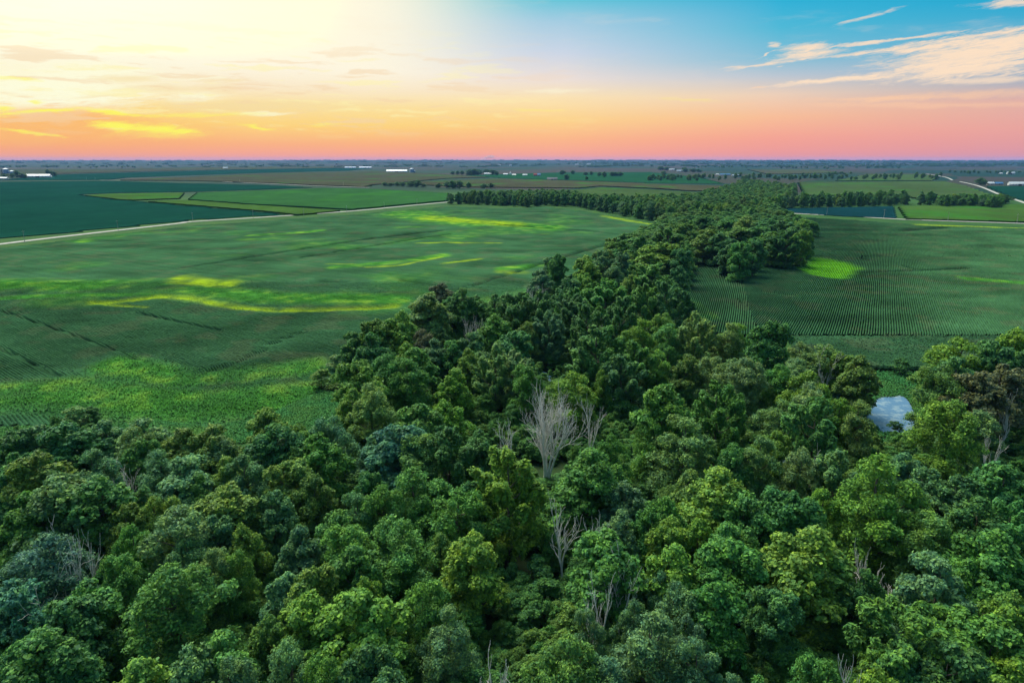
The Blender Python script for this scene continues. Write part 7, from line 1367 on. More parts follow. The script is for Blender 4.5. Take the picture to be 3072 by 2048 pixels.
# ------------------------------------------------------------------ fields
CORN_T = {'g': (0.021, 0.069, 0.019), 'y': (0.035, 0.076, 0.016), 'n': (0.043, 0.045, 0.025), 'o': (0.035, 0.062, 0.021)}
SOY_T = {'s': (0.005, 0.034, 0.022), 'u': (0.004, 0.026, 0.030), 'p': (0.010, 0.050, 0.020)}
TASSEL, LUSH, YELLOW = np.array((0.026, 0.074, 0.031)), np.array((0.044, 0.171, 0.024)), np.array((0.179, 0.266, 0.011)); PATCH = np.array((0.084, 0.258, 0.014))

def seg_weight(x, y, pts, k=2.2):
    """1 on the streak's middle line, 0 at its edge"""
    w = np.zeros_like(x)
    for (x0, y0, r0), (x1, y1, r1) in zip(pts[:-1], pts[1:]):
        ax, ay = (x - x0) * k, y - y0; bx, by = (x1 - x0) * k, y1 - y0
        t = np.clip((ax * bx + ay * by) / (bx * bx + by * by + 1e-9), 0, 1)
        d = np.hypot(ax - t * bx, ay - t * by)
        w = np.maximum(w, 1 - d / (r0 + (r1 - r0) * t))
    return np.clip(w, 0, 1)

def crop_tint(x, y, base=TASSEL):
    n = fbm(x / 26, y / 26, 4); n2 = fbm(x / 7 + 40, y / 9, 3); n3 = fbm(x / 16 + 11, y / 5 + 3, 3) * 1.1
    yel = np.zeros_like(x); gre = np.zeros_like(x); gap = np.zeros_like(x); pat = np.zeros_like(x)
    for code, pts in STREAKS:
        w = seg_weight(x, y, pts)
        if code == 'Y': w = w * min(1.0, 0.55 + max(q[2] for q in pts) / 40); yel = np.maximum(yel, np.clip((w - 0.32 * (1 - n3)) * 1.7, 0, 1) * np.clip(0.3 + 1.7 * (n2 - 0.2), 0, 1))
        elif code == 'G': gre = np.maximum(gre, np.clip((w - 0.2 * (1 - n3)) * 1.8, 0, 1) * np.clip(0.45 + 2.2 * (n - 0.25), 0, 1))
        elif code == 'P': pat = np.maximum(pat, np.clip((w - 0.35 * (1 - n3)) * 3, 0, 1))
        else: gap = np.maximum(gap, np.clip(w * 2.5, 0, 1))
    gre = np.maximum(gre, np.clip((fbm(x / 60 + 9, y / 60, 3) - 0.52) * 3, 0, 0.45) * (x < 100))
    n5 = fbm(x / 48 + 70, y / 20 + 5, 4)
    c = base[None] * (0.30 + 0.75 * n[:, None] + 0.75 * n5[:, None])
    rust = np.clip((fbm(x / 11 + 5, y / 11, 3) - 0.5) * 3, 0, 0.22)[:, None]
    c = c * (1 - rust) + np.array((0.085, 0.080, 0.045))[None] * rust
    c = c * (1 - gre[:, None]) + (LUSH[None] * (0.35 + 1.1 * n2[:, None]) + np.array((0.09, 0.06, 0.0))[None] * np.clip(n2[:, None] - 0.45, 0, 1) * 3) * gre[:, None]
    c = c * (1 - yel[:, None]) + YELLOW[None] * (0.75 + 0.5 * n2[:, None]) * yel[:, None]
    c = c * (1 - pat[:, None]) + PATCH[None] * (0.6 + 0.8 * n2[:, None]) * pat[:, None]
    c = c * (1 - 0.45 * gap[:, None])
    yel = np.maximum(yel, pat)
    return c, yel, gre, gap

def field_grid(poly, step, axis_u=gu, axis_v=gv):
    P = np.array(poly); u = P @ axis_u; v = P @ axis_v
    U = np.arange(u.min(), u.max() + step, step); Vv = np.arange(v.min(), v.max() + step, step)
    uu, vv = np.meshgrid(U, Vv, indexing='ij')
    x = uu * axis_u[0] + vv * axis_v[0]; y = uu * axis_u[1] + vv * axis_v[1]
    m = inside(x, y, poly)
    return x, y, m

def field_mesh(name, x, y, m, z, tint):
    """canopy sheet over the cells whose four corners lie in the field, with sides down to the soil"""
    nu, nv = x.shape
    cell = m[:-1, :-1] & m[1:, :-1] & m[1:, 1:] & m[:-1, 1:]
    ids = np.arange(nu * nv).reshape(nu, nv)
    F = np.stack([ids[:-1, :-1], ids[:-1, 1:], ids[1:, 1:], ids[1:, :-1]], 2)[cell]
    V = np.stack([x, y, z], 2).reshape(-1, 3); T = tint.reshape(-1, 3)
    pc = np.pad(cell, 1)
    S = []
    for (di, dj, a, b) in ((-1, 0, (0, 0), (0, 1)), (1, 0, (1, 1), (1, 0)), (0, -1, (1, 0), (0, 0)), (0, 1, (0, 1), (1, 1))):
        e = cell & ~pc[1 + di:pc.shape[0] - 1 + di, 1 + dj:pc.shape[1] - 1 + dj]
        i, j = np.nonzero(e)
        S.append(np.stack([ids[i + a[0], j + a[1]], ids[i + b[0], j + b[1]]], 1))
    S = np.concatenate(S)
    nb = len(V)
    V2 = V[S.ravel()].copy(); V2[:, 2] = 0.02
    F2 = np.stack([S[:, 0], S[:, 1], nb + np.arange(len(S)) * 2 + 1, nb + np.arange(len(S)) * 2], 1)
    V = np.concatenate([V, V2]); T = np.concatenate([T, T[S.ravel()]]); F = np.concatenate([F, F2])
    used = np.unique(F); remap = np.zeros(len(V), int); remap[used] = np.arange(len(used))
    V, T, F = V[used], T[used], remap[F]
    C4 = np.concatenate([T, np.ones((len(T), 1))], 1)
    return mesh_np(name, V, F, 4, {'tint': ('FLOAT_COLOR', 'POINT', C4)})

def blades(name, px, py, pz, tint, seed, size=(0.5, 1.0), width=(0.12, 0.3), up=0.75):
    """bent leaf blades, two triangles each"""
    r = np.random.RandomState(seed); n = len(px)
    a = r.rand(n) * 2 * math.pi; L = r.uniform(*size, n); Wd = r.uniform(*width, n)
    dx, dy = np.cos(a), np.sin(a)
    h = L * r.uniform(up - 0.35, up + 0.25, n)
    b = np.stack([px, py, pz], 1)
    side = np.stack([-dy * Wd, dx * Wd, 0 * Wd], 1)
    mid = b + np.stack([dx * L * 0.35, dy * L * 0.35, h], 1)
    tip = b + np.stack([dx * L, dy * L, h * r.uniform(0.2, 0.9, n)], 1)
    V = np.stack([b - side * 0.6, b + side * 0.6, mid + side, tip, mid - side], 1)
    base = (np.arange(n) * 5)[:, None]
    Ft = np.concatenate([base + np.array([[0, 1, 2]]), base + np.array([[0, 2, 4]]), base + np.array([[4, 2, 3]])])
    k = r.uniform(0.82, 1.25, n)[:, None]
    C = np.repeat(np.concatenate([tint * k, np.ones((n, 1))], 1), 5, axis=0)
    return mesh_np(name, V.reshape(-1, 3), Ft, 3, {'tint': ('FLOAT_COLOR', 'POINT', C)})

def corn_rows(name, poly, au, av, y_max, seg, label, w0=1.0, seed=1, ROW=1.05, y_min=0, edge=None):
    rr = np.random.RandomState(seed)
    P = np.array(poly); u = P @ au; v = P @ av
    rows_v = np.arange(v.min(), v.max(), ROW); us = np.arange(u.min(), u.max() + seg, seg)
    uu, vv = np.meshgrid(us, rows_v, indexing='ij')
    vv = vv + 0.10 * np.sin(uu / 13.0) + rr.normal(0, 0.025, uu.shape) * ROW + 0.16 * (fbm(uu / 25, vv / 14, 2) - 0.5)
    x = uu * au[0] + vv * av[0]; y = uu * au[1] + vv * av[1]
    ok = inside(x, y, poly) & (y < y_max) & (y > y_min)
    t, yel, gre, gap = crop_tint(x.ravel(), y.ravel())
    h = 2.35 + rr.normal(0, 0.09, x.shape) + 0.3 * (fbm(x / 9, y / 9, 3) - 0.5) + 1.0 * (fbm(x / 60, y / 60, 2) - 0.5) - (gap * 2.0 + 0.9 * yel).reshape(x.shape)
    h = np.maximum(h, 0.1)
    if edge is not None: h = h * edge(x, y) * (1 - 0.55 * np.clip(gre.reshape(x.shape) * 1.3, 0, 1) * np.clip((345 - y) / 90, 0, 1))
    wd = ROW * (0.46 + rr.normal(0, 0.04, x.shape))
    prof = [(-1.0, 0.42), (-0.55, 0.88), (0, 1.0), (0.55, 0.88), (1.0, 0.42)]
    V = np.stack([np.stack([x + av[0] * wd * a, y + av[1] * wd * a, h * b], 2) for a, b in prof], 2)
    nu, nv = x.shape; K = len(prof)
    ids = np.arange(nu * nv * K).reshape(nu, nv, K)
    good = ok[:-1] & ok[1:]
    F = np.stack([ids[:-1, :, :-1], ids[1:, :, :-1], ids[1:, :, 1:], ids[:-1, :, 1:]], 3)[good].reshape(-1, 4)
    T = np.repeat(t[:, None, :], K, 1).reshape(-1, 3) * np.repeat(rr.uniform(0.88, 1.12, nu * nv), K)[:, None]
    V = V.reshape(-1, 3); used = np.unique(F); remap = np.zeros(len(V), int); remap[used] = np.arange(len(used))
    C4 = np.concatenate([T[used], np.ones((len(used), 1))], 1)
    return mesh_np(name, V[used], remap[F], 4, {'tint': ('FLOAT_COLOR', 'POINT', C4)})
# the big corn field
x, y, m = field_grid(FIELD_LEFT, 2.2)
t, yel, gre, gap = crop_tint(x.ravel(), y.ravel())
u_, v_ = x * gu[0] + y * gu[1], x * gv[0] + y * gv[1]
rowl = np.sin(u_ / 1.05 * 0.9)           # planter passes
z = 2.3 + 0.35 * (fbm(x / 5, y / 5, 3) - 0.5) * 2 + 1.2 * (fbm(x / 55, y / 55, 2) - 0.5) - (gap * 1.5).reshape(x.shape) - 0.5 * (yel.reshape(x.shape))
z = np.maximum(z, 0.35)
er = m.copy(); depth = np.zeros(m.shape)
for _ in range(8):                       # plants get shorter towards the near edge
    depth += er
    e2 = er.copy(); e2[1:] &= er[:-1]; e2[:-1] &= er[1:]; e2[:, 1:] &= er[:, :-1]; e2[:, :-1] &= er[:, 1:]; er = e2
low_edge = np.clip((depth + 3.0 * (fbm(x / 8, y / 8, 2) - 0.5)) / 8, 0, 1)
z = np.where(y < 330, z * (0.18 + 0.82 * low_edge), z) - 0.55 * np.clip((425 - y) / 10, 0, 1)
z = np.maximum(z, 0.1)
pas = 0.80 + 0.26 * (np.abs(((u_ / 9.1) % 1) - 0.5) * 2) ** 0.35
t = t * pas.ravel()[:, None]
big = tag(obj('corn_field', field_mesh('corn_field', x, y, m, z, t.reshape(*x.shape, 3)), CROP), 'big green corn field curving along the wood, with brighter grassy streaks', kind='structure')
ru, rv = np.array([math.sin(rad(-50)), math.cos(rad(-50))]), np.array([math.cos(rad(-50)), -math.sin(rad(-50))])
_u = np.array(FIELD_LEFT) @ gu; _v = np.array(FIELD_LEFT) @ gv
def edge_height(px, py):
    i_ = np.clip(((px * gu[0] + py * gu[1] - _u.min()) / 2.2).round().astype(int), 0, low_edge.shape[0] - 1); j_ = np.clip(((px * gv[0] + py * gv[1] - _v.min()) / 2.2).round().astype(int), 0, low_edge.shape[1] - 1)
    return 0.15 + 0.85 * low_edge[i_, j_]
tag(obj('corn_rows', corn_rows('corn_rows_near', FIELD_LEFT, ru, rv, 420, 2.6, '', seed=21, edge=edge_height), CROP, big), kind='stuff')
r = np.random.RandomState(3)
def scatter(poly, y0, y1, n, power=1.6):
    P = np.array(poly); ys = y0 + (y1 - y0) * r.rand(n) ** power
    xs = (r.rand(n) * 2 - 1) * ys * 0.86
    k = inside(xs, ys, poly)
    return xs[k], ys[k]
bx, by = scatter(FIELD_LEFT, 150, 520, 130000)
t, yel, gre, gap = crop_tint(bx, by)
keep = gap < 0.35
bx, by, t, yel, gre = bx[keep], by[keep], t[keep], yel[keep], gre[keep]
# snap most plants to their rows, 0.95 m apart, running across the view towards the road
uu = bx * gu[0] + by * gu[1]; vv = bx * gv[0] + by * gv[1]
us = np.round(uu / 1.9) * 1.9 + r.normal(0, 0.18, len(uu))
snap = r.rand(len(uu)) < 0.7 * (1 - gre)
uu = np.where(snap, us, uu)
bx = uu * gu[0] + vv * gv[0]; by = uu * gu[1] + vv * gv[1]
bz = 2.0 + 0.5 * (fbm(bx / 5, by / 5, 3) - 0.5) + 1.2 * (fbm(bx / 55, by / 55, 2) - 0.5) - 0.5 * yel
_u = big_u = np.array(FIELD_LEFT) @ gu; _v = np.array(FIELD_LEFT) @ gv
_i = np.clip(((uu - _u.min()) / 2.2).round().astype(int), 0, x.shape[0] - 1); _j = np.clip(((vv - _v.min()) / 2.2).round().astype(int), 0, x.shape[1] - 1)
bz = np.where(by < 330, np.minimum(bz, z[_i, _j] - 0.1), bz)
tag(obj('corn_leaves', blades('corn_leaves', bx, by, bz, t * 1.05, 5, size=(0.4, 0.9), width=(0.12, 0.28), up=0.5), BLADE_M, big), kind='stuff')

# where the corn grows rank and uneven, big arching leaves hide the rows
bx, by = scatter(FIELD_LEFT, 160, 345, 170000, 1.1)
t, yel, gre, gap = crop_tint(bx, by); k = (r.rand(len(bx)) < gre * np.clip((345 - by) / 100, 0, 1)) & (gap < 0.3); bx, by, t = bx[k], by[k], t[k]
bz = 2.1 * edge_height(bx, by) * (0.75 + 0.5 * fbm(bx / 4, by / 4, 2)) - 0.4
tag(obj('corn_leaves', blades('rank_corn_leaves', bx, by, bz, t * 1.1, 15, size=(0.55, 1.25), width=(0.12, 0.28), up=0.65), BLADE_M, big), kind='stuff')
ROW = 1.05
x, y, m = field_grid(FIELD_RIGHT, 3.0)
t, yel, gre, gap = crop_tint(x.ravel(), y.ravel())
far_m = m & (y > 9e9)
striped = tag(empty('corn_field'), 'striped corn field with straight rows and one bright green patch', kind='structure')
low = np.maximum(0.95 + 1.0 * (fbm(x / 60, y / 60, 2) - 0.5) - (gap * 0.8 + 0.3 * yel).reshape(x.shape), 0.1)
tag(obj('corn_understorey', field_mesh('corn_understorey', x, y, m, low, (t * 0.45).reshape(*x.shape, 3)), CROP, striped), kind='stuff')  # lower-leaf sheet tinted darker, shade of the row gaps put into its colour
def axes(deg): return np.array([math.sin(rad(deg)), math.cos(rad(deg))]), np.array([math.cos(rad(deg)), -math.sin(rad(deg))])
du, dv = axes(27.8); eu, ev = axes(19.0)
tag(obj('corn_rows', corn_rows('corn_rows', ROWS_MAIN, du, dv, 540, 2.5, ''), CROP, striped), kind='stuff')
tag(obj('corn_rows', corn_rows('corn_rows_far', ROWS_MAIN, du, dv, 1200, 6.0, '', y_min=536), CROP, striped), kind='stuff')
tag(obj('corn_rows', corn_rows('corn_rows_side', ROWS_SIDE, eu, ev, 1200, 2.5, '', seed=4), CROP, striped), kind='stuff')
head = tag(obj('corn_field', corn_rows('headland', HEADLAND, -gv, gu, 900, 2.0, '', seed=9), CROP), 'corn headland with cross rows between the striped field and pond', kind='structure')
bx, by = scatter(HEADLAND, 215, 330, 90000, 1.0)
t, yel, gre, gap = crop_tint(bx, by)
tag(obj('corn_leaves', blades('corn_leaves', bx, by, np.full(len(bx), 2.0), t, 6), BLADE_M, head), kind='stuff')
for kind, tone, poly, label in FIELDS:
    dmid = np.mean([p[1] for p in poly]); ext = max(max(p[0] for p in poly) - min(p[0] for p in poly), max(p[1] for p in poly) - min(p[1] for p in poly))
    step = max(4.0, ext / 150)
    x, y, m = field_grid(poly, step)
    hgt = 2.4 if kind == 'corn' else 0.9
    base = np.array(CORN_T[tone] if kind == 'corn' else SOY_T[tone])
    n = fbm(x / 45 + dmid, y / 70, 4).ravel()
    n3 = fbm(x / 160 + dmid, y / 220, 3).ravel()
    t = base[None] * (0.70 + 0.45 * n[:, None] + 0.30 * n3[:, None])
    if kind == 'corn':
        g2 = np.clip((fbm(x / 70 - dmid, y / 110, 3).ravel() - 0.52) * 4, 0, 0.8)
        t = t * (1 - g2[:, None]) + LUSH[None] * 0.6 * g2[:, None]
    z = hgt + 0.5 * (fbm(x / 12, y / 12, 3) - 0.5) * (1 if kind == 'corn' else 0.4)
    nm = 'corn_field' if kind == 'corn' else 'soybean_field'
    if 'pasture' in label: nm = 'pasture_field'
    tag(obj(nm, field_mesh(nm, x, y, m, z, t.reshape(*x.shape, 3)), CROP), label, kind='structure')

# ------------------------------------------------------------------ meadow grass
gx_, gy_ = [], []
for (cx_, cy_, ax_, ay_, n_) in MEADOWS:
    gx_.append(cx_ + ax_ * r.uniform(-1, 1, n_)); gy_.append(cy_ + ay_ * r.uniform(-1, 1, n_))
gx_, gy_ = np.concatenate(gx_), np.concatenate(gy_)
k = ~(inside(gx_, gy_, FIELD_LEFT) | inside(gx_, gy_, FIELD_RIGHT) | inside(gx_, gy_, HEADLAND) | inside(gx_, gy_, POND))
gx_, gy_ = gx_[k], gy_[k]
n_ = fbm(gx_ / 9, gy_ / 9, 3)[:, None]
gt = np.array((0.028, 0.116, 0.032))[None] * (1.35 - n_) + np.array((0.084, 0.152, 0.016))[None] * np.clip(n_ - 0.3, 0, 1)
tag(obj('grass', blades('grass', gx_, gy_, np.full(len(gx_), -0.05), gt, 12, size=(0.5, 1.1), width=(0.1, 0.3)), BLADE_M), 'rough green grass at the wood edge and round the pond', 'grass', kind='stuff')

# ------------------------------------------------------------------ water
WATER, N = new_mat('pond_water')
g = N.n('ShaderNodeNewGeometry').outputs['Position']
scum = N.rng(N.noise(g, 0.28, 4, 0.65), 0.46, 0.62, smooth=True)
b1 = N.n('ShaderNodeBsdfPrincipled'); b1.inputs['Base Color'].default_value = (0.070, 0.133, 0.210, 1); b1.inputs['Roughness'].default_value = 0.08; b1.inputs['IOR'].default_value = 1.33  # turbid blue base raised, sky reflection partly put into the colour
bp = N.n('ShaderNodeBump'); bp.inputs['Strength'].default_value = 0.08; N.t.links.new(N.noise(g, 1.5, 2, 0.5), bp.inputs['Height']); N.t.links.new(bp.outputs[0], b1.inputs['Normal'])
b2 = N.n('ShaderNodeBsdfPrincipled'); b2.inputs['Base Color'].default_value = (0.210, 0.280, 0.294, 1); b2.inputs['Roughness'].default_value = 0.5
mx = N.n('ShaderNodeMixShader'); N.t.links.new(N.m('MULTIPLY', scum, 0.6), mx.inputs[0]); N.t.links.new(b1.outputs[0], mx.inputs[1]); N.t.links.new(b2.outputs[0], mx.inputs[2])
o_ = N.n('ShaderNodeOutputMaterial'); N.t.links.new(mx.outputs[0], o_.inputs[0])
def blob(name, pts, z, mat, label):
    q = []
    n = len(pts)
    for i in range(n):
        a, b, c, d = (Vector(pts[(i + k) % n]) for k in (-1, 0, 1, 2))
        for k in range(6):
            t = k / 6
            q.append(0.5 * ((2 * b) + (c - a) * t + (2 * a - 5 * b + 4 * c - d) * t * t + (3 * b - a - 3 * c + d) * t ** 3))
    me = bpy.data.meshes.new(name); me.from_pydata([(p.x, p.y, z) for p in q], [], [list(range(len(q)))]); me.update()
    return tag(obj(name, me, mat), label, kind='structure')
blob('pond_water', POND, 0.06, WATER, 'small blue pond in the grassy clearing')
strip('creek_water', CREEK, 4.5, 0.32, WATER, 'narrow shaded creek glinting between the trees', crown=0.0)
# ------------------------------------------------------------------ trees
HT, RT = 18.0, 5.0            # every tree model is 18 m tall with a 5 m crown radius, then scaled

def unit(v): return v / np.maximum(np.linalg.norm(v, axis=-1, keepdims=True), 1e-6)

def make_crown(seed, form):
    """returns crown mesh and trunk mesh"""
    r = np.random.RandomState(seed)
    P = dict(domed=(36, (1.15, 1.85), 44, 20, 0.222, 0.25, 2.8), clumpy=(28, (1.1, 1.9), 42, 22, 0.235, 0.7, 3.4),
             plumed=(30, (1.0, 1.5), 40, 20, 0.265, 0.45, 2.6), feathery=(32, (1.0, 1.7), 52, 18, 0.185, 0.6, 2.4), bush=(12, (1.5, 2.3), 36, 15, 0.29, 0.4, 1.0))[form]
    nl, lr, nc, nleaf, ls, rough, zb = P
    lobes = []
    # envelope: height fraction -> radius
    def env(f):
        if form == 'domed': return RT * (max(0.02, 1 - (max(f - 0.3, 0) / 0.72) ** 2.6) ** 0.62 if f > 0.3 else 0.72 + 0.28 * f / 0.3)
        if form == 'plumed': return RT * (0.28 + 0.76 * math.sin(math.pi * min(1, f * 0.88 + 0.08)) ** 0.8)
        if form == 'feathery': return RT * (0.18 + 0.85 * math.sin(math.pi * min(1, f * 0.74 + 0.18)))
        if form == 'bush': return RT * math.sqrt(max(0.05, 1 - f * f * 0.9))
        return RT * (0.18 + 0.86 * math.sin(math.pi * min(1, f * 0.76 + 0.16)) ** 0.8)
    tilt = r.normal(0, 0.5, 2)
    # a broadleaf crown is several merging heads, each an egg of lobes
    nh = {'bush': 2, 'plumed': 3}.get(form, 4 if r.rand() < 0.6 else 3)
    heads = [(tilt[0] * 0.6, tilt[1] * 0.6, HT, RT * 0.62)]
    a0 = r.uniform(0, 6.28)
    for q in range(nh):
        a = a0 + q * 6.283 / nh + r.uniform(-0.45, 0.45); s_ = RT * r.uniform(0.36, 0.56)
        heads.append((s_ * math.cos(a), s_ * math.sin(a), HT * r.uniform(0.78, 0.99), RT * r.uniform(0.42, 0.60)))
    per = max(3, int(round(nl / len(heads))))
    for (hx, hy, ht, hr) in heads:
        for i in range(per):
            f = ((i + 0.5) / per) ** 0.8
            a = i * 2.39996 + r.uniform(-0.5, 0.5)
            R = (lr[0] + (lr[1] - lr[0]) * r.rand()) * (0.78 + 0.4 * hr / RT)
            e = max(env(f) / RT * hr * 1.25 - R * 0.55, 0.0)
            rr_ = e * r.uniform(0.7, 1.1) * (1 + rough * r.normal(0, 0.14))
            z = zb + (ht - zb - R * 0.9) * f + rough * r.normal(0, 0.45)
            lobes.append((hx * (0.55 + 0.45 * min(1, f * 1.6)) + rr_ * math.cos(a), hy * (0.55 + 0.45 * min(1, f * 1.6)) + rr_ * math.sin(a), z, R))
        lobes.append((hx, hy, ht - lr[0] * 0.95, lr[0] * 0.95))
    L = np.array(lobes)
    L[:, 2] += HT - (L[:, 2] + L[:, 3]).max()
    C, NRM, AX, SZ = [], [], [], []
    for (lx, ly, lz, R) in L:
        out = np.array([lx, ly, 0.0]); on = np.linalg.norm(out); out = out / on if on > 0.3 else np.array([0, 0, 1.0])
        axis = unit(out * 0.45 + np.array([0, 0, 1.0]) + r.normal(0, 0.12, 3)) if form == 'plumed' else np.array([0, 0, 1.0])
        n = int(nc * (R / lr[1]) ** 1.6 * r.uniform(0.85, 1.15)) + 6
        d = unit(r.normal(0, 1, (n, 3)))
        d[:, 2] = np.where(d[:, 2] < -0.35, -d[:, 2], d[:, 2])
        # leave out some of what faces the trunk
        rad_ = R * r.uniform(0.72, 1.08, n)
        p = d * rad_[:, None] * np.array([1, 1, 0.85 if form != 'feathery' else 1.0])
        if form == 'plumed':
            s = (p @ axis)[:, None] * axis[None]
            p = p * 0.72 + s * 1.15
        c = np.array([lx, ly, lz]) + p
        cs = r.uniform(0.34, 0.62, n) * (0.85 if form == 'feathery' else 1.0)
        k = nleaf
        off = unit(r.normal(0, 1, (n, k, 3))) * (r.rand(n, k, 1) ** 0.5) * cs[:, None, None]
        if form == 'plumed':
            off = off * 0.6 + axis * (r.rand(n, k, 1) - 0.3) * 1.15
        if form == 'feathery':
            off = off * 1.25; off[..., 2] -= 0.35 * r.rand(n, k)
        C.append((c[:, None] + off).reshape(-1, 3))
        nn = d[:, None] * 0.62 + off / cs[:, None, None] * 0.4 + r.normal(0, 0.55, (n, k, 3)) + np.array([0, 0, 0.35])
        NRM.append(unit(nn).reshape(-1, 3))
        ax = r.normal(0, 1, (n, k, 3)) + (axis * 1.6 if form == 'plumed' else np.array([0, 0, -0.4]))
        AX.append(ax.reshape(-1, 3))
        SZ.append(np.repeat(r.uniform(0.8, 1.25, n)[:, None], k, 1).ravel() * r.uniform(0.65, 1.3, n * k) * ls)
    C, NRM, AX, SZ = (np.concatenate(q) for q in (C, NRM, AX, SZ))
    t1 = unit(AX - (AX * NRM).sum(1, keepdims=True) * NRM); t2 = np.cross(NRM, t1)
    asp = {'plumed': 0.42, 'feathery': 0.5}.get(form, 0.66)
    a = t1 * SZ[:, None]; b = t2 * (SZ * asp)[:, None]
    bend = NRM * (SZ * 0.22)[:, None]
    V = np.stack([C - a, C + b - a * 0.15 + bend, C + a, C - b - a * 0.15 + bend], 1).reshape(-1, 3)
    F = np.arange(len(V)).reshape(-1, 4)
    crown = mesh_np(form + '_crown', V, F, 4, {'var': ('FLOAT', 'FACE', r.rand(len(F)))})
    # trunk and limbs
    segs = []
    fork = zb * 0.9 + 1.0 if form != 'bush' else 0.6
    tr = 0.30 if form != 'bush' else 0.12
    pts = [np.array([0, 0, -0.3])]
    for k in range(1, 9):
        f = k / 8
        pts.append(np.array([tilt[0] * f * 0.8 + r.normal(0, 0.10), tilt[1] * f * 0.8 + r.normal(0, 0.10), f * HT * 0.86]))
    for k in range(8): segs.append((*pts[k], *pts[k + 1], tr * (1.15 - k / 8), tr * (1.15 - (k + 1) / 8) + 0.02))
    for (lx, ly, lz, R) in L[::2 if form != 'bush' else 1]:
        zs = max(fork, lz - 1.2 - 0.55 * math.hypot(lx, ly)); zs = min(zs, HT * 0.8)
        fz = zs / (HT * 0.86); k = min(int(fz * 8), 7); tt = fz * 8 - k
        s = pts[k] * (1 - tt) + pts[min(k + 1, 8)] * tt
        e = np.array([lx, ly, lz]); m_ = s * 0.5 + e * 0.5 + np.array([0, 0, -0.25]) + r.normal(0, 0.15, 3)
        segs += [(*s, *m_, 0.13, 0.08), (*m_, *e, 0.08, 0.03)]
        for q in range(4):
            e2 = e + unit(r.normal(0, 1, 3) + np.array([0, 0, 0.5])) * R * 0.95
            segs.append((*e, *e2, 0.04, 0.012))
    V, F = tubes(segs, 5)
    trunk = mesh_np(form + '_trunk', V, F, 4, smooth=True)
    crown.materials.append(LEAF); trunk.materials.append(BARK)
    return crown, trunk

FORMS = {'B': ('domed', 'domed_tree', 6), 'O': ('clumpy', 'clumpy_tree', 6), 'M': ('plumed', 'plumed_tree', 5), 'W': ('feathery', 'feathery_tree', 6), 'S': ('bush', 'bush', 3)}
PROTO = {}
for k, (form, nm, n) in FORMS.items():
    PROTO[k] = [make_crown(100 * ord(k) + i, form) for i in range(n)]

rng = random.Random(11)
def plant(form, tone, x, y, h, rr_, label, group, z=0.0, sink=0.0):
    crown_me, trunk_me = PROTO[form][rng.randrange(len(PROTO[form]))]
    t = empty(FORMS[form][1], (x, y, z), rng.uniform(0, 6.283))
    s = rr_ / RT
    if sink: t.location.z -= sink * h; h *= 1 + sink
    t.scale = (s * rng.uniform(0.93, 1.07), s * rng.uniform(0.93, 1.07), h / HT)
    c = obj('crown', crown_me, None, t); obj('trunk', trunk_me, None, t)
    k = rng.uniform(0.88, 1.13)
    b = TONES[tone]
    c.color = (b[0] * k * rng.uniform(0.88, 1.12), b[1] * k, b[2] * k * rng.uniform(0.85, 1.2), 1)
    tag(t, label, 'bush' if form == 'S' else 'tree', group)
    return t
for form, tone, x, y, h, rr_, label in TREES: plant(form, tone, x, y, h, rr_ * (1.12 if form == 'S' else 1.52 if rr_ < 4.6 else max(1.0, 7.4 / rr_)), label, 'bushes of the creek wood' if form == 'S' else 'trees of the creek wood', sink=0.0 if form == 'S' else 0.06 if y < 300 else 0.16)
for form, tone, x, y, h, rr_, label in BELT: plant(form, tone, x, y, h, rr_, label, 'trees of the far belts', sink=0.22)
for form, tone, x, y, h, rr_, label in LONE: plant(form, tone, x, y, h, rr_, label, 'lone and farmyard trees', sink=0.16)

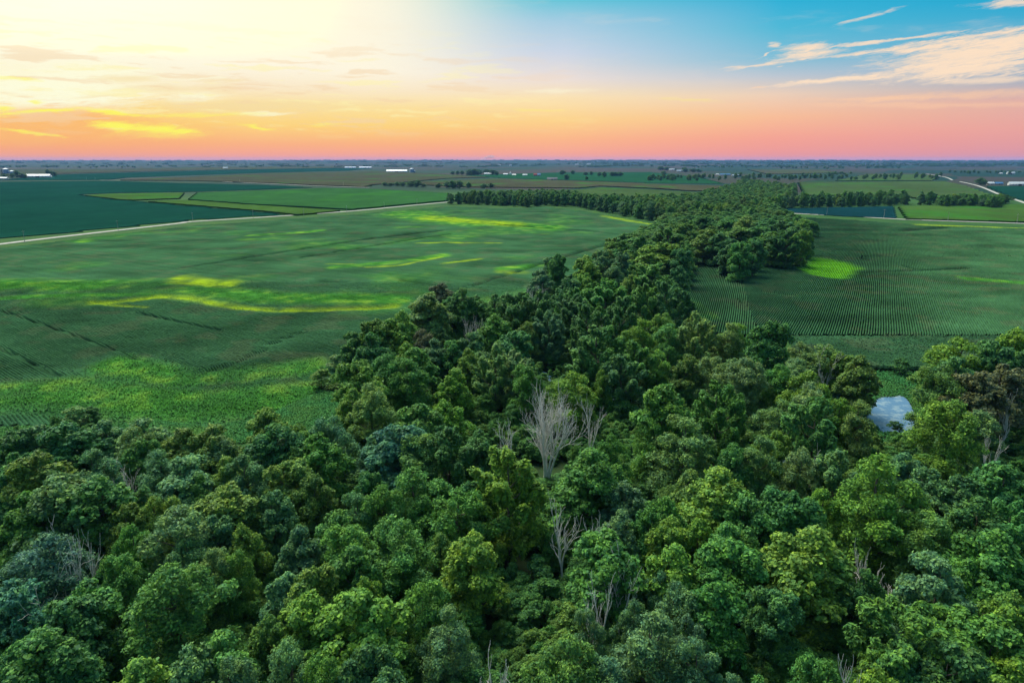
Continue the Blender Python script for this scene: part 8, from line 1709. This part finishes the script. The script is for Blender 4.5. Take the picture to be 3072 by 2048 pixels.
# ---- dead trees
def dead_mesh(seed, H, R, lean, kind):
    r = np.random.RandomState(seed); segs = []
    def grow(p, d, L, rad_, lvl, maxl):
        n = 4 if lvl < 2 else 3
        q = p
        for i in range(n):
            d = unit(d + r.normal(0, 0.12 + 0.05 * lvl, 3) + np.array([0, 0, 0.10]))
            q2 = q + d * L / n
            ra, rb = rad_ * (1 - 0.6 * i / n), rad_ * (1 - 0.6 * (i + 1) / n)
            segs.append((*q, *q2, ra, rb))
            if lvl < maxl and (i >= 1 or lvl > 0):
                for _ in range(r.randint(1, 3)):
                    dd = unit(d * 0.85 + unit(r.normal(0, 1, 3)) * 0.62 + np.array([0, 0, 0.22]))
                    grow(q2, dd, L * r.uniform(0.38, 0.6), rb * 0.55 + 0.012, lvl + 1, maxl)
            q = q2
    if kind == 'L':
        for i in range(7):
            a = i * 0.9 + r.uniform(-0.3, 0.3); s = 0.05 + 0.20 * r.rand()
            d = unit(np.array([math.cos(a) * s, math.sin(a) * s, 1.0]))
            grow(np.array([0.35 * math.cos(a), 0.35 * math.sin(a), -0.3]), d, H * r.uniform(0.72, 0.95), 0.34, 0, 3)
    else:
        st = H * (0.30 if kind == 'M' else 0.38)
        top = np.array([lean * 0.35, r.normal(0, 0.3), st])
        segs.append((0, 0, -0.3, *top, 0.26, 0.20))
        nb = 3 if kind == 'M' else 4
        for i in range(nb):
            a = i * 6.283 / nb + r.uniform(-0.4, 0.4); s = 0.35 + 0.3 * r.rand()
            d = unit(np.array([math.cos(a) * s + lean / H, math.sin(a) * s, 1.0]))
            grow(top, d, (H - st) * r.uniform(0.75, 1.0), 0.16, 1, 3)
    S = np.array(segs)
    S[:, 6:8] = np.maximum(S[:, 6:8], 0.022)
    # fit height and spread
    P = np.concatenate([S[:, 0:3], S[:, 3:6]])
    kz = H / P[:, 2].max(); w = np.percentile(np.abs(P[:, 0] - lean * 0.5 * np.clip(P[:, 2] / H, 0, 1)), 97)
    if kind == 'L': w *= 0.9
    kx = np.clip(R / max(w, 0.1), 0.3, 1.9)
    for o in (0, 3):
        S[:, o] *= kx; S[:, o + 1] *= kx; S[:, o + 2] *= kz
    main = S[:, 6] > 0.085
    return S[main], S[~main]
for i, (k, x, y, h, rr_, lean, label) in enumerate(DEAD):
    m_, tw = dead_mesh(40 + i, h, rr_ * (0.9 if k == 'L' else 0.9), lean, k)
    mat = RUSTWOOD if 'reddish' in label else DEADWOOD
    t = empty('dead_tree', (x, y, 0))
    V, F = tubes(m_, 6); obj('trunk', mesh_np('dead_trunk', V, F, 4, smooth=True), mat, t)
    V, F = tubes(tw, 4); obj('branches', mesh_np('dead_branches', V, F, 4), mat, t)
    tag(t, label, 'dead tree', 'dead trees of the creek wood')

# ---- fallen log in the shade near the bottom of the wood
t = empty('fallen_log', (8.0, 96.0, 0.25))
seg = [(-4.5, -2.6, 0.1, -1.5, -0.9, 0.35, 0.30, 0.27), (-1.5, -0.9, 0.35, 2.0, 1.0, 0.5, 0.27, 0.22), (2.0, 1.0, 0.5, 5.0, 3.0, 0.9, 0.22, 0.14)]
V, F = tubes(seg, 7); obj('trunk', mesh_np('log_trunk', V, F, 4, smooth=True), DEADWOOD, t)
V, F = tubes([(1.0, 0.5, 0.5, 3.2, 0.2, 1.5, 0.10, 0.04), (3, 1.6, 0.6, 4.6, 3.4, 1.9, 0.09, 0.03), (2.6, 1.3, 0.6, 2.2, 2.9, 1.2, 0.08, 0.03)], 5)
obj('branch', mesh_np('log_branch', V, F, 4), DEADWOOD, t)
tag(t, 'pale fallen log lying in the dark undergrowth near the bottom', 'log')

# ---- masses nobody could count: undergrowth below the trees, and the woods beyond
def source(name, me):
    o = bpy.data.objects.new(name, me); o.material_slots[0].link = 'OBJECT'; o.material_slots[0].material = LEAF_WILD
    return o
def scatter_object(name, pts, sources, label, cat=None):
    """pts: x y z sx sz rot index"""
    sub = bpy.data.collections.new(name + '_sources')
    for i, me in enumerate(sources): sub.objects.link(source('%s_%02d' % (name, i), me))
    P = np.array(pts, dtype=np.float32)
    me = bpy.data.meshes.new(name); me.vertices.add(len(P)); me.vertices.foreach_set('co', P[:, :3].ravel())
    a = me.attributes.new('size', 'FLOAT_VECTOR', 'POINT'); a.data.foreach_set('vector', np.stack([P[:, 3], P[:, 3], P[:, 4]], 1).ravel())
    a = me.attributes.new('turn', 'FLOAT_VECTOR', 'POINT'); a.data.foreach_set('vector', np.stack([0 * P[:, 5], 0 * P[:, 5], P[:, 5]], 1).ravel())
    a = me.attributes.new('pick', 'INT', 'POINT'); a.data.foreach_set('value', P[:, 6].astype(np.int32))
    me.update()
    o = obj(name, me)
    ng = bpy.data.node_groups.new(name, 'GeometryNodeTree')
    ng.interface.new_socket('Geometry', in_out='INPUT', socket_type='NodeSocketGeometry'); ng.interface.new_socket('Geometry', in_out='OUTPUT', socket_type='NodeSocketGeometry')
    gi, go = ng.nodes.new('NodeGroupInput'), ng.nodes.new('NodeGroupOutput')
    ci = ng.nodes.new('GeometryNodeCollectionInfo'); ci.inputs['Collection'].default_value = sub
    ci.inputs['Separate Children'].default_value = True; ci.inputs['Reset Children'].default_value = True
    ip = ng.nodes.new('GeometryNodeInstanceOnPoints'); ip.inputs['Pick Instance'].default_value = True
    def na(n, typ):
        q = ng.nodes.new('GeometryNodeInputNamedAttribute'); q.data_type = typ; q.inputs['Name'].default_value = n; return q.outputs['Attribute']
    ng.links.new(gi.outputs[0], ip.inputs['Points']); ng.links.new(ci.outputs[0], ip.inputs['Instance'])
    ng.links.new(na('pick', 'INT'), ip.inputs['Instance Index']); ng.links.new(na('turn', 'FLOAT_VECTOR'), ip.inputs['Rotation']); ng.links.new(na('size', 'FLOAT_VECTOR'), ip.inputs['Scale'])
    ng.links.new(ip.outputs[0], go.inputs[0])
    md = o.modifiers.new('scatter', 'NODES'); md.node_group = ng
    return tag(o, label, cat, kind='stuff')

pond = np.array(POND); pc_ = pond.mean(0); creek = np.array(CREEK)
def near_water(x, y):
    if inside(np.array([x]), np.array([y]), CLEARING)[0]: return True
    if math.hypot((x - pc_[0]) / 9, (y - pc_[1]) / 15) < 1: return True
    for a, b in zip(creek[:-1], creek[1:]):
        d = b - a; t_ = np.clip(((x - a[0]) * d[0] + (y - a[1]) * d[1]) / (d @ d), 0, 1)
        if math.hypot(x - a[0] - d[0] * t_, y - a[1] - d[1] * t_) < 4: return True
    return False
pts = []
for form, tone, x, y, h, rr_, label in TREES:
    if form == 'S': continue
    for k in range(5 if y < 300 else 4):
        a = rng.uniform(0, 6.283); q = rr_ * rng.uniform(0.5, 1.25) + 0.8
        bx_, by_ = x + q * math.cos(a), y + q * math.sin(a)
        if near_water(bx_, by_): continue
        if inside(np.array([bx_]), np.array([by_]), FIELD_LEFT)[0] or inside(np.array([bx_]), np.array([by_]), HEADLAND)[0] or inside(np.array([bx_]), np.array([by_]), FIELD_RIGHT)[0]: continue
        hh = rng.uniform(3, 9.5)
        pts.append((bx_, by_, 0, rng.uniform(1.8, 3.6) / RT, hh / HT, rng.uniform(0, 6.28), rng.randrange(5)))
for _ in range(16000):
    by_ = rng.uniform(62, 330); bx_ = rng.uniform(-0.8, 0.8) * (by_ + 20)
    dd = np.hypot(treexy[:, 0] - bx_, treexy[:, 1] - by_) - treer
    if not (0.2 < dd.min() < 13) or near_water(bx_, by_): continue
    if any(inside(np.array([bx_]), np.array([by_]), p)[0] for p in (FIELD_LEFT, FIELD_RIGHT, HEADLAND)): continue
    if any(abs(bx_ - q[0]) < q[2] and abs(by_ - q[1]) < q[3] for q in MEADOWS) and dd.min() > 1.5: continue
    hh = rng.uniform(2.0, 6.5)
    if math.hypot(bx_ - 8, by_ - 143) < 14: hh = rng.uniform(1.6, 3.4)
    pts.append((bx_, by_, 0, rng.uniform(1.4, 2.8) / RT, hh / HT, rng.uniform(0, 6.28), rng.randrange(5)))
scatter_object('undergrowth', pts, [PROTO['S'][0][0], PROTO['S'][1][0], PROTO['S'][2][0], PROTO['O'][0][0], PROTO['W'][0][0]], 'dark leafy undergrowth filling the gaps between the trees')

pts = []
for e in WOOD.split(';'):
    x, y, h, rr_ = (float(v) for v in e.split(','))
    pts.append((x, y, -0.2 * h, 1.3 * rr_ / RT, 1.15 * h / HT, rng.uniform(0, 6.28), rng.randrange(4)))
for x0, x1, y0, y1, n, hh in FAR_ROWS:
    for _ in range(n):
        f = rng.random(); yy = y0 + (y1 - y0) * rng.random()
        xx = (x0 + (x1 - x0) * f) * yy / y0
        pts.append((xx, yy, float(ground_z(np.array(xx), np.array(yy))), rng.uniform(6, 9) * (1 if y0 < 4000 else 1.6) / RT, hh * rng.uniform(0.7, 1.1) / HT, rng.uniform(0, 6.28), rng.randrange(4)))
for _ in range(1500):
    yy = 7500 * (25000 / 7500) ** rng.random(); xx = (rng.uniform(-1.05, 1.05) if rng.random() < 0.55 else rng.uniform(0.1, 1.05)) * yy
    a_ = GRID if rng.random() < 0.4 else GRID + math.pi / 2
    for j in range(rng.randint(2, 9)):
        px, py = xx + math.sin(a_) * j * 17, yy + math.cos(a_) * j * 17
        pts.append((px, py, float(ground_z(np.array(px), np.array(py))) - 0.5, rng.uniform(9, 19) / RT, rng.uniform(9, 19) / HT, rng.uniform(0, 6.28), rng.randrange(4)))
scatter_object('far_woodland', pts, [PROTO['O'][1][0], PROTO['O'][2][0], PROTO['B'][0][0], PROTO['B'][1][0]], 'distant dark woods and hedgerows fading into blue haze')

# ------------------------------------------------------------------ utility poles
def pole(x, y, rz, label, group):
    t = empty('utility_pole', (x, y, 0), rz)
    V, F = tubes([(0, 0, -0.5, 0, 0, 11.5, 0.24, 0.15)], 8); obj('post', mesh_np('pole_post', V, F, 4, smooth=True), POLE_WOOD, t)
    V, F = boxes([(-1.2, 1.2, -0.08, 0.08, 10.4, 10.6)]); obj('crossarm', mesh_np('pole_crossarm', V, F), POLE_WOOD, t)
    for q in (-1.0, 0.0, 1.0):
        z0 = 10.62 if q else 11.5
        V, F = tubes([(q, 0, z0, q, 0, z0 + 0.3, 0.07, 0.05)], 6); obj('insulator', mesh_np('insulator', V, F), PORCELAIN, t)
    tag(t, label, 'utility pole', group)
NTH = 'first second third fourth fifth sixth seventh eighth ninth'.split()
for i, (x, y) in enumerate(POLES_LEFT): pole(x, y, rad(57), NTH[i] + ' utility pole from left along the big corn field road', 'utility poles')
for i, (x, y) in enumerate(POLES_RIGHT): pole(x, y, rad(-33), NTH[i] + ' utility pole from left along the striped corn field road', 'utility poles')
for i, (x, y) in enumerate(POLES_FAR): pole(x, y, rad(57), NTH[i] + ' utility pole from left along the thin far road', 'utility poles')

# ------------------------------------------------------------------ farm buildings
def building(kind, colr, x, y, w, h, label):
    names = {'shed': 'farm_shed', 'house': 'farmhouse', 'bin': 'grain_bin', 'elevator': 'grain_tower'}
    t = empty(names[kind], (x, y, float(ground_z(np.array(float(x)), np.array(float(y))))), rad(rng.uniform(-8, 8)))
    wall, roof = WALLS[colr], ROOFS[colr]
    if kind in ('shed', 'house'):
        dp = min(w * 0.8, max(w * 0.22, 11)); hw = h * (0.55 if kind == 'shed' else 0.5)
        V, F = boxes([(-w / 2, w / 2, -dp / 2, dp / 2, -0.3, hw)]); obj('wall', mesh_np('wall', V, F), wall, t)
        ov = 0.5
        me = bpy.data.meshes.new('roof')
        a, b, zt = w / 2 + ov, dp / 2 + ov, h
        me.from_pydata([(-a, -b, hw - 0.2), (a, -b, hw - 0.2), (a, b, hw - 0.2), (-a, b, hw - 0.2), (-a, 0, zt), (a, 0, zt)], [], [(0, 1, 5, 4), (2, 3, 4, 5), (0, 4, 3), (1, 2, 5), (0, 3, 2, 1)]); me.update()
        ro = obj('roof', me, roof, t)
        if kind == 'house':
            V, F = boxes([(w * 0.2, w * 0.2 + 1.0, -0.5, 0.5, zt - 1.2, zt + 1.0)]); obj('chimney', mesh_np('chimney', V, F), WALLS['red'], ro)
        V, F = boxes([(-w * 0.08, w * 0.08, -dp / 2 - 0.06, -dp / 2 + 0.1, 0, hw * 0.8)]); obj('door', mesh_np('door', V, F), DARK_DOOR, t)
        for q in (-0.35, -0.2, 0.2, 0.35):
            V, F = boxes([(w * q - 0.8, w * q + 0.8, -dp / 2 - 0.05, -dp / 2 + 0.1, hw * 0.4, hw * 0.75)]); obj('window', mesh_np('window', V, F), DARK_DOOR, t)
    else:
        rr_ = w / 2; hw = h * 0.8
        V, F = tubes([(0, 0, -0.3, 0, 0, hw, rr_, rr_)], 20 if kind == 'bin' else 4); obj('wall', mesh_np('wall', V, F, 4, smooth=kind == 'bin'), wall, t)
        V, F = tubes([(0, 0, hw, 0, 0, h, rr_ * 1.03, rr_ * 0.12)], 20 if kind == 'bin' else 4); obj('roof', mesh_np('roof', V, F, 4, smooth=kind == 'bin'), roof, t)
        V, F = tubes([(0, 0, h, 0, 0, h + h * 0.06, rr_ * 0.12, rr_ * 0.12)], 8); obj('vent', mesh_np('vent', V, F), roof, t)
        if kind == 'elevator':
            V, F = boxes([(rr_ * 1.0, rr_ * 1.7, -rr_ * 0.5, rr_ * 0.5, 0, h * 0.45)]); obj('annex', mesh_np('annex', V, F), wall, t)
    tag(t, label, {'shed': 'shed', 'house': 'house', 'bin': 'grain bin', 'elevator': 'tower'}[kind], 'far farm buildings')
for b in BUILDINGS: building(*b)

# ------------------------------------------------------------------ smoke on the horizon
SMOKE, N = new_mat('smoke')
pv = N.n('ShaderNodeVolumePrincipled'); pv.inputs['Color'].default_value = (0.7, 0.62, 0.72, 1); pv.inputs['Density'].default_value = 0.014
o_ = N.n('ShaderNodeOutputMaterial'); N.t.links.new(pv.outputs[0], o_.inputs['Volume'])
me = bpy.data.meshes.new('smoke')
import bmesh
bm = bmesh.new()
from mathutils import Matrix
for i in range(14):
    f = i / 13
    s = 8 + 30 * f
    bmesh.ops.create_icosphere(bm, subdivisions=2, radius=1.0, matrix=Matrix.Translation((200 * f + rng.uniform(-15, 15) * f, rng.uniform(-20, 20) * f, 58 + 62 * f ** 0.7 + rng.uniform(-10, 10) * f)) @ Matrix.Diagonal((s * 1.3, s, s * 0.6, 1)))
bm.to_mesh(me); bm.free()
sm = obj('smoke_plume', me, SMOKE); sm.location = (-480, 9800, 0)
tag(sm, 'thin grey smoke plume drifting on the horizon', 'smoke', kind='stuff')

# ------------------------------------------------------------------ haze
HAZE, N = new_mat('haze')
pv = N.n('ShaderNodeVolumePrincipled'); pv.inputs['Color'].default_value = HAZE_COLOR; pv.inputs['Density'].default_value = HAZE_DENSITY
o_ = N.n('ShaderNodeOutputMaterial'); N.t.links.new(pv.outputs[0], o_.inputs['Volume'])
V, F = boxes([(-27500, 27500, -27500, 27500, -1.5, 142)])
tag(obj('haze', mesh_np('haze', V, F), HAZE), 'pale blue evening haze over the plain', kind='stuff')
